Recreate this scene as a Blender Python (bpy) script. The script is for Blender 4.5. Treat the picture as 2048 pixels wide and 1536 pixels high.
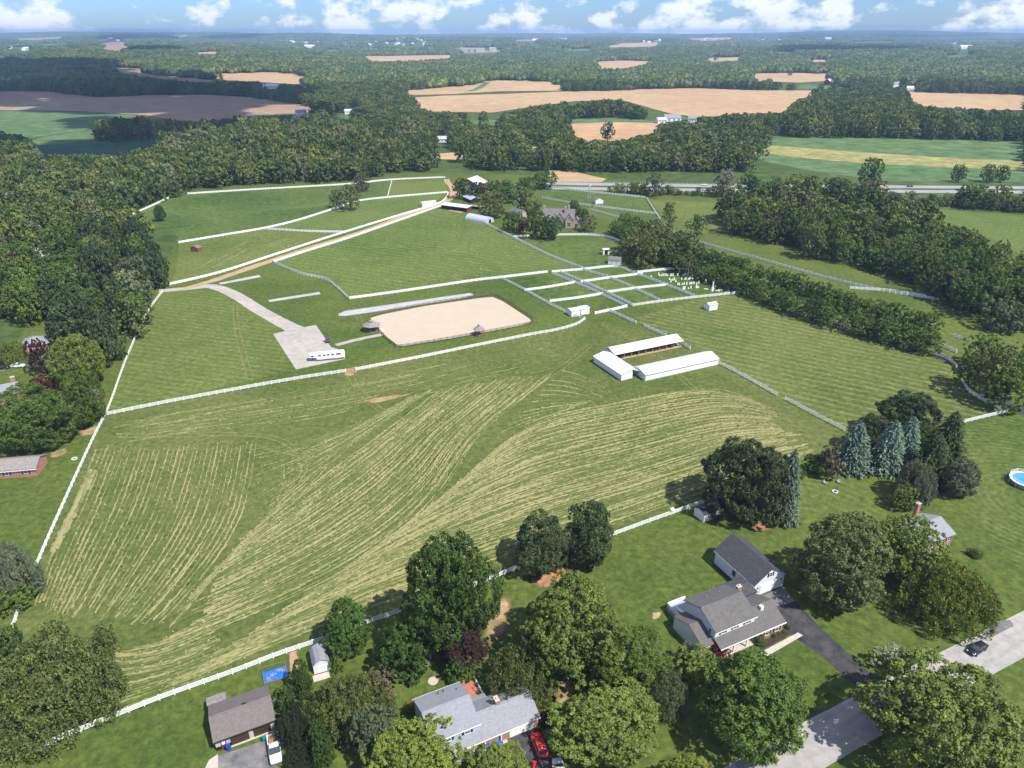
import bpy, math, random
import numpy as np
from mathutils import Vector, Matrix
from mathutils.geometry import delaunay_2d_cdt

for _o in list(bpy.data.objects):
    bpy.data.objects.remove(_o)
SC = bpy.context.scene
COL = SC.collection
R = math.radians

# ------------------------------------------------------------------ camera, sky, sun, exposure
CAM_H = 106.0
FPX = 1420.0
PITCH = R(26.4)
cam_d = bpy.data.cameras.new('camera')
cam_d.sensor_fit = 'HORIZONTAL'
cam_d.sensor_width = 36.0
cam_d.lens = FPX / 2048 * 36.0
cam_d.clip_start = 1.0
cam_d.clip_end = 60000
cam = bpy.data.objects.new('camera', cam_d)
cam.location = (0, 0, CAM_H)
cam.rotation_euler = (math.pi / 2 - PITCH, 0, 0)
COL.objects.link(cam)
SC.camera = cam

SUN_EL = R(54)
SUN_AZ = math.atan2(0.80, -0.60)          # clockwise from +Y
SUN_DIR = Vector((math.sin(SUN_AZ) * math.cos(SUN_EL), math.cos(SUN_AZ) * math.cos(SUN_EL), math.sin(SUN_EL)))
sun_d = bpy.data.lights.new('sun', 'SUN')
sun_d.energy = 5.0
sun_d.angle = R(0.53)
sun_d.color = (1.0, 0.95, 0.87)
sun = bpy.data.objects.new('sun', sun_d)
sun.rotation_euler = (-SUN_DIR).to_track_quat('-Z', 'Y').to_euler()
sun.location = (0, 0, 300)
COL.objects.link(sun)

world = bpy.data.worlds.new('World')
SC.world = world
world.use_nodes = True
wn, wl = world.node_tree.nodes, world.node_tree.links
for n in list(wn):
    wn.remove(n)
w_out = wn.new('ShaderNodeOutputWorld')
w_bg = wn.new('ShaderNodeBackground')
w_bg.inputs['Strength'].default_value = 0.115
w_sky = wn.new('ShaderNodeTexSky')
w_sky.sky_type = 'NISHITA'
w_sky.sun_disc = False
w_sky.sun_elevation = SUN_EL
w_sky.sun_rotation = SUN_AZ
w_sky.altitude = 200
w_sky.air_density = 1.0
w_sky.dust_density = 0.4
w_sky.ozone_density = 2.5
# cumulus clouds spread evenly over the whole sky
w_tc = wn.new('ShaderNodeTexCoord')
w_map = wn.new('ShaderNodeMapping')
w_map.inputs['Scale'].default_value = (1, 1, 1.7)
w_map.inputs['Location'].default_value = (0.37, 0.0, 0.115)
w_n1 = wn.new('ShaderNodeTexNoise')
w_n1.inputs['Scale'].default_value = 25.0
w_n1.inputs['Detail'].default_value = 9
w_n1.inputs['Roughness'].default_value = 0.56
w_r1 = wn.new('ShaderNodeMapRange')
w_r1.inputs['From Min'].default_value = 0.485
w_r1.inputs['From Max'].default_value = 0.61
w_n2 = wn.new('ShaderNodeTexNoise')
w_n2.inputs['Scale'].default_value = 30.0
w_n2.inputs['Detail'].default_value = 6
w_ccol = wn.new('ShaderNodeMix')
w_ccol.data_type = 'RGBA'
w_ccol.inputs['A'].default_value = (5.4, 6.0, 7.1, 1)
w_ccol.inputs['B'].default_value = (7.2, 7.4, 7.8, 1)
w_mul = wn.new('ShaderNodeMath')
w_mul.operation = 'MULTIPLY'
w_mul.inputs[1].default_value = 0.95
w_mix = wn.new('ShaderNodeMix')
w_mix.data_type = 'RGBA'
w_tint = wn.new('ShaderNodeMix')
w_tint.data_type = 'RGBA'
w_tint.blend_type = 'MULTIPLY'
w_tint.inputs['Factor'].default_value = 1.0
w_tint.inputs['B'].default_value = (0.42, 0.62, 1.04, 1)
wl.new(w_tc.outputs['Generated'], w_map.inputs['Vector'])
wl.new(w_map.outputs['Vector'], w_n1.inputs['Vector'])
wl.new(w_map.outputs['Vector'], w_n2.inputs['Vector'])
w_n3 = wn.new('ShaderNodeTexNoise')
w_n3.inputs['Scale'].default_value = 8.0
w_n3.inputs['Detail'].default_value = 3
w_add = wn.new('ShaderNodeMath')
w_add.operation = 'MULTIPLY_ADD'
w_add.inputs[1].default_value = 0.55
w_sub = wn.new('ShaderNodeMath')
w_sub.operation = 'SUBTRACT'
w_sub.inputs[1].default_value = 0.26
wl.new(w_map.outputs['Vector'], w_n3.inputs['Vector'])
wl.new(w_n3.outputs['Fac'], w_add.inputs[0])
wl.new(w_n1.outputs['Fac'], w_add.inputs[2])
wl.new(w_add.outputs[0], w_sub.inputs[0])
wl.new(w_sub.outputs[0], w_r1.inputs['Value'])
wl.new(w_n2.outputs['Fac'], w_ccol.inputs['Factor'])
wl.new(w_r1.outputs['Result'], w_mul.inputs[0])
wl.new(w_mul.outputs[0], w_mix.inputs['Factor'])
wl.new(w_sky.outputs['Color'], w_tint.inputs['A'])
wl.new(w_tint.outputs['Result'], w_mix.inputs['A'])
wl.new(w_ccol.outputs['Result'], w_mix.inputs['B'])
wl.new(w_mix.outputs['Result'], w_bg.inputs['Color'])
wl.new(w_bg.outputs['Background'], w_out.inputs['Surface'])

SC.view_settings.view_transform = 'Standard'
SC.view_settings.look = 'None'
SC.view_settings.gamma = 1.0
SC.view_settings.exposure = 0.46
SC.view_settings.use_curve_mapping = False
SC.render.engine = 'CYCLES'
SC.cycles.max_bounces = 6
SC.cycles.diffuse_bounces = 3
SC.cycles.glossy_bounces = 2
SC.cycles.transmission_bounces = 3
SC.cycles.transparent_max_bounces = 6
SC.cycles.volume_bounces = 0
SC.cycles.use_denoising = True
SC.cycles.denoiser = 'OPENIMAGEDENOISE'
SC.cycles.use_adaptive_sampling = False

# ------------------------------------------------------------------ from picture position to place on the ground
_cp, _sp = math.cos(PITCH), math.sin(PITCH)


def smooth(a, b, x):
    t = np.clip((np.asarray(x, float) - a) / (b - a), 0, 1)
    return t * t * (3 - 2 * t)


def terrain(x, y):
    x = np.asarray(x, float)
    y = np.asarray(y, float)
    n = np.sin(x / 900 + 1.3) * np.cos(y / 1100 + .5) + .6 * np.sin(x / 430 + y / 700) + .4 * np.sin(x / 1700 - y / 1300 + 2)
    h = smooth(1500, 3600, y) * (20 + 16 * n)
    m = np.sin(x / 2300 + y / 3100 + .7) + .5 * np.sin(x / 1100 - y / 2100 + 2.1)
    h = h + smooth(5500, 12500, y) * (30 + 16 * m)
    return np.maximum(h, 0)


def at(u, v, z=0.0):
    dx, dy = (u - 1024) / FPX, (768 - v) / FPX
    d = (dx, _cp + dy * _sp, -_sp + dy * _cp)
    t = (z - CAM_H) / d[2] if d[2] < -1e-6 else 1e9
    if d[1] * t < 1450:
        return Vector((d[0] * t, d[1] * t, z))
    t = 1400.0
    for _ in range(900):
        if CAM_H + d[2] * t <= float(terrain(d[0] * t, d[1] * t)) + z:
            break
        t *= 1.004
        if t > 15500:
            break
    return Vector((d[0] * t, d[1] * t, float(terrain(d[0] * t, d[1] * t)) + z))


def to_px(x, y, z):
    w = y * _cp - (z - CAM_H) * _sp
    return 1024 + FPX * x / w, 768 - FPX * (y * _sp + (z - CAM_H) * _cp) / w


def inside(u, v, poly):
    u = np.asarray(u, float)
    v = np.asarray(v, float)
    r = np.zeros(u.shape, bool)
    n = len(poly)
    for i in range(n):
        x1, y1 = poly[i]
        x2, y2 = poly[(i + 1) % n]
        if y1 == y2:
            continue
        c = ((y1 > v) != (y2 > v)) & (u < (x2 - x1) * (v - y1) / (y2 - y1) + x1)
        r ^= c
    return r


def spline(pts, n=8):
    out = []
    m = len(pts)
    for i in range(m - 1):
        p0 = pts[max(i - 1, 0)]
        p1, p2 = pts[i], pts[i + 1]
        p3 = pts[min(i + 2, m - 1)]
        for k in range(n):
            t = k / n
            out.append(tuple(.5 * (2 * p1[j] + (-p0[j] + p2[j]) * t + (2 * p0[j] - 5 * p1[j] + 4 * p2[j] - p3[j]) * t * t
                                   + (-p0[j] + 3 * p1[j] - 3 * p2[j] + p3[j]) * t ** 3) for j in range(len(p1))))
    out.append(tuple(pts[-1]))
    return out


# ------------------------------------------------------------------ objects
def link(o, parent=None):
    COL.objects.link(o)
    if parent is not None:
        o.parent = parent
    return o


def tag(o, label=None, cat=None, group=None, kind=None):
    if label:
        o['label'] = label
    if cat:
        o['category'] = cat
    if group:
        o['group'] = group
    if kind:
        o['kind'] = kind
    return o


def thing(name, loc, rz=0.0, label=None, cat=None, group=None):
    o = bpy.data.objects.new(name, None)
    o.empty_display_size = .3
    o.location = loc
    o.rotation_euler = (0, 0, rz)
    link(o)
    return tag(o, label, cat, group)


def np_mesh(name, V, F, mat=None, smooth_=False, attr=None):
    me = bpy.data.meshes.new(name)
    V = np.asarray(V, np.float32)
    k = F.shape[1]
    me.vertices.add(len(V))
    me.vertices.foreach_set('co', V.ravel())
    me.loops.add(F.size)
    me.loops.foreach_set('vertex_index', F.ravel().astype(np.int32))
    me.polygons.add(len(F))
    me.polygons.foreach_set('loop_start', (np.arange(len(F)) * k).astype(np.int32))
    me.polygons.foreach_set('loop_total', np.full(len(F), k, np.int32))
    if smooth_:
        me.polygons.foreach_set('use_smooth', np.ones(len(F), bool))
    me.update(calc_edges=True)
    if attr is not None:
        a = me.attributes.new('var', 'FLOAT', 'POINT')
        a.data.foreach_set('value', np.asarray(attr, np.float32))
    if mat:
        me.materials.append(mat)
    return me


class MB:
    def __init__(self):
        self.v, self.f = [], []

    def add(self, vs, fs):
        b = len(self.v)
        self.v += [tuple(p) for p in vs]
        self.f += [tuple(i + b for i in f) for f in fs]
        return self

    def box(self, x0, x1, y0, y1, z0, z1):
        vs = [(x, y, z) for z in (z0, z1) for x, y in ((x0, y0), (x1, y0), (x1, y1), (x0, y1))]
        return self.add(vs, [(3, 2, 1, 0), (4, 5, 6, 7), (0, 1, 5, 4), (1, 2, 6, 5), (2, 3, 7, 6), (3, 0, 4, 7)])

    def prism(self, poly, z0, z1):
        n = len(poly)
        vs = [(x, y, z0) for x, y in poly] + [(x, y, z1) for x, y in poly]
        fs = [tuple(range(n))[::-1], tuple(range(n, 2 * n))] + [(i, (i + 1) % n, n + (i + 1) % n, n + i) for i in range(n)]
        return self.add(vs, fs)

    def extr(self, prof, a0, a1, axis='x'):
        """profile in (across, z), pushed along axis"""
        n = len(prof)
        mk = (lambda a, p: (a, p[0], p[1])) if axis == 'x' else (lambda a, p: (p[0], a, p[1]))
        vs = [mk(a0, p) for p in prof] + [mk(a1, p) for p in prof]
        fs = [tuple(range(n)), tuple(range(n, 2 * n))[::-1]] + [(i, n + i, n + (i + 1) % n, (i + 1) % n) for i in range(n)]
        return self.add(vs, fs)

    def cyl(self, p0, p1, r0, r1=None, n=8, cap=True):
        r1 = r0 if r1 is None else r1
        p0, p1 = Vector(p0), Vector(p1)
        d = (p1 - p0).normalized()
        a = d.orthogonal().normalized()
        b = d.cross(a)
        vs = []
        for p, r in ((p0, r0), (p1, r1)):
            for i in range(n):
                t = 2 * math.pi * i / n
                vs.append(p + a * (r * math.cos(t)) + b * (r * math.sin(t)))
        fs = [(i, (i + 1) % n, n + (i + 1) % n, n + i) for i in range(n)]
        if cap:
            fs += [tuple(range(n))[::-1], tuple(range(n, 2 * n))]
        return self.add(vs, fs)

    def lathe(self, prof, n=12, c=(0, 0), cap=True):
        vs, fs = [], []
        m = len(prof)
        for r, z in prof:
            for i in range(n):
                t = 2 * math.pi * (i + .5) / n
                vs.append((c[0] + r * math.cos(t), c[1] + r * math.sin(t), z))
        for j in range(m - 1):
            for i in range(n):
                fs.append((j * n + i, j * n + (i + 1) % n, (j + 1) * n + (i + 1) % n, (j + 1) * n + i))
        if cap:
            fs.append(tuple(range(n))[::-1])
            fs.append(tuple(range((m - 1) * n, m * n)))
        return self.add(vs, fs)

    def roof(self, x0, x1, y0, y1, ze, zr, axis='x', ov=.35, th=.16, ym=None, ovg=None):
        """gable roof slab, eaves at ze over the walls y0..y1, ridge at zr"""
        if axis == 'y':
            a0, a1, b0, b1 = y0, y1, x0, x1
        else:
            a0, a1, b0, b1 = x0, x1, y0, y1
        m = (b0 + b1) / 2 if ym is None else ym
        s0, s1 = (zr - ze) / (m - b0), (zr - ze) / (b1 - m)
        og = ov if ovg is None else ovg
        top = [(b0 - ov, ze - ov * s0 + th), (m, zr + th), (b1 + ov, ze - ov * s1 + th)]
        bot = [(p[0], p[1] - th) for p in top]
        prof = bot + top[::-1]
        mk = (lambda a, p: (a, p[0], p[1])) if axis == 'x' else (lambda a, p: (p[0], a, p[1]))
        vs = [mk(a0 - og, p) for p in prof] + [mk(a1 + og, p) for p in prof]
        fs = [(i, 6 + i, 6 + (i + 1) % 6, (i + 1) % 6) for i in range(6)] + [(0, 1, 4, 5), (1, 2, 3, 4), (11, 10, 7, 6), (10, 9, 8, 7)]
        return self.add(vs, fs)

    def gable(self, x0, x1, y0, y1, ze, zr, axis='x', z0=0.0, ym=None):
        """walls with gable ends, closed"""
        if axis == 'y':
            a0, a1, b0, b1 = y0, y1, x0, x1
        else:
            a0, a1, b0, b1 = x0, x1, y0, y1
        m = (b0 + b1) / 2 if ym is None else ym
        return self.extr([(b0, z0), (b1, z0), (b1, ze), (m, zr), (b0, ze)], a0, a1, axis)

    def obj(self, name, mat, parent=None, smooth_=False, loc=None, rz=None):
        me = bpy.data.meshes.new(name)
        me.from_pydata(self.v, [], self.f)
        if smooth_:
            me.polygons.foreach_set('use_smooth', np.ones(len(me.polygons), bool))
        me.materials.append(mat)
        o = bpy.data.objects.new(name, me)
        if loc is not None:
            o.location = loc
        if rz is not None:
            o.rotation_euler = (0, 0, rz)
        return link(o, parent)


def dup(root, loc=None, rz=None, **kw):
    r = root.copy()
    link(r)
    if loc is not None:
        r.location = loc
    if rz is not None:
        r.rotation_euler = (0, 0, rz)
    for ch in list(root.children):
        c = ch.copy()
        link(c, r)
        for g in list(ch.children):
            link(g.copy(), c)
    tag(r, **kw)
    return r


# ------------------------------------------------------------------ materials
def nodes_of(name):
    m = bpy.data.materials.new(name)
    m.use_nodes = True
    nt = m.node_tree
    for n in list(nt.nodes):
        nt.nodes.remove(n)
    out = nt.nodes.new('ShaderNodeOutputMaterial')
    b = nt.nodes.new('ShaderNodeBsdfPrincipled')
    nt.links.new(b.outputs[0], out.inputs['Surface'])
    return m, nt, b, out


def N(nt, typ, **kw):
    n = nt.nodes.new(typ)
    for k, v in kw.items():
        if k in n.inputs.keys():
            n.inputs[k].default_value = v
        else:
            setattr(n, k, v)
    return n


def mixc(nt, fac, a, b, blend='MIX'):
    n = nt.nodes.new('ShaderNodeMix')
    n.data_type = 'RGBA'
    n.blend_type = blend
    for key, val in (('Factor', fac), ('A', a), ('B', b)):
        if hasattr(val, 'links'):
            nt.links.new(val, n.inputs[key])
        elif key == 'Factor':
            n.inputs[key].default_value = val
        else:
            n.inputs[key].default_value = (*val, 1)
    return n.outputs['Result']


def rng(nt, val, a, b, c=0.0, d=1.0):
    n = nt.nodes.new('ShaderNodeMapRange')
    nt.links.new(val, n.inputs['Value'])
    n.inputs['From Min'].default_value = a
    n.inputs['From Max'].default_value = b
    n.inputs['To Min'].default_value = c
    n.inputs['To Max'].default_value = d
    return n.outputs['Result']


def math_(nt, op, a, b=None):
    n = nt.nodes.new('ShaderNodeMath')
    n.operation = op
    for i, v in enumerate((a, b)):
        if v is None:
            continue
        if hasattr(v, 'links'):
            nt.links.new(v, n.inputs[i])
        else:
            n.inputs[i].default_value = v
    return n.outputs[0]


def noise(nt, vec, scale, detail=4, rough=.55, dist=0.0):
    n = N(nt, 'ShaderNodeTexNoise', Scale=scale, Detail=detail, Roughness=rough, Distortion=dist)
    nt.links.new(vec, n.inputs['Vector'])
    return n.outputs['Fac']


def plain(name, c, rough=.6, c2=None, scale=2.0, spec=.3, metal=0.0, bump=0.0, stretch=None):
    """paint, roofing, stone: a base colour with blotches of a second one and a little relief"""
    m, nt, b, out = nodes_of(name)
    b.inputs['Roughness'].default_value = rough
    b.inputs['Specular IOR Level'].default_value = spec
    b.inputs['Metallic'].default_value = metal
    tc = N(nt, 'ShaderNodeTexCoord')
    vec = tc.outputs['Object']
    if stretch:
        mp = N(nt, 'ShaderNodeMapping', Scale=stretch)
        nt.links.new(vec, mp.inputs['Vector'])
        vec = mp.outputs['Vector']
    if c2 is None:
        c2 = tuple(x * .82 for x in c)
    f = noise(nt, vec, scale, 6, .62)
    nt.links.new(mixc(nt, rng(nt, f, .36, .66), c, c2), b.inputs['Base Color'])
    if bump:
        bp = N(nt, 'ShaderNodeBump', Strength=bump, Distance=.05)
        nt.links.new(noise(nt, vec, scale * 6, 4), bp.inputs['Height'])
        nt.links.new(bp.outputs['Normal'], b.inputs['Normal'])
    return m


def grass(name, c1, c2, c3, stripe=None, ring=None, amt=.5, dry=.5, big=.018, fine=1.6, rough_=.85):
    """mown grass: two greens in large drifts, dry flecks, optional mowing stripes (angle, period) or rings (x, y, period)"""
    m, nt, b, out = nodes_of(name)
    b.inputs['Roughness'].default_value = .9
    b.inputs['Specular IOR Level'].default_value = .08
    geo = N(nt, 'ShaderNodeNewGeometry')
    pos = geo.outputs['Position']
    nb = noise(nt, pos, big, 5, .6, .6)
    nm = noise(nt, pos, .16, 5, .65)
    nf = noise(nt, pos, fine, 4, .7)
    nx = noise(nt, pos, fine * 4.5, 3, .7)
    col = mixc(nt, rng(nt, nb, .36, .64), c1, c2)
    col = mixc(nt, rng(nt, nm, .40, .72, 0, .55), col, c2)
    if stripe or ring:
        if stripe:
            mp = N(nt, 'ShaderNodeMapping', Rotation=(0, 0, -R(stripe[0])))
            nt.links.new(pos, mp.inputs['Vector'])
            wv = N(nt, 'ShaderNodeTexWave', wave_type='BANDS', bands_direction='Y', wave_profile='SIN', Scale=1 / stripe[1] * .314 * 1.0, Distortion=2.2, Detail=3)
            wv.inputs['Detail Scale'].default_value = .5
        else:
            mp = N(nt, 'ShaderNodeMapping', Location=(-ring[0], -ring[1], 0))
            nt.links.new(pos, mp.inputs['Vector'])
            wv = N(nt, 'ShaderNodeTexWave', wave_type='RINGS', rings_direction='Z', wave_profile='SIN', Scale=1 / ring[2] * .314, Distortion=3.0, Detail=2)
            wv.inputs['Detail Scale'].default_value = .3
        nt.links.new(mp.outputs['Vector'], wv.inputs['Vector'])
        k = math_(nt, 'MULTIPLY', rng(nt, wv.outputs['Fac'], .45, .95), rng(nt, nm, .3, .65, .15, 1.0))
        k = math_(nt, 'MULTIPLY', k, rng(nt, nf, .35, .6, .4, 1.0))
        col = mixc(nt, math_(nt, 'MULTIPLY', k, amt), col, c3)
    nq = noise(nt, pos, fine * .42, 3, .6)
    col = mixc(nt, rough_, col, mixc(nt, rng(nt, nq, .33, .66), (.70, .76, .76), (1.16, 1.12, 1.08)), 'MULTIPLY')
    dryf = math_(nt, 'MULTIPLY', rng(nt, nf, .56, .78), rng(nt, nb, .4, .7, .1, 1.0))
    col = mixc(nt, math_(nt, 'MULTIPLY', dryf, dry), col, c3)
    ng_ = noise(nt, pos, fine * .35, 9, .80)
    dk = mixc(nt, rng(nt, ng_, .34, .66), (.44, .48, .50), (1.42, 1.32, 1.28))
    col = mixc(nt, rough_, col, dk, 'MULTIPLY')
    nt.links.new(col, b.inputs['Base Color'])
    bp = N(nt, 'ShaderNodeBump', Strength=.5, Distance=.12)
    nt.links.new(ng_, bp.inputs['Height'])
    nt.links.new(bp.outputs['Normal'], b.inputs['Normal'])
    return m


def leaf_mat(name, ramp=None, trans=.3):
    """leaves; colour from the object colour, or from a ramp picked at random for each tree of a wood"""
    m, nt, b, out = nodes_of(name)
    oi = N(nt, 'ShaderNodeObjectInfo')
    at_ = N(nt, 'ShaderNodeAttribute', attribute_name='var')
    if ramp:
        cr = N(nt, 'ShaderNodeValToRGB')
        els = cr.color_ramp.elements
        while len(els) < len(ramp):
            els.new(.5)
        for i, c in enumerate(ramp):
            els[i].position = i / (len(ramp) - 1)
            els[i].color = (*c, 1)
        nt.links.new(oi.outputs['Random'], cr.inputs['Fac'])
        base = cr.outputs['Color']
    else:
        base = oi.outputs['Color']
    v = at_.outputs['Fac']
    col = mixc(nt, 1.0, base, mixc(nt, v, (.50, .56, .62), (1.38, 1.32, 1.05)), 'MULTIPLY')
    nt.links.new(col, b.inputs['Base Color'])
    b.inputs['Roughness'].default_value = .55
    b.inputs['Specular IOR Level'].default_value = .25
    tr = N(nt, 'ShaderNodeBsdfTranslucent')
    nt.links.new(mixc(nt, 1.0, col, (1.15, 1.25, .6), 'MULTIPLY'), tr.inputs['Color'])
    mx = N(nt, 'ShaderNodeMixShader')
    mx.inputs[0].default_value = trans
    nt.links.new(b.outputs[0], mx.inputs[1])
    nt.links.new(tr.outputs[0], mx.inputs[2])
    nt.links.new(mx.outputs[0], out.inputs['Surface'])
    return m


def brick_mat(name, c1, c2, mortar, scale=1.0, w=.22, h=.075):
    m, nt, b, out = nodes_of(name)
    tc = N(nt, 'ShaderNodeTexCoord')
    geo = N(nt, 'ShaderNodeNewGeometry')
    sx = N(nt, 'ShaderNodeSeparateXYZ')
    nt.links.new(tc.outputs['Object'], sx.inputs[0])
    cb = N(nt, 'ShaderNodeCombineXYZ')
    nt.links.new(math_(nt, 'ADD', sx.outputs[0], sx.outputs[1]), cb.inputs[0])
    nt.links.new(sx.outputs[2], cb.inputs[1])
    br = N(nt, 'ShaderNodeTexBrick', Scale=1.0, Color1=(*c1, 1), Color2=(*c2, 1), Mortar=(*mortar, 1))
    br.inputs['Brick Width'].default_value = w * scale
    br.inputs['Row Height'].default_value = h * scale
    br.inputs['Mortar Size'].default_value = .008 * scale
    nt.links.new(cb.outputs[0], br.inputs['Vector'])
    n2 = noise(nt, tc.outputs['Object'], 1.3, 5)
    nt.links.new(mixc(nt, rng(nt, n2, .35, .7, 0, .5), br.outputs['Color'], tuple(x * .6 for x in c1)), b.inputs['Base Color'])
    b.inputs['Roughness'].default_value = .85
    return m


def lined(name, c, line, period=.15, axis='Z', rough=.5, c2=None, mott=.3):
    """siding, shingle courses or sheet ribs: thin lines across the surface"""
    m, nt, b, out = nodes_of(name)
    tc = N(nt, 'ShaderNodeTexCoord')
    wv = N(nt, 'ShaderNodeTexWave', wave_type='BANDS', bands_direction=axis, wave_profile='SAW', Scale=.314 / period)
    nt.links.new(tc.outputs['Object'], wv.inputs['Vector'])
    f = noise(nt, tc.outputs['Object'], 1.1, 6, .65)
    f2 = noise(nt, tc.outputs['Object'], 2.6, 6, .8)
    base = mixc(nt, rng(nt, f, .35, .68), c, c2 or tuple(x * .86 for x in c))
    base = mixc(nt, rng(nt, f2, .40, .66, 0, mott), base, line)
    nt.links.new(mixc(nt, rng(nt, wv.outputs['Fac'], .0, .22, .7, 0), base, line), b.inputs['Base Color'])
    b.inputs['Roughness'].default_value = rough
    bp = N(nt, 'ShaderNodeBump', Strength=.4, Distance=.03)
    nt.links.new(wv.outputs['Fac'], bp.inputs['Height'])
    nt.links.new(bp.outputs['Normal'], b.inputs['Normal'])
    return m


M = {}
M['white'] = plain('white_paint', (.80, .80, .79), .45, (.70, .70, .68), 1.5)
M['vinyl'] = plain('white_vinyl', (.88, .88, .88), .4, (.82, .82, .81), 2.0)
M['siding'] = lined('white_siding', (.80, .83, .87), (.60, .64, .70), .13)
M['bluesiding'] = lined('pale_blue_siding', (.46, .58, .72), (.30, .40, .54), .13)
M['metalroof'] = lined('white_metal_roof', (.74, .74, .74), (.52, .53, .55), .9, 'X', .35, mott=.12)
M['greymetal'] = lined('grey_metal_roof', (.50, .54, .60), (.36, .39, .44), .6, 'X', .35)
M['charcoal'] = lined('charcoal_shingles', (.055, .057, .068), (.03, .031, .038), .3, 'Y', .8, (.085, .085, .095), mott=.85)
M['greyshingle'] = lined('grey_shingles', (.15, .145, .14), (.075, .073, .072), .3, 'Y', .85, (.11, .098, .09), mott=.85)
M['paleshingle'] = lined('pale_grey_shingles', (.29, .30, .33), (.18, .19, .21), .3, 'Y', .85, (.24, .25, .28), mott=.85)
M['brownshingle'] = lined('brown_grey_shingles', (.19, .16, .15), (.11, .093, .088), .3, 'Y', .85, (.14, .125, .12), mott=.85)
M['slate'] = lined('old_slate', (.22, .20, .20), (.11, .10, .10), .35, 'Y', .8, (.15, .14, .145), mott=.85)
M['weathered'] = plain('weathered_shingle', (.30, .27, .25), .9, (.18, .16, .15), 2.2)
M['blackroof'] = plain('black_roofing', (.022, .023, .028), .6, (.035, .036, .042), 2)
M['brick'] = brick_mat('red_brick', (.42, .15, .095), (.34, .12, .08), (.42, .36, .32))
M['stonewall'] = brick_mat('fieldstone', (.46, .36, .30), (.34, .26, .23), (.50, .44, .38), 1, .5, .28)
M['redwood'] = plain('red_boards', (.33, .06, .045), .7, (.22, .04, .035), 3)
M['darkred'] = plain('dark_red_paint', (.24, .03, .03), .6, (.16, .02, .02), 3)
M['trim'] = plain('white_trim', (.78, .79, .80), .5, (.70, .71, .72), 3)
M['glass'] = plain('window_glass', (.03, .04, .05), .08, (.06, .075, .09), .6, .6)
M['shutter'] = plain('black_shutter', (.015, .016, .02), .5)
M['greenwin'] = plain('green_shutter', (.02, .06, .055), .5)
M['dark'] = plain('dark_interior', (.02, .018, .022), .9)
M['concrete'] = plain('concrete', (.50, .45, .38), .9, (.42, .37, .31), 1.2)
M['tan'] = plain('tan_panel', (.48, .45, .38), .8)
M['browndoor'] = lined('brown_garage_door', (.06, .035, .022), (.03, .018, .012), .3, 'Z', .5)
M['wood'] = plain('weathered_wood', (.20, .14, .105), .9, (.13, .09, .07), 4, stretch=(1, 1, .2))
M['palewood'] = plain('bare_wood', (.42, .31, .20), .85, (.32, .23, .15), 4)
M['bark'] = plain('bark', (.095, .075, .06), .95, (.055, .045, .036), 5, bump=.5)
M['deadwood'] = plain('dead_wood', (.36, .31, .27), .9, (.25, .21, .18), 5)
M['rubber'] = plain('tyre_rubber', (.015, .015, .016), .85)
M['rim'] = plain('wheel_rim', (.45, .46, .48), .35, metal=.7)
M['carred'] = plain('red_car_paint', (.62, .035, .02), .18, (.58, .03, .018), 1, .6)
M['carwhite'] = plain('white_car_paint', (.78, .79, .80), .2, (.74, .75, .77), 1, .6)
M['carblack'] = plain('dark_car_paint', (.014, .017, .028), .15, (.012, .014, .022), 1, .7)
M['carblue'] = plain('blue_car_paint', (.02, .07, .18), .3, spec=.5)
M['lamp_glass'] = plain('lamp_glass', (.7, .7, .68), .1)
M['redlamp'] = plain('red_lamp', (.45, .01, .01), .2)
M['bluetarp'] = plain('blue_tarp', (.015, .17, .62), .45, (.02, .12, .48), 3, bump=.6)
M['bluebin'] = plain('blue_plastic', (.012, .06, .50), .4)
M['leaflitter'] = plain('leaf_litter', (.42, .30, .20), .95, (.28, .17, .10), 4)
M['patio'] = brick_mat('red_patio_brick', (.46, .17, .10), (.38, .14, .085), (.40, .30, .25))
M['stone'] = plain('marble_headstone', (.74, .73, .70), .7, (.60, .59, .56), 3)
M['galv'] = plain('galvanised_steel', (.52, .54, .56), .4, (.44, .46, .48), 3, metal=.4)
M['pole'] = plain('utility_pole_wood', (.20, .13, .10), .9)
M['rail_brown'] = plain('brown_rail', (.17, .12, .10), .85, (.12, .085, .07), 3)
M['poolwater'] = plain('pool_water', (.04, .26, .46), .05, (.06, .32, .52), .8, .6)
M['deckgrey'] = plain('grey_deck', (.34, .37, .42), .7)
M['teal'] = plain('teal_plastic', (.01, .20, .24), .5)
M['redplastic'] = plain('red_plastic', (.60, .02, .02), .4)
M['hedge_core'] = plain('twig_core', (.04, .05, .02), .95)
LEAF = leaf_mat('leaves')

# ------------------------------------------------------------------ ground
G_LAWN = grass('lawn_grass', (.062, .104, .020), (.112, .150, .034), (.25, .23, .095), amt=.2, dry=.5)
G_LAWN2 = grass('mown_lawn_rings', (.062, .106, .022), (.108, .150, .036), (.24, .25, .10), ring=(133, 146, 1.9), amt=.4, dry=.35)
G_LAWN3 = grass('mown_lawn_swirls', (.064, .106, .022), (.112, .152, .036), (.24, .24, .10), ring=(72, 138, 2.4), amt=.35, dry=.4)
G_HAY = grass('hay_stubble', (.075, .110, .026), (.130, .152, .046), (.30, .265, .13), dry=.75)
G_PAD1 = grass('paddock_sward', (.076, .122, .025), (.128, .168, .042), (.26, .265, .10), stripe=(-16, 3.2), amt=.5, dry=.5)
G_PAD2 = grass('upper_paddock_sward', (.072, .126, .026), (.120, .170, .042), (.23, .26, .095), stripe=(-24, 4.6), amt=.55, dry=.4)
G_PAD3 = grass('right_paddock_sward', (.076, .116, .026), (.130, .160, .044), (.29, .275, .13), stripe=(-32, 3.8), amt=.6, dry=.6)
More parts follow.
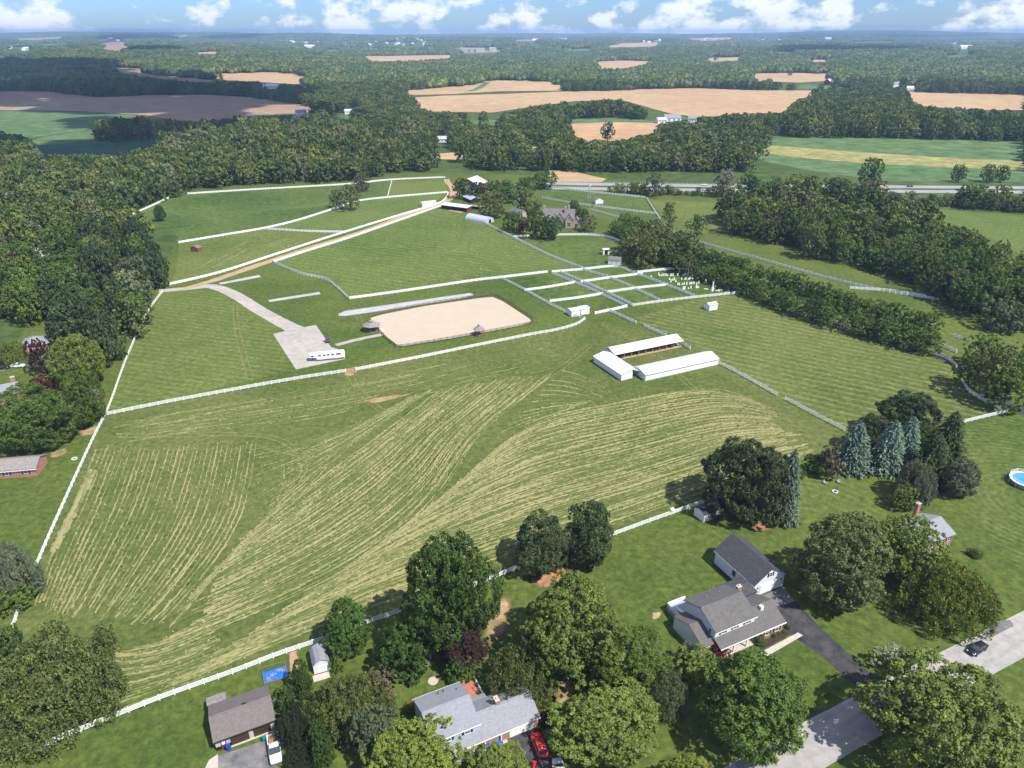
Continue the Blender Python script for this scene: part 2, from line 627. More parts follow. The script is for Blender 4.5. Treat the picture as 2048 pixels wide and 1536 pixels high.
G_ROUGH = grass('rough_sward', (.055, .100, .022), (.110, .158, .040), (.20, .225, .085), amt=.2, dry=.5, fine=.8)
G_FAR = grass('country_grass', (.055, .092, .024), (.085, .125, .036), (.16, .17, .07), amt=.1, dry=.2, big=.004, fine=.2)
G_CROP = grass('green_crop', (.080, .155, .060), (.110, .180, .070), (.17, .23, .10), stripe=(4, 14), amt=.35, dry=.2, big=.006, fine=.15)
G_CROPB = grass('young_crop', (.030, .095, .050), (.040, .115, .062), (.07, .15, .08), stripe=(6, 12), amt=.3, dry=.2, big=.006, fine=.15)
G_YELLOW = grass('ripening_strip', (.24, .25, .085), (.33, .30, .12), (.42, .36, .17), stripe=(3, 9), amt=.4, dry=.4, big=.01, fine=.2)
G_WHEAT = grass('wheat_stubble', (.38, .26, .145), (.46, .32, .185), (.50, .37, .22), stripe=(8, 16), amt=.7, dry=.3, big=.005, fine=.12, rough_=.35)
G_ORANGE = grass('ochre_stubble', (.40, .24, .13), (.47, .31, .18), (.52, .40, .25), stripe=(5, 10), amt=.35, dry=.3, big=.006, fine=.12, rough_=.35)
G_PLOUGH = grass('ploughed_earth', (.25, .165, .115), (.36, .25, .165), (.52, .38, .24), stripe=(10, 14), amt=.45, dry=.4, big=.004, fine=.1, rough_=.35)
G_SAND = grass('arena_sand', (.46, .385, .295), (.48, .40, .31), (.51, .43, .335), stripe=(24, 2.6), amt=.35, dry=.2, fine=.5, rough_=.10)
G_GRAVEL = grass('pale_gravel', (.36, .34, .31), (.42, .39, .345), (.47, .44, .40), amt=.3, dry=.5, big=.05, fine=.9, rough_=.35)
G_STONEDUST = grass('grey_stone_dust', (.37, .38, .385), (.43, .44, .445), (.49, .50, .50), amt=.3, dry=.5, big=.06, fine=.7, rough_=.35)
G_DIRT = grass('sandy_dirt', (.37, .255, .15), (.43, .31, .195), (.48, .38, .26), amt=.3, dry=.4, big=.05, fine=.9, rough_=.35)
G_BARE = grass('bare_earth', (.40, .28, .17), (.26, .21, .09), (.46, .35, .22), amt=.3, dry=.5, big=.09, fine=.9)
G_NEEDLE = grass('pine_needles', (.33, .16, .075), (.40, .22, .12), (.30, .20, .12), amt=.3, dry=.4, big=.1, fine=1)
G_ASPH = grass('dark_asphalt', (.050, .050, .056), (.075, .074, .080), (.13, .125, .12), amt=.3, dry=.4, big=.09, fine=1.2)
G_ASPHOLD = grass('worn_asphalt', (.13, .13, .135), (.20, .20, .20), (.30, .30, .29), amt=.3, dry=.5, big=.12, fine=1.0)
G_ROAD = grass('pale_road_surface', (.33, .32, .305), (.40, .385, .36), (.25, .24, .235), stripe=(26, 2.2), amt=.5, dry=.35, big=.05, fine=1.2, rough_=.35)
G_HWAY = plain('highway_concrete', (.31, .31, .315), .9, (.26, .26, .27), .05)
G_MULCH = plain('dark_mulch', (.05, .038, .032), .95, (.035, .027, .024), 3)


def make_ground():
    ys = np.concatenate([np.array([-250, -80, 0]), np.geomspace(20, 15800, 240)])
    cs = np.linspace(-1, 1, 121)
    V = []
    for y in ys:
        half = 0.98 * max(y, 0) + 420
        for c in cs:
            x = c * half
            V.append((x, y, float(terrain(x, y))))
    nc = len(cs)
    F = []
    for j in range(len(ys) - 1):
        for i in range(nc - 1):
            F.append((j * nc + i, j * nc + i + 1, (j + 1) * nc + i + 1, (j + 1) * nc + i))
    o = bpy.data.objects.new('ground', np_mesh('ground', V, np.array(F), G_FAR, True))
    tag(link(o), 'grassy countryside ground running to the wooded horizon', 'ground', kind='structure')


make_ground()


def sheet(name, poly, mat, z=.008, label=None, cat=None, px=True, curve=False, parent=None):
    """a flush piece of ground from its outline in the picture (or on the plan)"""
    pts = spline(list(poly) + [poly[0]], 6)[:-1] if curve else list(poly)
    W = [at(u, v) for u, v in pts] if px else [Vector((x, y, 0)) for x, y in pts]
    far = max(p.y for p in W) > 1200
    if far:
        z = .6
        ymin, ymax = min(p.y for p in W), max(p.y for p in W)
        xmin, xmax = min(p.x for p in W), max(p.x for p in W)
        st = max(12.0, math.sqrt((ymax - ymin) * (xmax - xmin) / 2500))
        xy = [(p.x, p.y) for p in W]
        # long sides follow the land too
        ed = []
        for i in range(len(xy)):
            a, b = xy[i], xy[(i + 1) % len(xy)]
            n = max(1, int(math.hypot(b[0] - a[0], b[1] - a[1]) / (st * 2)))
            ed += [(a[0] + (b[0] - a[0]) * k / n, a[1] + (b[1] - a[1]) * k / n) for k in range(n)]
        gx, gy = np.meshgrid(np.arange(xmin, xmax, st), np.arange(ymin, ymax, st))
        gx, gy = gx.ravel(), gy.ravel()
        k = inside(gx, gy, ed)
        nv = len(ed)
        vv = [Vector(p) for p in ed] + [Vector((float(a), float(b))) for a, b in zip(gx[k], gy[k])]
        r = delaunay_2d_cdt(vv, [], [list(range(nv))], 1, 1e-4)
        V = [(p.x, p.y, float(terrain(p.x, p.y)) + z) for p in r[0]]
        F = [f for f in r[2]]
    else:
        V = [(p.x, p.y, z) for p in W]
        r = delaunay_2d_cdt([Vector((p[0], p[1])) for p in V], [], [list(range(len(V)))], 1, 1e-5)
        V = [(p.x, p.y, z) for p in r[0]]
        F = r[2]
    me = bpy.data.meshes.new(name)
    me.from_pydata(V, [], [tuple(f) for f in F])
    me.update()
    # faces look up
    if len(me.polygons) and me.polygons[0].normal.z < 0:
        me.flip_normals()
    me.materials.append(mat)
    o = link(bpy.data.objects.new(name, me), parent)
    tag(o, label, cat, kind='structure')
    return o


def patch(name, poly, mat, z, label, cat):
    """worn spot whose rim breaks up into the grass around it"""
    P = [at(u, v) for u, v in spline(list(poly) + [poly[0]], 6)[:-1]]
    c = sum(P, Vector()) / len(P)
    n = len(P)
    V = [(c.x, c.y, z)] + [(c.x + (p.x - c.x) * k, c.y + (p.y - c.y) * k, z) for k in (.55, 1.25) for p in P]
    F = [(0, 1 + i, 1 + (i + 1) % n) for i in range(n)] + [(1 + i, 1 + n + i, 1 + n + (i + 1) % n) for i in range(n)] + [(1 + i, 1 + n + (i + 1) % n, 1 + (i + 1) % n) for i in range(n)]
    me = np_mesh(name, V, np.array(F), RAG(mat), False, [1.0] * (n + 1) + [0.0] * n)
    if me.polygons[0].normal.z < 0:
        me.flip_normals()
    return tag(link(bpy.data.objects.new(name, me)), label, cat, kind='structure')


_rag = {}


def RAG(mat):
    if mat.name not in _rag:
        m = mat.copy()
        nt = m.node_tree
        out = [n for n in nt.nodes if n.type == 'OUTPUT_MATERIAL'][0]
        sh = out.inputs['Surface'].links[0].from_socket
        geo = N(nt, 'ShaderNodeNewGeometry')
        a = N(nt, 'ShaderNodeAttribute', attribute_name='var')
        f = math_(nt, 'ADD', a.outputs['Fac'], math_(nt, 'MULTIPLY', noise(nt, geo.outputs['Position'], .8, 6, .7), 1.3))
        tr = N(nt, 'ShaderNodeBsdfTransparent')
        mx = N(nt, 'ShaderNodeMixShader')
        nt.links.new(rng(nt, f, .85, 1.35), mx.inputs[0])
        nt.links.new(tr.outputs[0], mx.inputs[1])
        nt.links.new(sh, mx.inputs[2])
        nt.links.new(mx.outputs[0], out.inputs['Surface'])
        _rag[mat.name] = m
    return _rag[mat.name]


def ribbon(name, pts, width, mat, z=.02, label=None, cat=None, px=True, n=8, jitter=0.0, parent=None, seed=0):
    W = [at(*p) for p in pts] if px else [Vector((p[0], p[1], 0)) for p in pts]
    S = [Vector(p) for p in spline([tuple(w) for w in W], n)]
    rnd = random.Random(seed)
    V = []
    for i, p in enumerate(S):
        d = S[min(i + 1, len(S) - 1)] - S[max(i - 1, 0)]
        d.z = 0
        d.normalize()
        nrm = Vector((-d.y, d.x, 0))
        w = width if not isinstance(width, (list, tuple)) else np.interp(i / (len(S) - 1), np.linspace(0, 1, len(width)), width)
        for s in (-1, 1):
            q = p + nrm * (s * (w / 2 + rnd.uniform(-jitter, jitter)))
            V.append((q.x, q.y, float(terrain(q.x, q.y)) + (z if p.y < 1200 else .7)))
    F = [(2 * i, 2 * i + 2, 2 * i + 3, 2 * i + 1) for i in range(len(S) - 1)]
    me = bpy.data.meshes.new(name)
    me.from_pydata(V, [], F)
    me.update()
    if me.polygons[0].normal.z < 0:
        me.flip_normals()
    me.materials.append(mat)
    o = link(bpy.data.objects.new(name, me), parent)
    return tag(o, label, cat, kind='structure')


# near: the lawns, the hay field and the paddocks
sheet('lawn', [(-400, 1900), (-160, 1000), (60, 640), (300, 590), (420, 340), (1060, 350), (1500, 372), (1790, 398), (2200, 480), (2400, 900), (2600, 1900)], G_LAWN, .004,
      'short green grass of the yards and verges around the fields', 'lawn')
sheet('hay_field', [(27, 1262), (62, 1160), (150, 962), (212, 829), (430, 790), (692, 744), (850, 716), (1050, 674), (1172, 640), (1290, 655), (1400, 700), (1560, 795), (1690, 860), (1640, 905),
                    (1440, 996), (1225, 1072), (985, 1158), (735, 1246), (470, 1342), (215, 1440), (60, 1500), (-60, 1420)], G_HAY, .010,
      'large mown hay field with rows of cut straw in the middle', 'field')
sheet('paddock', [(1258, 640), (1400, 598), (1502, 584), (1600, 615), (1800, 685), (1890, 712), (1925, 772), (2012, 820), (1895, 853), (1690, 860), (1560, 795), (1400, 700), (1340, 668)], G_PAD3, .012,
      'striped mown paddock to the right of the run-in sheds', 'field')
sheet('paddock', [(552, 524), (700, 468), (885, 416), (960, 432), (1010, 468), (1160, 532), (1090, 545), (950, 558), (830, 580), (700, 597), (670, 570), (620, 548)], G_PAD2, .012,
      'triangular mown field between the dirt lane and the farmstead', 'field')
sheet('paddock', [(328, 584), (440, 578), (500, 606), (572, 655), (548, 672), (600, 738), (215, 826), (246, 738), (276, 668)], G_PAD1, .012,
      'mown paddock at the left of the pale gravel drive', 'field')
sheet('paddock', [(358, 486), (520, 457), (690, 464), (540, 516), (335, 572), (352, 545)], G_PAD1, .012,
      'small paddock with the little red shelter', 'field')
sheet('paddock', [(262, 440), (330, 397), (376, 386), (690, 370), (780, 362), (772, 396), (700, 406), (560, 450), (362, 482), (340, 455)], G_ROUGH, .012,
      'rough green pasture below the wood at the far left', 'field')
sheet('paddock', [(520, 457), (600, 438), (720, 402), (850, 388), (890, 388), (870, 405), (690, 464)], G_PAD2, .012, 'narrow paddock beside the dirt lane with the white shed', 'field')
sheet('paddock', [(782, 362), (890, 358), (896, 385), (778, 394)], G_PAD1, .012, 'small striped paddock at the far end of the lane', 'field')
sheet('paddock', [(1045, 476), (1200, 474), (1270, 500), (1300, 530), (1240, 540), (1165, 535)], G_ROUGH, .012, 'grass paddock with two small white sheds below the farmhouse', 'field')
sheet('paddock', [(1066, 372), (1120, 378), (1290, 396), (1310, 424), (1180, 415), (1085, 396)], G_ROUGH, .012, 'green pasture behind the farmhouse along the highway', 'field')
sheet('paddock', [(1302, 400), (1400, 404), (1500, 410), (1460, 450), (1380, 480), (1340, 455)], G_PAD1, .012, 'dry mown strip between the pasture fence and the grove', 'field')
sheet('graveyard_lawn', [(1262, 548), (1370, 540), (1500, 582), (1386, 592)], grass('graveyard_grass', (.052, .105, .020), (.085, .14, .03), (.16, .19, .07), amt=.1, dry=.2), .012,
      'short grass of the graveyard inside white fences', 'lawn')
for k, q in enumerate(([(1010, 560), (1095, 548), (1145, 568), (1050, 580)], [(1055, 582), (1148, 570), (1205, 590), (1100, 602)], [(1105, 604), (1205, 592), (1250, 612), (1160, 622)],
                       [(1110, 546), (1165, 542), (1218, 556), (1160, 563)], [(1170, 540), (1228, 536), (1275, 548), (1222, 555)], [(1165, 566), (1222, 558), (1264, 574), (1212, 584)],
                       [(1225, 556), (1278, 550), (1330, 570), (1268, 574)], [(1215, 586), (1268, 577), (1316, 598), (1262, 608)], [(1272, 575), (1332, 571), (1384, 592), (1320, 598)])):
    sheet('paddock', q, G_ROUGH if k % 2 else grass('pen_weeds%d' % k, (.045, .088, .018), (.10, .145, .034), (.19, .22, .075), amt=.2, dry=.4, fine=.5), .014,
          ['weedy left pen of the white-fenced block, back row', 'weedy left pen of the white-fenced block, middle row', 'weedy left pen of the white-fenced block, front row',
           'middle pen of the fenced block at its back', 'far right pen of the fenced block at its back', 'middle pen with brown weeds',
           'right pen beside the graveyard, back row', 'middle pen of the fenced block, front row', 'right pen beside the graveyard, front row'][k], 'field')
sheet('lawn', [(1560, 905), (1640, 940), (1780, 985), (1760, 1030), (1640, 1060), (1580, 1040)], G_LAWN3, .012, 'lawn mown in curves around the fire pit', 'lawn')
sheet('lawn', [(1905, 862), (2030, 828), (2200, 850), (2300, 1200), (2080, 1180), (1990, 1090), (1940, 1000)], G_LAWN2, .012, 'lawn mown in rings at the right edge', 'lawn')
# bare and worn ground
ribbon('bare_strip', [(700, 741), (850, 711), (1000, 681), (1062, 669)], [3.5, 2.0, 2.2, .6], G_BARE, .018, 'bare worn earth along the inside of the arena paddock fence', 'bare ground', jitter=.35)
patch('bare_patch', [(690, 738), (715, 733), (712, 748), (690, 752)], G_BARE, .021, 'trodden earth in the gateway beside the gravel yard', 'bare ground')
patch('bare_patch', [(722, 802), (760, 794), (820, 786), (840, 780), (800, 795), (750, 806)], G_BARE, .02, 'long bare scrape in the upper hay field', 'bare ground')
patch('bare_patch', [(1062, 1140), (1090, 1130), (1140, 1140), (1125, 1160), (1095, 1175), (1065, 1165)], G_NEEDLE, .016, 'orange needle litter under the fence pines', 'bare ground')
patch('bare_patch', [(1500, 1040), (1540, 1035), (1548, 1055), (1510, 1062)], G_NEEDLE, .016, 'needle litter beneath the spruces by the dark-roofed shed', 'bare ground')
patch('bare_patch', [(980, 1215), (1010, 1190), (1020, 1225), (1000, 1275), (970, 1280)], G_BARE, .016, 'dry worn grass between the two big maples', 'bare ground')
patch('bare_patch', [(1105, 1390), (1130, 1360), (1150, 1375), (1125, 1410)], G_BARE, .016, 'dry patch behind the grey-roofed house', 'bare ground')
patch('bare_patch', [(100, 905), (130, 897), (132, 908), (105, 915)], G_BARE, .016, 'dry patch by the brick outbuilding', 'bare ground')
patch('bare_patch', [(160, 862), (195, 850), (190, 866), (165, 872)], G_BARE, .016, 'bare earth outside the left fence corner', 'bare ground')
patch('bare_patch', [(1305, 1225), (1322, 1224), (1318, 1236), (1306, 1238)], G_DIRT, .016, 'round bare spot in the lawn left of the brick house', 'bare ground')
G_TRACK = RAG(grass('wheel_track', (.24, .23, .09), (.27, .25, .10), (.32, .28, .14), dry=.5, fine=1.0, rough_=.3))


def track(pts, label, gauge=1.8, w=.8):
    t = thing('wheel_track', at(*pts[0]), 0, None, None)
    W = [at(*p) for p in pts]
    S = [Vector(p) for p in spline([tuple(q) for q in W], 8)]
    V, A, F = [], [], []
    for sd in (-1, 1):
        b0 = len(V)
        for i, p in enumerate(S):
            d = (S[min(i + 1, len(S) - 1)] - S[max(i - 1, 0)]).normalized()
            nr = Vector((-d.y, d.x, 0))
            for k, a in ((-1, 0.0), (0, .62), (1, 0.0)):
                q = p + nr * (sd * gauge / 2 + k * w / 2)
                V.append((q.x, q.y, .017))
                A.append(a)
        for i in range(len(S) - 1):
            for k in (0, 1):
                F.append((b0 + 3 * i + k, b0 + 3 * i + 3 + k, b0 + 3 * i + 4 + k, b0 + 3 * i + 1 + k))
    bpy.data.objects.remove(t)
    o = link(bpy.data.objects.new('wheel_track', np_mesh('wheel_track', V, np.array(F), G_TRACK, False, A)))
    tag(o, label, 'track', kind='structure')


track([(470, 608), (473, 650), (482, 690), (500, 755)], 'pale wheel marks across the left paddock')
track([(700, 750), (722, 785), (780, 830), (880, 850), (1020, 800), (1130, 730), (1180, 690)], 'wheel marks sweeping from the gateway to the run-in sheds')
track([(230, 870), (330, 872), (460, 868), (560, 880), (640, 940)], 'wheel marks along the head of the left hay rows')
track([(1200, 645), (1300, 700), (1440, 820), (1560, 860)], 'faint wheel marks past the run-in sheds')
track([(1590, 700), (1700, 760), (1800, 790), (1880, 770), (1900, 740)], 'curved wheel marks in the right paddock')
track([(640, 640), (700, 650), (720, 640), (700, 615)], 'faint wheel marks beside the gravel yard')
# drives, yard, arena
ribbon('dirt_lane', [(370, 577), (430, 560), (520, 529), (620, 496), (720, 465), (810, 432), (890, 403), (918, 384)], [4.0, 4.5, 5.0, 5.0, 5.0, 5.5, 5.5, 5], G_DIRT, .024,
       'sandy dirt lane climbing between white fences to the farm', 'lane', jitter=.3)
ribbon('farm_track', [(905, 392), (905, 376), (895, 364), (893, 358)], 4.5, G_DIRT, .026, 'pale track from the lane to the far gate', 'lane', jitter=.3)
sheet('bare_patch', [(884, 410), (912, 410), (934, 421), (922, 426), (900, 422)], G_DIRT, .028, 'bare earth in front of the long white-roofed stable', 'bare ground')
ribbon('gravel_drive', [(318, 582), (375, 577), (425, 573), (470, 590), (520, 621), (575, 651), (612, 668)], [4.5, 4.5, 5.5, 6.0, 6.0, 6.5, 9.0], G_GRAVEL, .022,
       'pale gravel drive curving down to the trailer yard', 'drive', jitter=.15)
sheet('gravel_yard', [(546, 668), (578, 660), (632, 650), (662, 694), (690, 703), (690, 718), (592, 739)], G_GRAVEL, .026, 'pale gravel yard where the horse trailer stands', 'yard')
ribbon('gravel_path', [(672, 690), (720, 678), (765, 669)], 2.4, G_GRAVEL, .030, 'short gravel path from the yard to the arena gate', 'path', jitter=.1)
for q, lb in (([(437, 566), (442, 569), (522, 554), (518, 550)], 'narrow grey stone strip above the gravel drive'),
              ([(536, 600), (540, 604), (642, 588), (638, 584)], 'narrow grey stone strip in the middle of the lawn'),
              ([(676, 628), (690, 622), (780, 609), (940, 586), (948, 590), (920, 597), (800, 616), (690, 632), (678, 632)], 'long grey stone strip behind the riding arena')):
    sheet('stone_strip', q, G_STONEDUST, .020, lb, 'stone strip')
ARENA = [(741, 636), (764, 629), (850, 612), (960, 596), (985, 594), (1005, 602), (1060, 638), (1063, 644), (1040, 651), (930, 672), (806, 692), (795, 691), (775, 676), (762, 664), (745, 645)]
sheet('riding_arena', ARENA, G_SAND, .022, 'riding arena of pale sand with rounded corners', 'arena', curve=False)
# streets and house drives at the bottom
ribbon('road', [(1440, 1600), (1560, 1528), (1680, 1460), (1800, 1395), (1960, 1312), (2100, 1240), (2300, 1140)], 7.6, G_ROAD, .022, 'pale worn road crossing the lower right corner', 'road', jitter=.06)
sheet('driveway', [(1513, 1196), (1566, 1171), (1590, 1200), (1640, 1255), (1700, 1310), (1768, 1370), (1738, 1398), (1640, 1310), (1570, 1262), (1540, 1225)], G_ASPH, .026,
      'dark asphalt driveway running from the white garage to the road', 'driveway')
sheet('driveway_apron', [(1508, 1200), (1566, 1173), (1590, 1202), (1540, 1216)], G_ASPHOLD, .030, 'lighter asphalt apron in front of the white garage', 'driveway')
sheet('footpath', [(1500, 1316), (1596, 1265), (1606, 1271), (1525, 1318)], M['concrete'], .030, 'pale concrete path leading to the brick house door', 'path')
sheet('flower_bed', [(1518, 1286), (1572, 1258), (1590, 1264), (1520, 1302)], G_MULCH, .024, 'dark mulch bed in front of the brick house', 'bed')
sheet('driveway', [(1965, 1270), (1988, 1243), (2020, 1240), (2028, 1252), (1980, 1276)], G_ASPHOLD, .03, 'grey driveway mouth at the right edge road', 'driveway')
sheet('driveway', [(1018, 1470), (1080, 1455), (1115, 1530), (1180, 1640), (1060, 1640), (1048, 1540), (1030, 1500)], G_ASPH, .024, 'dark driveway where the red car stands', 'driveway')
sheet('driveway', [(436, 1512), (548, 1474), (566, 1640), (440, 1640)], G_ASPHOLD, .024, 'stained grey driveway in front of the brown garage', 'driveway')
sheet('footpath', [(400, 1560), (418, 1520), (436, 1508), (437, 1640), (390, 1640)], M['concrete'], .026, 'tan concrete path beside the brown garage', 'path')
sheet('driveway', [(-60, 734), (0, 731), (52, 722), (56, 733), (0, 742), (-60, 748)], G_ASPHOLD, .02, 'grey driveway with two cars at the left edge', 'driveway')
ribbon('road', [(70, 560), (95, 528), (88, 505), (60, 480)], 6, G_ROAD, .02, 'pale street glimpsed through the left wood', 'road')
ribbon('farm_avenue', [(2060, 830), (2000, 800), (1975, 770), (1925, 735), (1870, 708), (1780, 682), (1600, 622), (1500, 585), (1400, 556), (1300, 515), (1225, 465)], 4.2, G_ASPH, .02,
       'narrow dark farm avenue between the two rows of trees', 'lane')

# far fields: outline, material, name, label
FARF = [
    ([(0, 183), (90, 184), (200, 195), (300, 191), (420, 190), (500, 195), (600, 210), (640, 219), (600, 232), (500, 235), (370, 246), (290, 231), (150, 223), (0, 221), (-40, 200)], G_PLOUGH, 'ploughed_field', 'brown ploughed field in cloud shade at the left'),
    ([(0, 221), (150, 223), (275, 224), (297, 236), (190, 240), (170, 262), (60, 275), (0, 268), (-40, 240)], G_CROP, 'crop_field', 'green field below the ploughed field at the left edge'),
    ([(40, 298), (120, 289), (330, 277), (336, 282), (300, 300), (240, 312), (150, 316), (90, 312)], G_CROPB, 'crop_field', 'dark blue-green field between woods at the left'),
    ([(824, 196), (900, 191), (1000, 189), (1125, 184), (1240, 182), (1300, 178), (1390, 177), (1500, 181), (1645, 182), (1600, 200), (1575, 226), (1500, 228), (1400, 236), (1340, 228), (1240, 200), (1150, 203), (1060, 215), (985, 226), (860, 224), (832, 215)], G_WHEAT, 'wheat_field', 'widest tan grain field in the middle distance'),
    ([(805, 182), (850, 179), (925, 172), (975, 161), (1060, 162), (1125, 164), (1127, 182), (1000, 187), (900, 189), (818, 191)], G_WHEAT, 'wheat_field', 'tan grain field just above the widest one'),
    ([(1494, 148), (1560, 146), (1672, 148), (1668, 162), (1600, 166), (1498, 162)], G_WHEAT, 'wheat_field', 'tan field left of the dark red barn'),
    ([(1814, 185), (1900, 187), (2060, 191), (2060, 221), (1960, 221), (1850, 214), (1825, 205)], G_WHEAT, 'wheat_field', 'tan field at the right edge'),
    ([(719, 112), (830, 111), (912, 110), (905, 117), (840, 122), (728, 124)], G_WHEAT, 'wheat_field', 'thin tan field in the woods above the centre'),
    ([(1184, 124), (1240, 121), (1312, 123), (1295, 130), (1232, 139), (1188, 141)], G_WHEAT, 'wheat_field', 'small tan field right of the centre woods'),
    ([(196, 133), (285, 137), (300, 142), (290, 148), (390, 157), (455, 166), (420, 168), (330, 160), (240, 147)], G_PLOUGH, 'ploughed_field', 'brown slope behind the shaded wood at the left'),
    ([(408, 153), (432, 148), (560, 144), (600, 149), (626, 155), (624, 172), (560, 167), (450, 161)], G_WHEAT, 'wheat_field', 'tan rounded field behind the shaded wood'),
    ([(1136, 248), (1220, 244), (1320, 246), (1318, 262), (1260, 280), (1180, 284), (1142, 270)], G_ORANGE, 'stubble_field', 'ochre stubble field above the highway'),
    ([(1115, 239), (1225, 236), (1310, 241), (1318, 246), (1220, 244), (1125, 248)], G_CROP, 'crop_field', 'strip of green behind the ochre stubble'),
    ([(930, 240), (1005, 240), (1002, 250), (940, 252)], G_CROP, 'crop_field', 'small green clearing left of the ochre stubble'),
    ([(1500, 304), (1545, 276), (1700, 276), (1900, 280), (2060, 284), (2060, 322), (1900, 316), (1700, 303), (1546, 291)], G_CROP, 'crop_field', 'upper green crop band at the right'),
    ([(1515, 303), (1546, 291), (1700, 303), (1900, 316), (2060, 322), (2060, 341), (1880, 334), (1690, 324), (1560, 311)], G_YELLOW, 'ripening_field', 'yellow strip between two green crop bands'),
    ([(1490, 310), (1515, 303), (1560, 311), (1690, 324), (1880, 334), (2060, 341), (2060, 364), (1780, 362), (1640, 345), (1540, 325)], G_CROP, 'crop_field', 'lower green crop band beside the highway'),
    ([(1098, 340), (1150, 344), (1213, 358), (1200, 365), (1098, 364)], G_WHEAT, 'wheat_field', 'tan slope just beyond the highway'),
    ([(1580, 398), (1700, 398), (1790, 411), (1880, 419), (2060, 432), (2060, 520), (1990, 480), (1900, 446), (1800, 418), (1700, 408)], G_PAD2, 'pasture', 'open green pasture behind the right grove'),
    ([(25, 77), (130, 73), (132, 78), (30, 83)], G_YELLOW, 'far_field', 'pale field on the skyline hill at the far left'),
    ([(186, 86), (262, 84), (268, 94), (240, 104), (200, 98)], G_PLOUGH, 'far_field', 'reddish far field near the left skyline'),
    ([(383, 105), (446, 103), (449, 108), (388, 109)], G_WHEAT, 'far_field', 'thin tan far field left of centre'),
    ([(1203, 93), (1240, 86), (1316, 85), (1308, 94), (1230, 96)], G_WHEAT, 'far_field', 'tan far field with white farm buildings'),
    ([(1372, 77), (1472, 74), (1466, 79), (1380, 81)], G_WHEAT, 'far_field', 'thin tan field on the right skyline'),
    ([(1408, 117), (1490, 114), (1487, 122), (1412, 124)], G_WHEAT, 'far_field', 'tan clearing in the right middle woods'),
    ([(915, 103), (1010, 100), (1010, 105), (920, 107)], G_YELLOW, 'far_field', 'pale clearing by the far institution buildings'),
    ([(535, 109), (565, 107), (566, 113), (537, 115)], G_CROP, 'far_field', 'tiny green clearing in the left far woods'),
    ([(1610, 120), (1665, 119), (1665, 124), (1612, 125)], G_WHEAT, 'far_field', 'thin tan clearing beyond the red barn'),
    ([(60, 88), (150, 86), (148, 90), (62, 93)], G_CROP, 'far_field', 'pale green strip below the left skyline field'),
    ([(270, 72), (380, 70), (382, 73), (272, 75)], G_YELLOW, 'far_field', 'pale strip on the left skyline ridge'),
    ([(640, 100), (690, 98), (692, 102), (642, 104)], G_CROP, 'far_field', 'small green strip in the far woods left of centre'),
    ([(1020, 80), (1080, 78), (1080, 82), (1022, 84)], G_YELLOW, 'far_field', 'pale strip in the centre far woods'),
    ([(1130, 99), (1190, 97), (1190, 102), (1132, 104)], G_CROP, 'far_field', 'green strip left of the far farm buildings'),
    ([(1540, 104), (1600, 103), (1598, 107), (1542, 108)], G_YELLOW, 'far_field', 'pale strip in the right far woods'),
    ([(1700, 84), (1790, 82), (1790, 86), (1702, 88)], G_CROP, 'far_field', 'green strip near the right skyline'),
    ([(1880, 112), (1960, 110), (1958, 114), (1882, 116)], G_CROP, 'far_field', 'green strip in the woods at the far right'),
    ([(0, 158), (60, 156), (58, 161), (0, 163)], G_WHEAT, 'far_field', 'sandy strip at the left edge behind the shaded wood'),
    ([(865, 308), (905, 305), (940, 312), (935, 320), (880, 318)], G_WHEAT, 'clearing', 'small sandy clearing behind the farm wood'),
    ([(1035, 296), (1080, 292), (1075, 300), (1040, 303)], G_WHEAT, 'clearing', 'sandy clearing right of the farm wood'),
    ([(1600, 170), (1680, 172), (1690, 178), (1590, 180)], G_CROP, 'clearing', 'grass around the dark red barn'),
    ([(110, 270), (180, 262), (215, 268), (150, 285), (60, 292), (60, 282)], G_CROP, 'clearing', 'grassy marsh strip between the left fields'),
    ([(640, 232), (700, 226), (720, 234), (650, 246)], G_CROP, 'clearing', 'grass beside the white valley house'),
]
OPEN_PX = []
for q, m_, nm, lb in FARF:
    sheet(nm, q, m_, .03, lb, 'field')
    OPEN_PX.append(q)
ribbon('green_hedge_strip', [(935, 187), (955, 178), (975, 165)], 14, G_CROP, .05, 'grass waterway cutting the upper tan field', 'grass strip')
ribbon('green_hedge_strip', [(855, 192), (980, 189), (1130, 184)], 10, G_CROP, .05, 'grass strip dividing the two tan fields', 'grass strip')
# highway
HW = [(1090, 371), (1260, 374), (1420, 376), (1600, 377), (1780, 378), (2080, 380)]
for off, lb in ((-5, 'far carriageway of the highway'), (5, 'near carriageway of the highway')):
    ribbon('highway', [(u, v + off * .9) for u, v in HW], 10.5, G_HWAY, .03, lb, 'road')
OPEN_PX.append([(1100, 362), (1400, 366), (1780, 368), (2080, 370), (2080, 388), (1780, 386), (1400, 384), (1100, 380)])

# ------------------------------------------------------------------ trees
def ico(sub=1):
    import bmesh
    bm = bmesh.new()
    bmesh.ops.create_icosphere(bm, subdivisions=sub, radius=1)
    V = np.array([v.co[:] for v in bm.verts])
    F = np.array([[v.index for v in f.verts] for f in bm.faces])
    bm.free()
    return V, F


ICO_V, ICO_F = ico(2)
ICO1_V, ICO1_F = ico(1)


def unit(v):
    return v / np.maximum(np.linalg.norm(v, axis=-1, keepdims=True), 1e-9)


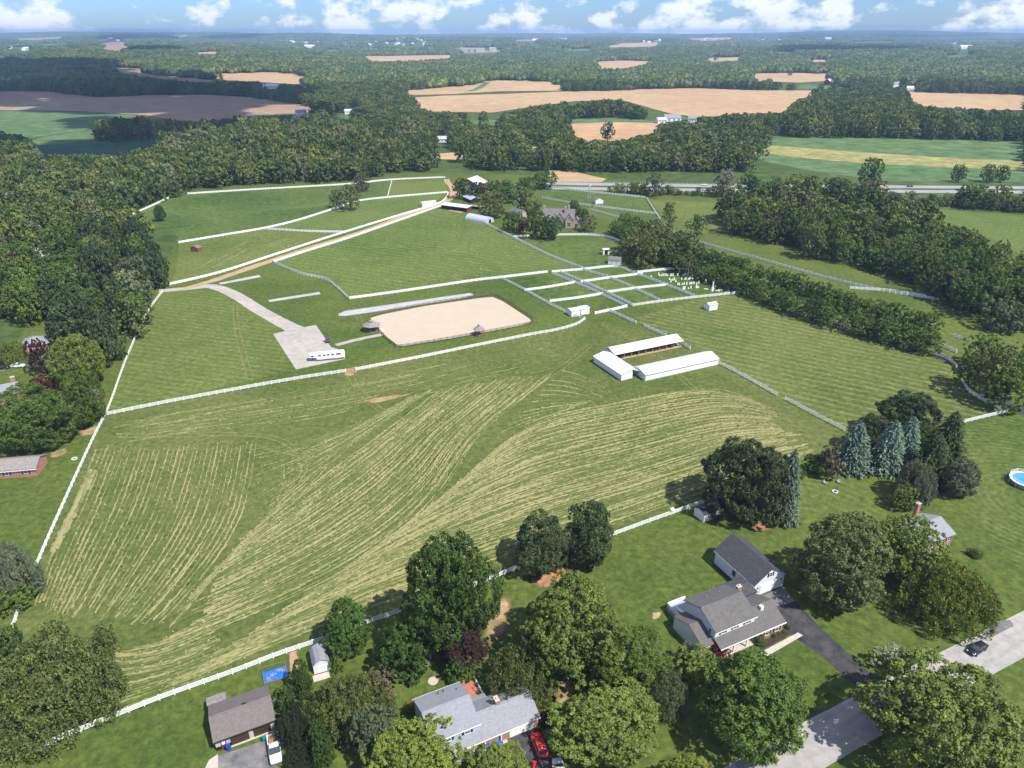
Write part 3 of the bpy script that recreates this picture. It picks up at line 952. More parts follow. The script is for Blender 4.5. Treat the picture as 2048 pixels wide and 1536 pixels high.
def cards(P, Nn, size, rs, aspect=1.0, along=None):
    """leaf sprays: one kite-shaped face each, slightly folded by their own tilt"""
    n = len(P)
    t = unit(np.cross(Nn, unit(rs.normal(size=(n, 3))))) if along is None else unit(along)
    b = unit(np.cross(Nn, t))
    s = (size * rs.uniform(.55, 1.4, n))[:, None]
    a, c = t * s * .5 * aspect, b * s * .5
    k = Nn * s * .16
    V = np.stack([P - a - k, P - c * .85 + a * .1 + k, P + a - k, P + c * .85 + a * .15 + k], 1).reshape(-1, 3)
    F = np.arange(4 * n).reshape(n, 4)
    return V, F


def join_tris(parts):
    """[(V, F3 or F4, var)] to one triangle mesh"""
    Vs, Fs, As = [], [], []
    b = 0
    for V, F, a in parts:
        if F.shape[1] == 4:
            F = np.concatenate([F[:, [0, 1, 2]], F[:, [0, 2, 3]]])
        Vs.append(V)
        Fs.append(F + b)
        As.append(np.broadcast_to(a, (len(V),)))
        b += len(V)
    return np.concatenate(Vs), np.concatenate(Fs), np.concatenate(As)


def broad_crown(name, seed, nlobes=34, leaves=6000, size=.075, mat=None, lobe=(.24, .40), bottom=-.75, core=True, cone=0.0, flat=1.0, droop=0.0, open_=0.0, coarse=False):
    """leafy crown in a unit ball (x, y and z within about +-1)"""
    rs = np.random.RandomState(seed)
    C, r = [], []
    for i in range(nlobes):
        k = (i + .5) / nlobes
        z = 1 - (1 - bottom) * k
        z = min(max(z + rs.uniform(-.12, .12), bottom), .95)
        rad = math.sqrt(max(0, 1 - (z * .98) ** 2))
        if cone:
            rad *= (1 - cone * (z + 1) / 2)
        th = i * 2.39996 + rs.uniform(-.45, .45)
        lr = rs.uniform(*lobe)
        q = rs.uniform(.72, 1.02) - lr * .62
        C.append((math.cos(th) * rad * q * 1.18, math.sin(th) * rad * q * 1.18, z * (1 - lr * .5)))
        r.append(lr)
    for i in range(max(3, nlobes // 5)):
        C.append(tuple(rs.uniform(-.35, .35, 2)) + (rs.uniform(bottom * .6, .5),))
        r.append(rs.uniform(.34, .46))
    C, r = np.array(C), np.array(r)
    bend = 1 + .13 * np.sin(2 * np.arctan2(C[:, 1], C[:, 0]) + rs.uniform(0, 6)) + .10 * np.sin(3 * np.arctan2(C[:, 1], C[:, 0]) + rs.uniform(0, 6))
    C[:, :2] *= bend[:, None]
    # tufts of twigs over the lobes, leaves round each tuft
    nt_ = max(len(C) * 5, leaves // 26)
    tl = rs.choice(len(C), nt_ * 2, p=r ** 2 / (r ** 2).sum())
    TD = unit(unit(rs.normal(size=(nt_ * 2, 3))) + unit(C[tl] + np.array([0, 0, .25])) * .6)
    TP = C[tl] + TD * (r[tl] * rs.uniform(.82, 1.10, nt_ * 2))[:, None] * np.array([1, 1, flat])
    d2 = np.linalg.norm(TP[:, None, :] - C[None], axis=2) / r[None]
    d2[np.arange(len(TP)), tl] = 9
    keep = d2.min(1) > .74
    TP, TD, tl = TP[keep][:nt_], TD[keep][:nt_], tl[keep][:nt_]
    ti = rs.randint(0, len(TP), leaves)
    li = tl[ti]
    D = unit(rs.normal(size=(leaves, 3)) + TD[ti] * .8 + np.array([0, 0, .3]))
    tr_ = r[li] * rs.uniform(.22, .36, leaves)
    P = TP[ti] + D * (tr_ * rs.uniform(.5, 1.1, leaves))[:, None]
    tuft_v = rs.normal(0, .13, len(TP))
    ext = np.percentile(np.abs(P), 97, axis=0)
    top, bot = np.percentile(P[:, 2], 98.5), np.percentile(P[:, 2], 1.5)
    hs = 1 / max(ext[0], ext[1])
    zs_, zo = 1.94 / (top - bot), -(top + bot) / 2
    P = (P + np.array([0, 0, zo])) * np.array([hs, hs, zs_])
    C = (C + np.array([0, 0, zo])) * np.array([hs, hs, zs_])
    if droop:
        P[:, 2] -= droop * rs.uniform(0, 1, len(P)) ** 2 * np.hypot(P[:, 0], P[:, 1])
    Nn = unit(D + rs.normal(size=D.shape) * .5 + np.array([0, 0, .25]))
    al = None
    if droop:
        al = unit(np.array([0, 0, -1.0]) + rs.normal(size=D.shape) * .35)
        Nn = unit(Nn - al * (Nn * al).sum(1)[:, None])
    V, F = cards(P, Nn, size, rs, 1.25 if not droop else 2.2, al)
    lobe_v = rs.uniform(.28, .72, len(C))
    var = np.repeat(np.clip(lobe_v[li] + tuft_v[ti] + rs.normal(0, .14, len(P)), 0, 1), 4)
    parts = [(V, F, var)]
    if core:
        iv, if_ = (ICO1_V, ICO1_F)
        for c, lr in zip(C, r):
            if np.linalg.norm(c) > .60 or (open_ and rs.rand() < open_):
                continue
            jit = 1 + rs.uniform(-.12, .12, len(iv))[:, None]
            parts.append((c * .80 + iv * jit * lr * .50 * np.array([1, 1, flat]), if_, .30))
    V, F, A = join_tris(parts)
    return np_mesh(name, V, F, mat or LEAF, False, A)


def spruce_crown(name, seed, whorls=20, per=11, cardsn=9, size=.15, power=.85, droop=.32, mat=None, base=-.92, ragged=.18, spread=.19):
    """conifer built from whorls of drooping branches with needle sprays"""
    rs = np.random.RandomState(seed)
    P, Nn, AL, VV, SZ = [], [], [], [], []
    for w in range(whorls):
        k = w / (whorls - 1)
        z = base + (1.9) * k
        rad = (1 - k) ** power * .98 + .035
        m = max(4, int(per * (1 - .55 * k)))
        for b in range(m):
            th = 2 * math.pi * (b / m) + w * 1.1 + rs.uniform(-.2, .2)
            L = rad * rs.uniform(1 - ragged * 1.6, 1 + ragged * .6)
            dirv = np.array([math.cos(th), math.sin(th), 0])
            tilt = rs.uniform(.55, 1.3) * droop
            v0 = rs.uniform(.3, .7)
            nc = max(3, int(cardsn * (0.35 + .65 * L)))
            for c in range(nc):
                s = (c + 1) / nc
                side = np.array([-dirv[1], dirv[0], 0]) * rs.uniform(-spread, spread) * L * (1.1 - s * .5)
                p = dirv * L * s + side + np.array([0, 0, z - tilt * L * s * s * 1.0 + .08 * s * L + rs.uniform(-.012, .012)])
                P.append(p)
                al = dirv * 1.0 + side * 2.2 + np.array([0, 0, -tilt * 1.1 * s])
                AL.append(al)
                Nn.append(np.array([0, 0, 1.0]) + dirv * .45 + rs.normal(size=3) * .33)
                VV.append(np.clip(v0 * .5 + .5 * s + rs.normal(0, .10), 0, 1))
                SZ.append(size * (.55 + .6 * L) * (1.25 - .35 * s))
    P, Nn, AL = np.array(P), unit(np.array(Nn)), unit(np.array(AL))
    Nn = unit(Nn - AL * (Nn * AL).sum(1)[:, None])
    V, F = cards(P, Nn, np.array(SZ), rs, 1.55, AL)
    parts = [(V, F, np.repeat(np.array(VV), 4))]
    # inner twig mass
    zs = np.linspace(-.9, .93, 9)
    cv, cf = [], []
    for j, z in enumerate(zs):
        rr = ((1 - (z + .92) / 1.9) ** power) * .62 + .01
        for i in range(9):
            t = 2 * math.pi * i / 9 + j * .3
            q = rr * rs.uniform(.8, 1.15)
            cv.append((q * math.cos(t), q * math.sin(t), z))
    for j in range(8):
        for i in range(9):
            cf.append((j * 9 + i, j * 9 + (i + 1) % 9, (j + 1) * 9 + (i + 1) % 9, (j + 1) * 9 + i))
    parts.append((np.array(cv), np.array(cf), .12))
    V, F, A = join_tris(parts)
    return np_mesh(name, V, F, mat or LEAF, False, A)


def trunk_mesh(name, seed, limbs=6, mat=None, reach=.62):
    """unit trunk: foot at z 0, top of the tree at z 1; limbs spread to x, y of about 0.6"""
    rs = random.Random(seed)
    b = MB()
    pts = [(0, 0, 0, .045), (.01, .005, .04, .034), (rs.uniform(-.02, .02), rs.uniform(-.02, .02), .35, .026), (rs.uniform(-.03, .03), rs.uniform(-.03, .03), .65, .015), (0, 0, .9, .004)]
    for p, q in zip(pts, pts[1:]):
        b.cyl(p[:3], q[:3], p[3], q[3], 8, False)
    for i in range(limbs):
        t = 2 * math.pi * i / limbs + rs.uniform(-.4, .4)
        z0 = rs.uniform(.22, .6)
        L = rs.uniform(.6, 1) * reach * (1 - .5 * z0)
        e = (math.cos(t) * L, math.sin(t) * L, z0 + rs.uniform(.14, .3))
        mid = (e[0] * .5, e[1] * .5, z0 + (e[2] - z0) * .4)
        b.cyl((0, 0, z0), mid, .014, .009, 6, False)
        b.cyl(mid, e, .009, .003, 5, False)
    me = bpy.data.meshes.new(name)
    me.from_pydata(b.v, [], b.f)
    me.materials.append(mat or M['bark'])
    return me


TRUNKS = [trunk_mesh('trunk_mesh', s) for s in (1, 2, 3)]
CROWN = {
    'hero': [broad_crown('crown_leaves', s, 60, 34000, .038, lobe=(.19, .33)) for s in (11, 12, 13, 14)],
    'heroL': [broad_crown('crown_leaves', s, 84, 34000, .039, lobe=(.14, .25)) for s in (21, 22)],
    'oval': [broad_crown('crown_leaves', s, 54, 17000, .052, cone=.45, bottom=-.92) for s in (31, 32)],
    'mid': [broad_crown('crown_leaves', s, 40, 5200, .085, bottom=-.8, lobe=(.2, .34)) for s in (41, 42, 43, 44, 45)],
    'open': [broad_crown('crown_leaves', s, 30, 2600, .10, lobe=(.14, .28), open_=.5, bottom=-.8) for s in (51, 52)],
    'weep': [broad_crown('crown_leaves', s, 60, 22000, .034, droop=.45, bottom=-.6, lobe=(.16, .28)) for s in (61, 62)],
    'bush': [broad_crown('crown_leaves', s, 30, 8000, .075, bottom=-.85, lobe=(.24, .40)) for s in (71, 72)],
    'pine': [broad_crown('crown_needles', s, 46, 26000, .042, flat=.55, lobe=(.17, .30), cone=.30, bottom=-.85, open_=.3) for s in (81, 82)],
    'pinem': [broad_crown('crown_needles', s, 38, 3000, .12, flat=.55, lobe=(.18, .32), cone=.55, bottom=-.85) for s in (83, 84)],
    'spruce': [spruce_crown('crown_needles', s, 26, 22, 20, .095, power=.50, droop=.26, ragged=.26) for s in (91, 92)],
    'blue': [spruce_crown('crown_needles', s, 26, 20, 18, .10, power=.58, droop=.20, ragged=.14) for s in (95, 96)],
    'larch': [broad_crown('crown_needles', s, 90, 32000, .036, cone=.35, flat=.62, lobe=(.16, .27), bottom=-.9) for s in (98, 99)],
    'hedge': [broad_crown('crown_leaves', s, 44, 9000, .06, cone=.3, bottom=-.97, lobe=(.3, .42)) for s in (101,)],
}
COLS = {  # leaf reflectance
    'green': (.108, .172, .034), 'deep': (.074, .134, .028), 'light': (.160, .212, .048), 'yellow': (.175, .220, .042), 'silver': (.165, .200, .110),
    'conifer': (.068, .104, .042), 'bluegreen': (.165, .225, .210), 'greygreen': (.165, .190, .140), 'purple': (.070, .036, .038), 'red': (.130, .020, .030),
    'brown': (.150, .125, .080), 'olive': (.138, .170, .052), 'larch': (.130, .170, .062),
}
TREE_N = [0]


def tree_at(base, h, w, kind='mid', col='green', name=None, label=None, group=None, cat='tree', low=.12, trunk=True, seed=None, depth=None, jit=.16):
    """a tree standing at BASE, H metres tall with a crown W metres wide whose underside is at LOW of the height"""
    TREE_N[0] += 1
    rnd = random.Random(TREE_N[0] * 7 + 3 if seed is None else seed)
    if name is None:
        name = {'spruce': 'spruce_tree', 'blue': 'spruce_tree', 'pine': 'pine_tree', 'pinem': 'pine_tree', 'bush': 'shrub', 'hedge': 'shrub', 'weep': 'weeping_tree', 'larch': 'larch_tree'}.get(kind, 'broadleaf_tree')
    t = thing(name, base, rnd.uniform(0, 6.28), label, cat, group)
    ms = CROWN[kind]
    c = bpy.data.objects.new('crown', ms[rnd.randrange(len(ms))])
    ch = h * (1 - low)
    k_ = rnd.uniform(.87, 1.13) if kind in ('mid', 'open', 'hero', 'bush', 'pinem') else 1.0
    c.scale = (w / 2 * k_, (depth or w) / 2 / k_, ch / 2 / .97)
    c.location = (0, 0, h * low + ch / 2)
    q = COLS[col] if isinstance(col, str) else col
    g = rnd.uniform(1 - jit, 1 + jit) * (1.22 if kind in ('mid', 'open', 'pinem') else 1.08)
    c.color = (q[0] * g * rnd.uniform(.94, 1.06), q[1] * g, q[2] * g, 1)
    link(c, t)
    if trunk:
        k = bpy.data.objects.new('trunk', TRUNKS[rnd.randrange(3)])
        k.scale = (h * .8, h * .8, h * .93) if kind not in ('bush', 'hedge') else (w * .5, w * .5, h * .8)
        if kind in ('spruce', 'blue', 'pine', 'pinem', 'larch', 'oval', 'hedge'):
            k.scale = (w * .8, w * .8, h * .93)
        link(k, t)
    return t


def T(u, vt, vb, wpx, kind, col, label, low=.12, **kw):
    """tree from its outline in the picture: crown from vt down to vb, wpx wide, centred on u"""
    b = at(u, vb)
    dep = b.y * _cp + CAM_H * _sp
    if kind in ('spruce', 'blue', 'hedge', 'pine', 'pinem'):
        w = wpx * dep / FPX
        b = at(u, vb - .18 * w * FPX / dep)
        best, bh = 1e9, 5
        for hh in np.arange(.6, 32, .1):
            e = abs(to_px(b.x, b.y, hh * .97)[1] - vt)
            if e < best:
                best, bh = e, hh
        return tree_at(b, bh, w, kind, col, label=label, low=low, **kw)
    if kind in ('hero', 'heroL', 'larch', 'weep'):
        vb = vb + .09 * (vb - vt)
    vc = (vt + vb) / 2
    zc = 3.0
    for _ in range(4):
        c = at(u, vc, zc)
        dep = c.y * _cp - (zc - CAM_H) * _sp
        dl = PITCH + math.atan((vc - 768) / FPX)
        E, a = (vb - vt) * dep / FPX / 2, wpx * dep / FPX / 2
        half = math.sqrt(max(E * E - (a * math.sin(dl)) ** 2, (.62 * a * math.cos(dl)) ** 2)) / math.cos(dl)
        half = min(half, 1.25 * a)
        h = 2 * half / (1 - low)
        zc = h - half
    c = at(u, vc, zc)
    return tree_at((c.x, c.y, float(terrain(c.x, c.y))), h, 2 * a, kind, col, label=label, low=low, **kw)


# yard and garden trees, one by one
T(898, 1074, 1268, 182, 'hero', 'deep', 'largest dark green round tree overhanging the front field fence')
T(694, 1190, 1312, 92, 'oval', 'deep', 'dense dark pyramidal tree beside the grey gambrel shed', low=.04)
T(806, 1250, 1356, 98, 'bush', 'deep', 'smooth round dark tree in the lawn behind the grey-roofed house', name='broadleaf_tree', low=.06)
T(928, 1252, 1330, 82, 'hero', 'purple', 'purple-brown plum tree behind the brick patio')
T(922, 1305, 1362, 62, 'bush', 'green', 'small green tree in front of the purple plum', name='broadleaf_tree')
T(1146, 1162, 1335, 205, 'heroL', 'light', 'tall pale green tree left of the brick house')
T(1256, 1255, 1378, 140, 'hero', 'green', 'mid green tree at the lower right of the tall pale one')
T(1046, 1285, 1385, 140, 'weep', 'olive', 'drooping olive-green tree overhanging the grey roof')
T(1218, 1365, 1512, 190, 'hero', 'light', 'round bright tree right of the dark driveway with the red car')
T(1336, 1340, 1415, 80, 'weep', 'silver', 'pale silvery shrub-like tree beside the bright round one')
T(1512, 1306, 1482, 208, 'hero', 'green', 'broad green tree in front of the brick house porch')
T(1388, 1292, 1355, 84, 'bush', 'light', 'small light green tree at the left front corner of the brick house', name='broadleaf_tree')
T(1440, 1292, 1318, 40, 'bush', 'red', 'small red maple at the porch of the brick house', name='red_maple', low=.1)
T(1888, 1326, 1525, 290, 'hero', 'light', 'huge roadside tree in the lower right corner')
T(1786, 1290, 1345, 74, 'open', (.30, .33, .24), 'dogwood with white blossom beside the driveway mouth', name='flowering_tree')
T(1694, 1024, 1190, 190, 'larch', 'larch', 'big feathery conifer on the lawn right of the white garage', low=.05)
T(1818, 1030, 1148, 140, 'heroL', 'light', 'light green tree covering the small brick house at the right')
T(1905, 1130, 1228, 165, 'weep', 'yellow', 'spreading yellow-green tree above the parked dark car')
T(1833, 922, 996, 82, 'weep', 'greygreen', 'grey weeping conifer below the blue spruces', low=.04, name='weeping_conifer')
T(1913, 926, 1000, 74, 'pine', 'greygreen', 'pale grey-green pine at the right end of the spruce clump', low=.05)
T(1812, 970, 1018, 50, 'bush', 'yellow', 'small yellow-green tree above the brick house roof', name='broadleaf_tree', low=.06)
T(1698, 846, 952, 84, 'blue', 'bluegreen', 'leftmost blue spruce of the clump at the field corner', low=.02)
T(1768, 846, 955, 80, 'blue', 'bluegreen', 'middle blue spruce of the clump at the field corner', low=.02)
T(1802, 838, 945, 66, 'blue', 'bluegreen', 'right-hand blue spruce of the clump at the field corner', low=.02)
T(1880, 828, 952, 90, 'spruce', 'conifer', 'dark spruce right of the blue spruces, its tip nearest the field', low=.02)
T(1850, 868, 976, 84, 'spruce', 'conifer', 'dark spruce in front at the right of the blue spruces', low=.02)
T(1806, 793, 900, 120, 'pine', 'conifer', 'tall dark pine behind the blue spruces', low=.05)
T(1735, 835, 915, 70, 'pine', 'conifer', 'dark pine behind the leftmost blue spruce', low=.05)
T(1664, 888, 955, 60, 'open', 'brown', 'thin brownish conifer at the left end of the spruce clump', low=.03)
T(1634, 912, 945, 50, 'bush', 'green', 'round shrub left of the spruce clump')
T(1598, 937, 953, 28, 'bush', 'green', 'small ball shrub between the two spruce groups')
T(1466, 890, 1045, 140, 'pine', 'conifer', 'largest dark spruce behind the black-roofed shed', low=.02)
T(1524, 912, 1058, 105, 'pine', (.085, .115, .048), 'mid green spruce right of the largest dark one', low=.02)
T(1563, 905, 1052, 68, 'blue', 'bluegreen', 'narrow blue spruce at the right of the dark spruces', low=.02)
T(1082, 1042, 1150, 112, 'pine', 'conifer', 'left dark pine standing at the front field fence', low=.06)
T(1176, 1017, 1138, 112, 'pine', 'conifer', 'right dark pine standing at the front field fence', low=.06)
T(108, 1290, 1412, 245, 'weep', 'olive', 'wide dark thicket of a tree in the lower left corner', low=.04)
T(8, 1250, 1330, 70, 'bush', 'deep', 'dark bush at the left edge below the fence end', low=.04)
T(22, 1080, 1190, 92, 'weep', (.165, .195, .135), 'silvery willow at the left edge outside the fence', low=.04)
T(30, 1170, 1215, 74, 'bush', 'green', 'green shrub growing through the left fence', low=.04)
T(835, 1446, 1560, 175, 'heroL', 'yellow', 'yellow-green tree in front of the grey-roofed house')
T(752, 1412, 1505, 92, 'heroL', 'silver', 'grey-green tree left of the yellow-green one')
T(700, 1372, 1440, 150, 'weep', 'olive', 'tangled olive shrub behind the arborvitae row', cat='shrub', low=.04)
T(758, 1340, 1395, 84, 'open', 'brown', 'twiggy brownish shrub left of the grey-roofed house', cat='shrub', low=.05)
T(606, 1325, 1385, 34, 'hedge', 'deep', 'upper dark columnar arborvitae by the blue tarp', low=.01)
T(612, 1350, 1400, 30, 'hedge', 'deep', 'lower dark columnar arborvitae by the blue tarp', low=.01)
T(640, 1445, 1505, 36, 'hedge', 'deep', 'upper columnar arborvitae of the pair left of the yellow-green tree', low=.01)
T(652, 1475, 1540, 40, 'hedge', 'deep', 'lower columnar arborvitae of the pair left of the yellow-green tree', low=.01)
T(566, 1372, 1418, 42, 'bush', 'deep', 'round evergreen bush beside the brown garage', low=.02)
T(588, 1402, 1480, 72, 'weep', (.050, .062, .034), 'dark drooping shrub right of the brown garage', low=.03, name='shrub', cat='shrub')
T(598, 1488, 1535, 62, 'weep', (.050, .062, .034), 'small dark drooping shrub beside the pickup truck', low=.03, name='shrub', cat='shrub')
T(1000, 1506, 1580, 130, 'hero', 'light', 'bright tree at the bottom edge left of the red car')
T(1372, 1508, 1590, 100, 'hero', 'yellow', 'bright tree cut by the bottom edge right of the centre')
T(1092, 1424, 1452, 30, 'bush', (.045, .012, .018), 'round dark red bush at the corner of the garage with the red car', low=.04)
T(828, 1400, 1424, 30, 'bush', (.28, .21, .03), 'yellow flowering bush at the left end of the grey-roofed house', low=.05)
T(672, 1314, 1343, 28, 'bush', 'green', 'round bush at the door of the grey gambrel shed', low=.03)
T(1952, 1095, 1116, 26, 'bush', 'olive', 'small shrub on the lawn right of the small brick house', low=.03)
T(1945, 706, 768, 62, 'mid', 'green', 'tree at the bend of the curved white fence')
T(1990, 694, 790, 78, 'mid', 'olive', 'tree just right of the one at the fence bend')
T(2018, 740, 815, 84, 'mid', 'green', 'tree at the right edge above the fence corner')
T(1968, 668, 728, 64, 'mid', 'green', 'tree beside the short white fence at the right')
T(2035, 690, 760, 70, 'mid', 'green', 'tree at the right edge behind the farm avenue')
# gardens at the left
T(64, 772, 878, 132, 'hero', 'green', 'big green tree left of the red shed')
T(164, 742, 838, 82, 'hero', 'green', 'green tree in front of the red shed', low=.06)
T(152, 672, 758, 100, 'hero', 'light', 'bright green tree behind the red shed')
T(76, 680, 742, 50, 'mid', 'purple', 'dark purple tree beside the white parked car')
T(85, 752, 786, 46, 'bush', 'red', 'low red maple on the lawn at the left', name='red_maple')
T(18, 682, 722, 62, 'weep', 'yellow', 'yellow-green bush by the pale hip roof', name='shrub', cat='shrub')
T(22, 508, 560, 62, 'mid', 'purple', 'dark purple-black tree at the left edge')
T(175, 830, 850, 26, 'bush', 'yellow', 'small bright bush under the tree by the red shed', low=.02)
# the farmstead
for a in ((924, 358, 392, 38, 'mid', 'deep', 'round tree beside the big barn'), (957, 366, 408, 40, 'pinem', 'conifer', 'dark pine between barn and grey stable'),
          (983, 384, 430, 52, 'mid', 'olive', 'broad olive tree behind the hoop house'), (985, 362, 396, 40, 'mid', 'deep', 'dark tree behind the olive one'),
          (1018, 374, 402, 34, 'mid', 'deep', 'dark tree left of the purple farm tree'), (1050, 378, 425, 56, 'open', 'olive', 'thin-leaved olive tree above the stone annex'),
          (1068, 402, 424, 26, 'bush', 'light', 'bright green round tree beside the stone annex'), (1043, 398, 424, 18, 'oval', 'purple', 'slim purple tree behind the stone annex'),
          (1028, 424, 458, 44, 'mid', 'deep', 'dark tree in front of the stone annex'), (1046, 438, 464, 22, 'mid', 'red', 'small red tree below the stone annex'),
          (1072, 424, 470, 50, 'mid', 'deep', 'left dark tree before the farmhouse front'), (1104, 432, 474, 46, 'mid', 'deep', 'right dark tree before the farmhouse front'),
          (1148, 402, 430, 26, 'oval', 'green', 'pointed tree behind the farmhouse'), (1166, 418, 440, 24, 'bush', 'deep', 'dark round tree at the right of the farmhouse'),
          (1176, 432, 458, 44, 'open', 'silver', 'silvery tree right of the farmhouse gable'), (1012, 360, 380, 30, 'mid', 'green', 'tree behind the blue trampoline'),
          (1052, 355, 388, 40, 'mid', 'deep', 'dark tree at the back of the farmyard'), (1090, 344, 372, 48, 'mid', 'green', 'round tree at the highway end of the farmyard'),
          (700, 370, 414, 46, 'open', 'olive', 'thin tree in the middle of the far left pasture'), (672, 380, 412, 30, 'open', 'olive', 'smaller thin tree beside the one in the far left pasture'),
          (722, 350, 378, 40, 'mid', 'brown', 'brownish tree on the pasture skyline'), (1340, 404, 445, 34, 'open', 'olive', 'bare young tree in the dry strip'),
          (1396, 430, 468, 44, 'open', 'green', 'leaning tree left of the grove'), (318, 410, 440, 22, 'oval', 'deep', 'single dark tree at the edge of the left pasture'),
          (1310, 346, 388, 36, 'open', 'silver', 'pale thin tree beside the highway'), (1450, 340, 388, 50, 'open', (.20, .21, .17), 'pale grey blossoming tree beside the highway')):
    T(*a)
# single trees in the far fields
for a in ((1745, 318, 368, 46, 'mid', 'green', 'tall round tree standing out beside the highway'), (1920, 328, 362, 24, 'mid', 'green', 'left tree of the three beyond the highway'),
          (1978, 330, 360, 30, 'mid', 'green', 'middle tree of the three beyond the highway'), (2005, 332, 360, 26, 'mid', 'deep', 'right tree of the three beyond the highway'),
          (1216, 238, 284, 26, 'mid', 'deep', 'tree at the left end of the ochre stubble'), (1580, 143, 150, 10, 'mid', 'deep', 'lone tree on the tan field by the red barn'),
          (1537, 158, 172, 14, 'mid', (.05, .03, .03), 'dark red tree in the hedge by the tan field'), (442, 148, 158, 9, 'mid', 'deep', 'lone tree on the tan rounded field'),
          (605, 158, 170, 12, 'mid', 'olive', 'single tree at the end of the tan rounded field')):
    T(*a)


# dead tree between the two fence pines
def dead_tree(u, v, h, label, seed=3):
    rnd = random.Random(seed)
    t = thing('dead_tree', at(u, v), 0, label, 'tree')
    b = MB()
    b.cyl((0, 0, 0), (.1, 0, h * .5), .16, .10, 7)
    b.cyl((.1, 0, h * .5), (0, .1, h), .10, .02, 6)
    b.obj('trunk', M['deadwood'], t)
    b = MB()
    for i in range(26):
        z = h * rnd.uniform(.3, .98)
        a = rnd.uniform(0, 6.28)
        L = rnd.uniform(.6, 2.2) * (1.15 - z / h * .6)
        e = Vector((math.cos(a) * L, math.sin(a) * L, z + rnd.uniform(.1, .9)))
        b.cyl((.05, 0, z), e, .035, .012, 4, False)
        for k in range(3):
            s = rnd.uniform(.4, .95)
            p = Vector((.05, 0, z)).lerp(e, s)
            b.cyl(p, p + Vector((rnd.uniform(-.6, .6), rnd.uniform(-.6, .6), rnd.uniform(0, .6))), .018, .008, 3, False)
    tag(b.obj('branches', M['deadwood'], t), kind='stuff')


dead_tree(1134, 1132, 9.5, 'bare dead tree between the two pines at the fence')
dead_tree(1806, 520, 10, 'bare pale tree trunk rising from the right grove', 5)

def ordinal(n):
    one = ['', 'first', 'second', 'third', 'fourth', 'fifth', 'sixth', 'seventh', 'eighth', 'ninth', 'tenth', 'eleventh', 'twelfth', 'thirteenth', 'fourteenth', 'fifteenth', 'sixteenth', 'seventeenth', 'eighteenth', 'nineteenth']
    if n < 20:
        return one[n]
    return {20: 'twentieth', 30: 'thirtieth', 40: 'fortieth'}[n] if n % 10 == 0 else {2: 'twenty', 3: 'thirty', 4: 'forty'}[n // 10] + '-' + one[n % 10]


# avenue: a clipped double row
AV = 'trees of the farm avenue'
for row, pts in enumerate(([(1228, 468), (1285, 502), (1340, 536), (1400, 558), (1500, 592), (1600, 634), (1700, 664), (1800, 694), (1872, 712)],
                           [(1245, 452), (1310, 488), (1372, 520), (1430, 540), (1520, 568), (1600, 592), (1700, 628), (1790, 656), (1880, 684)])):
    S = [at(*p) for p in spline(pts, 12)]
    acc, last = 0.0, S[0]
    rnd = random.Random(row)
    nxt = 0.0
    cnt = 0
    for p in S[1:]:
        acc += (p - last).length
        last = p
        if acc >= nxt:
            nxt = acc + rnd.uniform(5.6, 7.0)
            u, v = to_px(p.x, p.y, 0)
            cnt += 1
            tree_at(p + Vector((rnd.uniform(-.6, .6), rnd.uniform(-.6, .6), 0)), rnd.uniform(7.6, 10.2), rnd.uniform(8.2, 10.4), 'mid', 'deep' if rnd.random() < .3 else 'green', low=.06, jit=.1, group=AV,
                    label='%s tree from the farmhouse end in the %s row of the avenue' % (ordinal(cnt), ('near', 'far')[row]))

# shrubs and trees on the highway verge
rnd = random.Random(31)
VG = 'shrubs and trees of the highway verge'
for k in range(68):
    u = 1225 + (2060 - 1225) * (k + rnd.uniform(-.5, .5)) / 68
    v = np.interp(u, [1225, 1500, 1700, 1880, 2060], [389, 389, 398, 412, 424]) + rnd.uniform(-4, 3)
    tall = 1490 < u < 1770 or u > 1880
    hh = rnd.uniform(8, 15) if tall and rnd.random() < .75 else rnd.uniform(2.5, 8.5)
    kd = rnd.choice(['mid', 'mid', 'open'])
    cl = rnd.choice(['green', 'deep', 'olive', 'silver', 'brown', 'light'])
    tree_at(at(u, v), hh, hh * rnd.uniform(.95, 1.4), kd, cl, low=.03, jit=.2, group=VG,
            label='%s %s %s on the near verge of the highway' % ({'green': 'mid green', 'deep': 'dark green', 'olive': 'olive', 'silver': 'silvery', 'brown': 'brownish', 'light': 'light green'}[cl],
                                                              'tall' if hh > 8.5 else ('low' if hh < 5 else 'middling'), 'thin-leaved tree' if kd == 'open' else 'leafy tree'))

# ------------------------------------------------------------------ woods
WOODS = [
    # left wood down to the gardens
    [(-60, 352), (0, 345), (330, 345), (700, 345), (760, 352), (690, 364), (540, 368), (380, 380), (335, 398), (262, 432), (252, 446), (320, 462), (350, 498), (352, 540), (332, 566), (308, 590),
     (292, 640), (270, 700), (262, 725), (232, 742), (206, 752), (190, 735), (130, 705), (100, 660), (0, 656), (-60, 656)],
    # grove at the right
    [(1428, 436), (1500, 424), (1600, 410), (1700, 415), (1790, 430), (1880, 452), (1960, 486), (2070, 540), (2070, 690), (2010, 672), (1960, 648), (1900, 610), (1850, 592), (1800, 575), (1760, 560), (1700, 528), (1640, 520), (1580, 512), (1520, 490), (1470, 470)],
    # clump behind the pens
    [(1250, 505), (1290, 490), (1370, 522), (1400, 545), (1370, 538), (1290, 542), (1255, 532)],
    # trees along the highway
    [(1230, 386), (1500, 388), (1580, 392), (1700, 398), (1880, 410), (2070, 424), (2070, 388), (1500, 382), (1230, 380)],
    # far bank of the highway
    [(1480, 352), (1560, 360), (1740, 366), (1740, 360), (1640, 352), (1500, 330)],
]
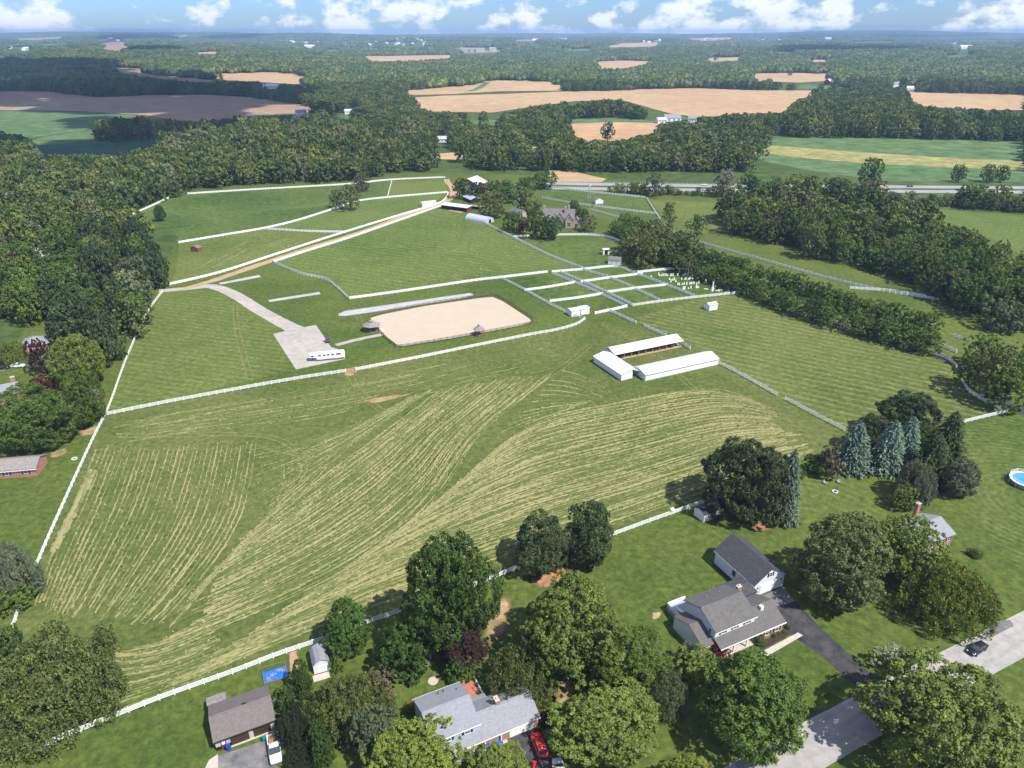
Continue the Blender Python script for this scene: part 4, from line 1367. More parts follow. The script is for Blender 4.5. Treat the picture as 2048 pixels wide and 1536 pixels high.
CLEAR = [  # gardens and roofs seen between the trees
    [(30, 668), (85, 668), (85, 702), (30, 706)], [(-60, 705), (130, 705), (130, 745), (-60, 745)], [(80, 478), (106, 476), (106, 545), (66, 545)], [(188, 600), (232, 600), (232, 640), (188, 640)],
    [(-60, 655), (60, 655), (80, 668), (30, 690), (-60, 690)],
    [(1560, 488), (1600, 500), (1590, 520), (1540, 510)],
    [(868, 300), (940, 305), (940, 322), (870, 318)], [(1034, 293), (1080, 291), (1078, 304), (1036, 304)],
    [(900, 340), (1110, 345), (1110, 372), (1060, 372), (895, 356)],
]
BUILD_PX = []  # filled below with the far buildings, so that no tree stands on or in front of them

# ------------------------------------------------------------------ far buildings
def far_house(u, v, wm, dm, hm, rz, wall, roof, label, group=None, name='house', cat='house', clear=True):
    p = at(u, v)
    t = thing(name, p, rz, label, cat, group)
    MB().gable(-wm / 2, wm / 2, -dm / 2, dm / 2, hm, hm + dm * .33, z0=-.5).obj('wall', wall, t)
    MB().roof(-wm / 2, wm / 2, -dm / 2, dm / 2, hm, hm + dm * .33, th=.25).obj('roof', roof, t)
    dep = p.y
    if clear:
        hw = max(3, (wm / 2 + 2 + (0 if dep < 2500 else 22)) * FPX / dep)
        lo = 2 if dep < 2500 else 2 + 16 * FPX / dep
        BUILD_PX.append([(u - hw, v - (hm + dm * .33) * FPX / dep * 1.1 - 1), (u + hw, v - (hm + dm * .33) * FPX / dep * 1.1 - 1), (u + hw, v + lo), (u - hw, v + lo)])
    if dep < 1500:
        k = MB()
        for i in range(3):
            x = -wm / 2 + wm * (i + .7) / 3.4
            w_ = MB().box(x, x + wm * .1, -dm / 2 - .06, -dm / 2 - .01, hm * .35, hm * .72).obj('window', M['glass'], t)
    return t


far_house(603, 234, 14, 9, 6.5, .5, M['white'], M['paleshingle'], 'white house at the edge of the ploughed field')
far_house(588, 236, 7, 5, 3, .5, M['white'], M['paleshingle'], 'small white outbuilding beside the valley house')
far_house(1343, 243, 22, 12, 5, .15, M['white'], M['paleshingle'], 'long pale house right of the ochre stubble')
far_house(1322, 246, 12, 9, 4, .2, M['white'], M['greymetal'], 'low pale outbuilding beside the long pale house')
far_house(1384, 244, 11, 9, 4.5, -.2, M['white'], M['paleshingle'], 'pale house half hidden right of the long pale house')
far_house(1655, 171, 16, 12, 9, .9, M['darkred'], M['white'], 'dark red barn by the tan field', name='barn', cat='barn')
far_house(1692, 173, 14, 9, 6, .1, M['brick'], M['paleshingle'], 'small brick farmhouse right of the red barn')
far_house(1681, 163, 8, 6, 5, .1, M['white'], M['paleshingle'], 'pale shed behind the brick farmhouse', name='shed', cat='shed')
far_house(1793, 174, 26, 12, 6, .2, M['white'], M['paleshingle'], 'white farm building among trees at the right')
far_house(1820, 181, 28, 12, 4, -.1, M['white'], M['metalroof'], 'long low white shed above the right tan field', name='shed', cat='shed')
far_house(1555, 258, 9, 7, 4, .4, M['white'], M['greymetal'], 'small white building at the end of the right wood')
far_house(1432, 121, 12, 12, 9, .4, M['weathered'], M['blackroof'], 'dark gabled barn on the right middle clearing', name='barn', cat='barn')
far_house(528, 174, 20, 10, 5, .3, M['white'], M['paleshingle'], 'white farm cluster, left building, below the tan rounded field')
far_house(545, 178, 22, 12, 6, .1, M['white'], M['metalroof'], 'white farm cluster, right building, below the tan rounded field')
far_house(171, 131, 10, 8, 5, .3, M['white'], M['metalroof'], 'single white house at the top of the shaded wood')
far_house(884, 284, 10, 7, 3.5, .1, M['white'], M['greymetal'], 'pale roof in the wood behind the farm')
far_house(828, 276, 10, 7, 4, .6, M['white'], M['paleshingle'], 'small pale house in the wood left of the farm')
far_house(698, 228, 12, 8, 4, .3, M['white'], M['greymetal'], 'pale roof beside the valley road')
for i, (u, v, w) in enumerate(((930, 104, 55), (948, 104, 40), (960, 104, 50), (985, 103, 40))):
    far_house(u, v, w, 22, 14, .1 * i, M['tan'], M['paleshingle'], ('leftmost', 'second', 'third', 'rightmost')[i] + ' of the tan institution blocks in the far woods', 'far institution blocks', 'institution_block', 'building')
rnd = random.Random(5)
TOWN = []
for (u0, u1, v0, v1, n) in ((690, 860, 78, 92, 17), (560, 640, 78, 90, 8), (330, 440, 72, 77, 8), (190, 260, 74, 88, 5), (1270, 1330, 82, 86, 5), (1320, 1470, 76, 94, 8), (1520, 1620, 80, 92, 4),
                        (1100, 1180, 74, 80, 8), (1880, 2040, 82, 96, 5), (10, 60, 95, 104, 5)):
    for i in range(n):
        u, v = rnd.uniform(u0, u1), rnd.uniform(v0, v1)
        far_house(u, v, rnd.uniform(16, 34), rnd.uniform(12, 18), rnd.uniform(8, 12), rnd.uniform(-1, 1), M['white'] if rnd.random() < .6 else M['tan'], M['paleshingle'] if rnd.random() < .5 else M['metalroof'],
                  'tiny pale building of the distant settlements in the woods', 'far pale buildings')
for i, (u, v) in enumerate(((1072, 76), (620, 90), (715, 65), (1655, 73), (1930, 92))):
    far_house(u, v + 6, 70, 30, 10, .1, M['white'], M['metalroof'],
              ('large pale shed far off right of centre', 'long white building among the far woods left of centre', 'pale shed on the skyline', 'pale works on the right skyline', 'pale hall in the right far woods')[i], None, 'hall', 'building')

# ------------------------------------------------------------------ woods: trees one can tell apart, then the mass behind
FARLEAF = leaf_mat('woodland_leaves', [(.070, .118, .030), (.142, .202, .044), (.092, .152, .034), (.215, .260, .062), (.118, .180, .040), (.225, .250, .075), (.085, .142, .034), (.250, .262, .155)], .25)
rs = np.random.RandomState(77)


def open_mask(x, y, h, near):
    """true where a tree of height h standing at x, y would cover open land of the picture"""
    z = terrain(x, y)
    bad = np.zeros(len(x), bool)
    pts = [to_px(x, y, z + h * k) for k in ((0, .45, .9) if not near else (0, .5))]
    polys = OPEN_PX + CLEAR + BUILD_PX
    for q in polys:
        a = np.array(q)
        for (u, v) in pts:
            m_ = (u > a[:, 0].min()) & (u < a[:, 0].max()) & (v > a[:, 1].min()) & (v < a[:, 1].max()) & ~bad
            if m_.any():
                i = np.where(m_)[0]
                bad[i[inside(u[i], v[i], q)]] = True
    return bad


def scatter(d0, d1, sp):
    """jittered grid over the seen wedge between two distances"""
    nx, ny = int(2 * (d1 * .80 + 40) / sp), int((d1 - d0) / sp)
    gx, gy = np.meshgrid(np.arange(nx), np.arange(ny))
    x = (gx.ravel() - nx / 2 + .5 * (gy.ravel() % 2)) * sp
    y = d0 + gy.ravel() * sp
    x = x + rs.uniform(-.36, .36, len(x)) * sp
    y = y + rs.uniform(-.36, .36, len(y)) * sp
    k = np.abs(x) < y * .80 + 40
    return x[k], y[k]


near_list = []
x, y = scatter(225, 640, 9.8)
h = rs.uniform(10, 20, len(x))
u, v = to_px(x, y, 0)
inw = np.zeros(len(x), bool)
for k, q in enumerate(WOODS):
    q_in = inside(u, v, q)
    if k in (3, 4):
        continue
    inw |= q_in
inw |= (v < 346) & ~((u > 380) & (u < 1110) & (v > 344))
inw &= ~open_mask(x, y, h, False)
# keep the farm's own ground free
PROP = [(262, 436), (330, 400), (376, 388), (690, 372), (780, 364), (890, 360), (960, 352), (1060, 358), (1300, 384), (1480, 388), (1420, 440), (1300, 500), (1240, 500), (1000, 500), (330, 580)]
inw &= ~inside(u, v, PROP)
x, y, h, u, v = x[inw], y[inw], h[inw], u[inw], v[inw]
o_ = np.argsort(x * x + y * y)
x, y, h, u, v = x[o_], y[o_], h[o_], u[o_], v[o_]
NIND = 180
kinds = ['mid'] * 9 + ['open', 'pinem']
for i in range(min(NIND, len(x))):
    rnd = random.Random(900 + i)
    left = u[i] < 900
    grove = u[i] > 1400 and v[i] > 405
    hwy = u[i] > 1100 and v[i] <= 405
    kind = rnd.choice(kinds)
    evergreen = left and u[i] > 170 and v[i] > 455
    col = rnd.choice(['green', 'green', 'deep', 'olive', 'light', 'deep', 'silver' if rnd.random() < .5 else 'green'])
    hh, ww = h[i], rnd.uniform(10.5, 16.5)
    if evergreen and rnd.random() < .6:
        kind, col, ww, hh = 'pinem', 'conifer', rnd.uniform(8, 11), rnd.uniform(15, 21)
    if kind == 'pinem':
        col = 'conifer'
    if hwy:
        hh, ww = rnd.uniform(4, 9), rnd.uniform(5, 9)
    if 1240 < u[i] < 1410 and v[i] > 480:
        kind, col = 'open', 'olive'
    wood = 'the left wood' if left else ('the right grove' if grove else ('the highway verge' if hwy else 'the clump behind the white pens'))
    desc = {'mid': 'leafy', 'open': 'thin-leaved', 'pinem': 'dark pine'}[kind] + ' tree'
    where = ''
    if left:
        where = ' nearest the gardens' if v[i] > 600 else (' beside the small paddocks' if v[i] > 470 else ' farther back')
    elif grove:
        where = ' at its front' if v[i] > 520 else ' at its back'
    tree_at((x[i], y[i], 0), hh, ww, kind, col, low=.08 if kind != 'pinem' else .05, jit=.22,
            label='%s %s in %s%s' % ({'green': 'mid green', 'deep': 'dark green', 'olive': 'olive', 'light': 'light green', 'silver': 'silvery', 'conifer': 'blackish'}[col], desc, wood, where),
            group='trees of ' + wood)

LOWC = [broad_crown('wood_crown', s, 22, 900, .21, FARLEAF, lobe=(.22, .40), bottom=-.7) for s in (201, 202, 203, 204, 205)]


def clump(name, seed, n=16, leaves=46):
    """a piece of closed canopy about 40 m across, n crowns"""
    r2 = np.random.RandomState(seed)
    parts = []
    for i in range(n):
        a, d = i * 2.4, 22 * math.sqrt((i + .5) / n)
        c = np.array([math.cos(a) * d, math.sin(a) * d, 0]) + np.append(r2.uniform(-2.5, 2.5, 2), 0)
        w, hh = r2.uniform(5, 7.5), r2.uniform(11, 18)
        v0 = r2.uniform(.1, .9)
        jit = 1 + r2.uniform(-.28, .28, len(ICO1_V))[:, None]
        V = ICO1_V * jit * np.array([w, w, hh * .42]) + c + np.array([0, 0, hh * .6])
        parts.append((V, ICO1_F, np.clip(v0 + r2.normal(0, .15, len(V)), 0, 1)))
        D = unit(r2.normal(size=(leaves, 3)) + np.array([0, 0, .5]))
        P = D * np.array([w, w, hh * .42]) * r2.uniform(.9, 1.12, (leaves, 1)) + c + np.array([0, 0, hh * .6])
        V, F = cards(P, unit(D + r2.normal(size=D.shape) * .5), 2.8, r2)
        parts.append((V, F, np.repeat(np.clip(v0 + r2.normal(0, .25, leaves), 0, 1), 4)))
    V, F, A = join_tris(parts)
    return np_mesh(name, V, F, FARLEAF, False, A)


CLUMPS = [clump('wood_clump', s) for s in (301, 302, 303, 304)]


def wood(name, label, px, py, pz, scale, src, group=None, zscale=None):
    """one mass of woodland: crowns set out over its floor"""
    n = len(px)
    me = bpy.data.meshes.new(name)
    me.vertices.add(n)
    me.vertices.foreach_set('co', np.stack([px, py, pz], 1).astype(np.float32).ravel())
    a = me.attributes.new('scl', 'FLOAT_VECTOR', 'POINT')
    a.data.foreach_set('vector', np.asarray(scale, np.float32).ravel())
    a = me.attributes.new('rot', 'FLOAT', 'POINT')
    a.data.foreach_set('value', rs.uniform(0, 6.28, n).astype(np.float32))
    a = me.attributes.new('pick', 'INT', 'POINT')
    a.data.foreach_set('value', rs.randint(0, len(src), n).astype(np.int32))
    o = link(bpy.data.objects.new(name, me))
    ng = bpy.data.node_groups.new(name + '_nodes', 'GeometryNodeTree')
    ng.interface.new_socket('Geometry', in_out='INPUT', socket_type='NodeSocketGeometry')
    ng.interface.new_socket('Geometry', in_out='OUTPUT', socket_type='NodeSocketGeometry')
    gi, go = ng.nodes.new('NodeGroupInput'), ng.nodes.new('NodeGroupOutput')
    inst = ng.nodes.new('GeometryNodeInstanceOnPoints')
    jn = ng.nodes.new('GeometryNodeJoinGeometry')
    for s in src:
        so = SRC.setdefault(s.name, None) or bpy.data.objects.new('wood_crown', s)
        SRC[s.name] = so
        oi = ng.nodes.new('GeometryNodeObjectInfo')
        oi.inputs['Object'].default_value = so
        oi.inputs['As Instance'].default_value = True
        ng.links.new(oi.outputs['Geometry'], jn.inputs[0])

    def attr(nm, typ):
        k = ng.nodes.new('GeometryNodeInputNamedAttribute')
        k.data_type = typ
        k.inputs['Name'].default_value = nm
        return [s_ for s_ in k.outputs if s_.enabled and s_.name == 'Attribute'][0]
    cx = ng.nodes.new('ShaderNodeCombineXYZ')
    ng.links.new(attr('rot', 'FLOAT'), cx.inputs[2])
    ng.links.new(gi.outputs[0], inst.inputs['Points'])
    ng.links.new(jn.outputs[0], inst.inputs['Instance'])
    inst.inputs['Pick Instance'].default_value = True
    ng.links.new(attr('pick', 'INT'), inst.inputs['Instance Index'])
    ng.links.new(cx.outputs[0], inst.inputs['Rotation'])
    ng.links.new(attr('scl', 'FLOAT_VECTOR'), inst.inputs['Scale'])
    ng.links.new(inst.outputs[0], go.inputs[0])
    md = o.modifiers.new('trees', 'NODES')
    md.node_group = ng
    return tag(o, label, 'woodland', group, 'stuff')


SRC = {}
sel = slice(NIND, None)
ww = rs.uniform(5.2, 8.6, len(x[sel]))
wood('woodland', 'closed broadleaf wood behind the pastures and along the valley', x[sel], y[sel], h[sel] * .54, np.stack([ww, ww, h[sel] * .50], 1), LOWC)
# middle distance
x, y = scatter(640, 1600, 12.6)
h = rs.uniform(9, 21, len(x)) * (1 + .18 * np.sin(x / 130 + y / 190))
k = ~open_mask(x, y, h, False)
x, y, h = x[k], y[k], h[k]
ww = rs.uniform(4.8, 11.0, len(x))
wood('woodland', 'wooded valley in the middle distance around the tan fields', x, y, terrain(x, y) + h * .54, np.stack([ww, ww, h * .5], 1), LOWC)
x, y = scatter(1600, 4200, 31)
k = ~open_mask(x, y, np.full(len(x), 17.0), False)
x, y = x[k], y[k]
s_ = rs.uniform(.85, 1.15, len(x))
wood('woodland', 'rolling woods below the far settlements', x, y, terrain(x, y) - 1, np.stack([s_, s_, rs.uniform(.75, 1.2, len(x))], 1), CLUMPS)
x, y = scatter(4200, 15500, 66)
k = ~open_mask(x, y, np.full(len(x), 18.0), False)
x, y = x[k], y[k]
s_ = rs.uniform(1.6, 2.3, len(x))
wood('woodland', 'bluish hills of woodland along the horizon', x, y, terrain(x, y) - 2, np.stack([s_, s_, rs.uniform(.7, 1.5, len(x))], 1), CLUMPS)

# ------------------------------------------------------------------ cut hay in rows
def hay_mat():
    m, nt, b, out = nodes_of('cut_hay')
    geo = N(nt, 'ShaderNodeNewGeometry')
    a = N(nt, 'ShaderNodeAttribute', attribute_name='var')
    n1 = noise(nt, geo.outputs['Position'], 1.3, 4, .7)
    f = math_(nt, 'ADD', math_(nt, 'MULTIPLY', a.outputs['Fac'], .8), math_(nt, 'MULTIPLY', n1, .5))
    col = mixc(nt, rng(nt, f, .35, .95), (.098, .130, .036), (.28, .26, .125))
    nt.links.new(col, b.inputs['Base Color'])
    b.inputs['Roughness'].default_value = .95
    b.inputs['Specular IOR Level'].default_value = .05
    return m


HAY = hay_mat()


def rows(g1, g2, n, seed, straw=.6, width=.44, hgt=.26):
    r2 = np.random.RandomState(seed)
    A = np.array([tuple(at(*p))[:2] for p in spline(g1, 10)])
    B = np.array([tuple(at(*p))[:2] for p in spline(g2, 10)])

    def res(P, m):
        d = np.r_[0, np.cumsum(np.linalg.norm(np.diff(P, axis=0), axis=1))]
        s = np.linspace(0, d[-1], m)
        return np.stack([np.interp(s, d, P[:, 0]), np.interp(s, d, P[:, 1])], 1)
    L = max(np.linalg.norm(np.diff(A, axis=0), axis=1).sum(), np.linalg.norm(np.diff(B, axis=0), axis=1).sum())
    m = int(L / .7)
    A, B = res(A, m), res(B, m)
    parts = []
    for i in range(n):
        t = (i + r2.uniform(-.12, .12)) / max(n - 1, 1)
        P = A * (1 - t) + B * t
        P = P + np.cumsum(r2.normal(0, .03, P.shape), 0) * .5 + r2.normal(0, .06, P.shape)
        k0, k1 = int(r2.uniform(0, .05) * m), int(m * (1 - r2.uniform(0, .06)))
        P = P[k0:k1]
        d = np.gradient(P, axis=0)
        d /= np.maximum(np.linalg.norm(d, axis=1, keepdims=True), 1e-6)
        nr = np.stack([-d[:, 1], d[:, 0]], 1)
        q = len(P)
        ph = r2.uniform(0, 6.28, 3)
        s = np.arange(q)
        patch = .5 + .3 * np.sin(s / 23 + ph[0]) + .25 * np.sin(s / 9.1 + ph[1]) + .2 * np.sin(s / 3.7 + ph[2])
        dens = np.clip(.25 + .7 * patch + (straw - .5) + r2.normal(0, .16, q), 0, 1)
        hw = width / 2 * (.55 + .6 * dens) * r2.uniform(.7, 1.25, q)
        hh = hgt * (.35 + .9 * dens) * r2.uniform(.5, 1.3, q)
        prof = np.array([(-1, 0), (-.45, .75), (.1, 1.0), (.6, .6), (1, 0)])
        V = []
        for a_, z_ in prof:
            V.append(np.c_[P + nr * (hw * a_)[:, None], np.full(q, .004) + hh * z_])
        V = np.stack(V, 1).reshape(-1, 3)
        k = len(prof)
        idx = np.arange((q - 1))[:, None] * k
        F = np.concatenate([np.c_[idx + j, idx + j + 1, idx + k + j + 1, idx + k + j] for j in range(k - 1)])
        parts.append((V, F, np.repeat(dens, k)))
        # loose wisps
        w = r2.rand(q) < dens * .6
        Pw = np.c_[P[w] + r2.normal(0, .42, (w.sum(), 2)), r2.uniform(.05, .22, w.sum())]
        if len(Pw):
            Vw, Fw = cards(Pw, unit(np.c_[r2.normal(0, .45, (len(Pw), 2)), np.ones(len(Pw))]), .42, r2, 1.5)
            parts.append((Vw, Fw, np.repeat(r2.uniform(.55, 1, len(Pw)), 4)))
    return parts


HP = []
HP += rows([(196, 892), (150, 1003), (108, 1095), (72, 1195), (62, 1228)], [(512, 884), (500, 960), (478, 1040), (430, 1120), (350, 1215), (300, 1262)], 34, 1, .42)
HP += rows([(480, 1082), (640, 955), (770, 862), (890, 772)], [(310, 1305), (600, 1185), (780, 1080), (880, 985), (960, 870), (1110, 745)], 44, 2, .36)
HP += rows([(500, 900), (620, 880), (740, 835), (830, 790)], [(520, 1035), (640, 940), (760, 852), (880, 770)], 20, 22, .2, hgt=.16)
HP += rows([(895, 1000), (985, 905), (1090, 838), (1230, 806), (1420, 778), (1545, 815)], [(300, 1390), (640, 1252), (1000, 1122), (1250, 1040), (1430, 975), (1640, 900)], 64, 3, .42)
HP += rows([(1120, 740), (1165, 752), (1230, 790)], [(985, 880), (1060, 845), (1150, 815)], 13, 4, .36)
HP += rows([(225, 850), (450, 808), (690, 766), (900, 726)], [(240, 885), (450, 858), (620, 838), (720, 815)], 20, 5, .15, hgt=.14)
HP += rows([(180, 940), (140, 1030), (95, 1120)], [(190, 935), (150, 1022), (104, 1112)], 2, 6, .7, 1.4)
HP += rows([(522, 892), (566, 925), (560, 985), (520, 1045), (440, 1130), (350, 1222)], [(560, 905), (640, 925), (640, 950), (565, 1012), (475, 1098), (325, 1275)], 8, 12, .25)
HP += rows([(75, 1240), (180, 1290), (300, 1288), (430, 1235)], [(130, 1440), (215, 1425), (330, 1382), (470, 1328)], 28, 9, .22)
HP += rows([(720, 765), (900, 728), (1120, 682)], [(850, 800), (960, 770), (1110, 735)], 14, 10, .05, hgt=.14)
V, F, A = join_tris(HP)
tag(link(bpy.data.objects.new('hay_windrow', np_mesh('hay_windrow', V, F, HAY, False, A))), 'rows of cut straw drying across the large hay field', 'hay', kind='stuff')
# thinner rows in the mown paddocks
HP = rows([(600, 540), (720, 556), (830, 572)], [(880, 422), (960, 455), (1110, 528)], 44, 7, -.12, .8, .12)
V, F, A = join_tris(HP)
tag(link(bpy.data.objects.new('hay_windrow', np_mesh('hay_windrow', V, F, HAY, False, A))), 'faint cut rows in the triangular field by the lane', 'hay', kind='stuff')
HP = rows([(372, 545), (420, 520), (500, 478)], [(500, 520), (560, 498), (640, 470)], 14, 8, .1, .7, .12)
V, F, A = join_tris(HP)
tag(link(bpy.data.objects.new('hay_windrow', np_mesh('hay_windrow', V, F, HAY, False, A))), 'faint cut rows in the paddock with the red shelter', 'hay', kind='stuff')


# ------------------------------------------------------------------ fences
POST_ME = MB().box(-.07, .07, -.07, .07, 0, 1.42).add([(-.09, -.09, 1.42), (.09, -.09, 1.42), (.09, .09, 1.42), (-.09, .09, 1.42), (0, 0, 1.50)], [(0, 1, 4), (1, 2, 4), (2, 3, 4), (3, 0, 4), (3, 2, 1, 0)])
RAIL_B = MB().box(0, 1, -.025, .025, -.072, .072)


def mesh_of(mb, name, mat):
    me = bpy.data.meshes.new(name)
    me.from_pydata(mb.v, [], mb.f)
    me.materials.append(mat)
    return me


POST_W, RAIL_W = mesh_of(POST_ME, 'post', M['vinyl']), mesh_of(RAIL_B, 'rail', M['vinyl'])
POST_V = np.array(POST_ME.v)
BOX_V, BOX_F = np.array(RAIL_B.v), RAIL_B.f


def fence(pts, label, each=False, px=True, bay=2.44, mat='vinyl', rails=(.36, .66, .96, 1.26), name='rail_fence', group=None, scale=1.6):
    W = [at(*p) for p in pts] if px else [Vector((p[0], p[1], 0)) for p in pts]
    S = [Vector(p) for p in spline([tuple(w) for w in W], 6)] if len(W) > 2 else W
    d = [0.0]
    for a, b in zip(S, S[1:]):
        d.append(d[-1] + (b - a).length)
    n = max(1, round(d[-1] / bay))
    P = []
    for i in range(n + 1):
        s = d[-1] * i / n
        P.append(Vector((np.interp(s, d, [q.x for q in S]), np.interp(s, d, [q.y for q in S]), 0)))
    t = thing(name, P[0], 0, label, 'fence', group)
    o = P[0]
    if each:
        for p in P:
            k = link(bpy.data.objects.new('post', POST_W), t)
            k.location = p - o
            dd = P[1] - P[0]
            k.rotation_euler = (0, 0, math.atan2(dd.y, dd.x))
        for a, b in zip(P, P[1:]):
            L = (b - a).length
            for z in rails:
                k = link(bpy.data.objects.new('rail', RAIL_W), t)
                k.location = a - o + Vector((0, 0, z))
                k.scale = (L, 1, 1)
                k.rotation_euler = (0, 0, math.atan2(b.y - a.y, b.x - a.x))
        return t
    pm, rm = MB(), MB()
    for p in P:
        q = p - o
        pm.add([(q.x + v[0] * scale, q.y + v[1] * scale, v[2]) for v in POST_ME.v], POST_ME.f)
    for a, b in zip(P, P[1:]):
        e = (b - a)
        L = e.length
        e = e / L
        nn = Vector((-e.y, e.x, 0))
        q = a - o
        for z in rails:
            rm.add([(q.x + e.x * v[0] * L + nn.x * v[1], q.y + e.y * v[0] * L + nn.y * v[1], z + v[2] * scale) for v in RAIL_B.v], RAIL_B.f)
    tag(pm.obj('posts', M[mat], t), kind='stuff')
    tag(rm.obj('rails', M[mat], t), kind='stuff')
    return t


fence([(60, 1508), (120, 1482), (215, 1443), (330, 1397), (470, 1347), (560, 1312), (655, 1280), (735, 1249), (825, 1218), (905, 1190), (985, 1160), (1032, 1140), (1120, 1110), (1225, 1073), (1320, 1038), (1440, 996)],
      'long white four-rail fence along the front of the hay field', True)
fence([(27, 1258), (62, 1165), (100, 1075), (150, 962), (190, 875), (212, 832)], 'white rail fence along the left side of the hay field', True)
fence([(212, 832), (225, 800), (246, 740), (262, 700), (276, 668), (300, 620), (326, 585)], 'white rail fence beside the left wood above the fence corner', True)
fence([(212, 832), (330, 808), (470, 782), (600, 759), (692, 745)], 'white rail fence between hay field and gravel yard paddock', True)
fence([(712, 742), (850, 715), (960, 692), (1060, 672), (1110, 663), (1150, 652), (1170, 640)], 'white rail fence along the front of the arena paddock', True)
fence([(1170, 640), (1145, 632), (1100, 610), (1050, 582), (1003, 558)], 'white rail fence between the arena and the pens', True)
fence([(1437, 728), (1490, 756), (1553, 792)], 'white rail fence running from the front run-in shed to the gate gap', True)
fence([(1570, 800), (1630, 832), (1688, 862)], 'white rail fence from the gate gap to the spruce clump', True)
fence([(1895, 855), (1950, 841), (2013, 826)], 'short sunlit white fence right of the spruce clump', True)
fence([(2013, 826), (1962, 801), (1932, 778), (1917, 745), (1898, 722), (1860, 706), (1790, 684), (1700, 656), (1600, 624), (1510, 590)], 'long curving white fence between right paddock and avenue', True)
fence([(546, 526), (600, 548), (650, 560), (672, 575), (698, 599)], 'white fence down the lower left edge of the triangular field')
fence([(698, 599), (760, 591), (850, 578), (950, 563), (1003, 557), (1095, 546)], 'white fence between triangular field and arena')
fence([(546, 526), (620, 502), (700, 477), (800, 442), (885, 412)], 'white fence on the lower side of the dirt lane')
fence([(330, 573), (440, 547), (560, 508), (690, 466), (800, 432), (880, 407), (897, 387)], 'white fence on the upper side of the dirt lane')
fence([(358, 487), (460, 470), (530, 458), (600, 441), (690, 412), (720, 403), (778, 396), (895, 386)], 'white fence between far left pasture and lane paddocks')
fence([(530, 459), (610, 464), (690, 466)], 'short white fence dividing the two lane paddocks')
fence([(262, 432), (300, 415), (340, 396)], 'white fence in shade at the edge of the left wood')
fence([(376, 389), (500, 381), (690, 370), (780, 361), (890, 356)], 'white fence along the top of the far left pasture')
fence([(784, 361), (775, 396)], 'short white fence beside the striped far paddock')
fence([(938, 433), (1000, 463), (1030, 478), (1100, 513), (1165, 538)], 'white fence on the right of the triangular field')
fence([(938, 433), (960, 430)], 'very short white fence by the hoop house')
fence([(1026, 476), (1100, 472), (1200, 473), (1258, 492), (1290, 515)], 'white fence below the farmhouse garden')
fence([(1104, 546), (1165, 541), (1230, 535), (1262, 546)], 'white fence along the back of the pens')
fence([(1262, 546), (1330, 571), (1388, 594)], 'white fence between the pens and the graveyard')
fence([(1104, 549), (1155, 569), (1208, 593), (1252, 615)], 'left white fence of the narrow walk between the pens')
fence([(1120, 546), (1165, 565), (1214, 587), (1264, 612)], 'right white fence of the narrow walk between the pens')
fence([(1050, 583), (1100, 576), (1150, 567)], 'white cross fence behind the middle left pen')
fence([(1100, 605), (1150, 599), (1205, 590)], 'white cross fence behind the front left pen')
fence([(1162, 566), (1225, 557), (1285, 550)], 'white cross fence behind the middle right pens')
fence([(1214, 587), (1270, 579), (1335, 572)], 'white cross fence behind the front right pens')
fence([(1165, 541), (1222, 557)], 'short white fence splitting the back right pens')
fence([(1222, 558), (1266, 577)], 'short white fence splitting the middle right pens')
fence([(1270, 580), (1318, 602)], 'short white fence splitting the front right pens')
fence([(1190, 629), (1225, 622), (1254, 615)], 'white fence beside the two small white boxes')
fence([(1266, 613), (1330, 604), (1400, 596), (1505, 585)], 'white fence along the front of pens and graveyard', True)
fence([(1215, 622), (1272, 648)], 'white fence end pointing at the run-in sheds, upper piece')
fence([(1288, 654), (1332, 674)], 'white fence end pointing at the run-in sheds, lower piece')
fence([(1364, 690), (1380, 699)], 'short white fence between the two long run-in sheds')
fence([(1275, 547), (1340, 540), (1372, 541), (1440, 564), (1505, 585)], 'white fence around the back of the graveyard')
fence([(1335, 459), (1380, 480), (1440, 498), (1540, 526), (1640, 554), (1750, 580), (1850, 597), (1876, 601)], 'long white fence between avenue and grove')
fence([(1700, 578), (1790, 585), (1850, 594)], 'doubled white fence by the avenue')
fence([(1066, 369), (1130, 379), (1200, 387), (1290, 396)], 'white fence along the highway side of the pasture')
fence([(1085, 397), (1150, 408), (1240, 420), (1310, 428)], 'white fence between farmhouse and back pasture')
fence([(1293, 398), (1320, 440), (1335, 459)], 'white fence at the right end of the back pasture')
fence([(1180, 420), (1250, 440), (1310, 456)], 'white fence in the garden right of the farmhouse')
fence([(1906, 674), (1940, 684)], 'short white fence seen through a gap behind the avenue')
fence([(1958, 700), (2060, 730)], 'white fence at the right edge behind the avenue trees')
fence([(1876, 690), (1912, 706)], 'short white fence at the end of the avenue')
fence([(1095, 363), (1300, 368), (1500, 370)], 'steel guard rail of the highway', mat='galv', rails=(.6,), bay=4, name='guard_rail', scale=1.6)
# arena rail, weathered wood
AR = [(738, 636), (762, 628), (850, 611), (960, 594), (987, 592), (1008, 601), (1062, 637), (1066, 645), (1042, 653), (930, 674), (806, 695), (792, 693), (772, 678), (764, 668)]
fence(AR, 'brown wooden rail fence around the riding arena', False, bay=2.6, mat='rail_brown', rails=(.45, .85, 1.22), name='arena_fence', scale=1.15)


# ------------------------------------------------------------------ buildings close by
ANG = R(25.6)


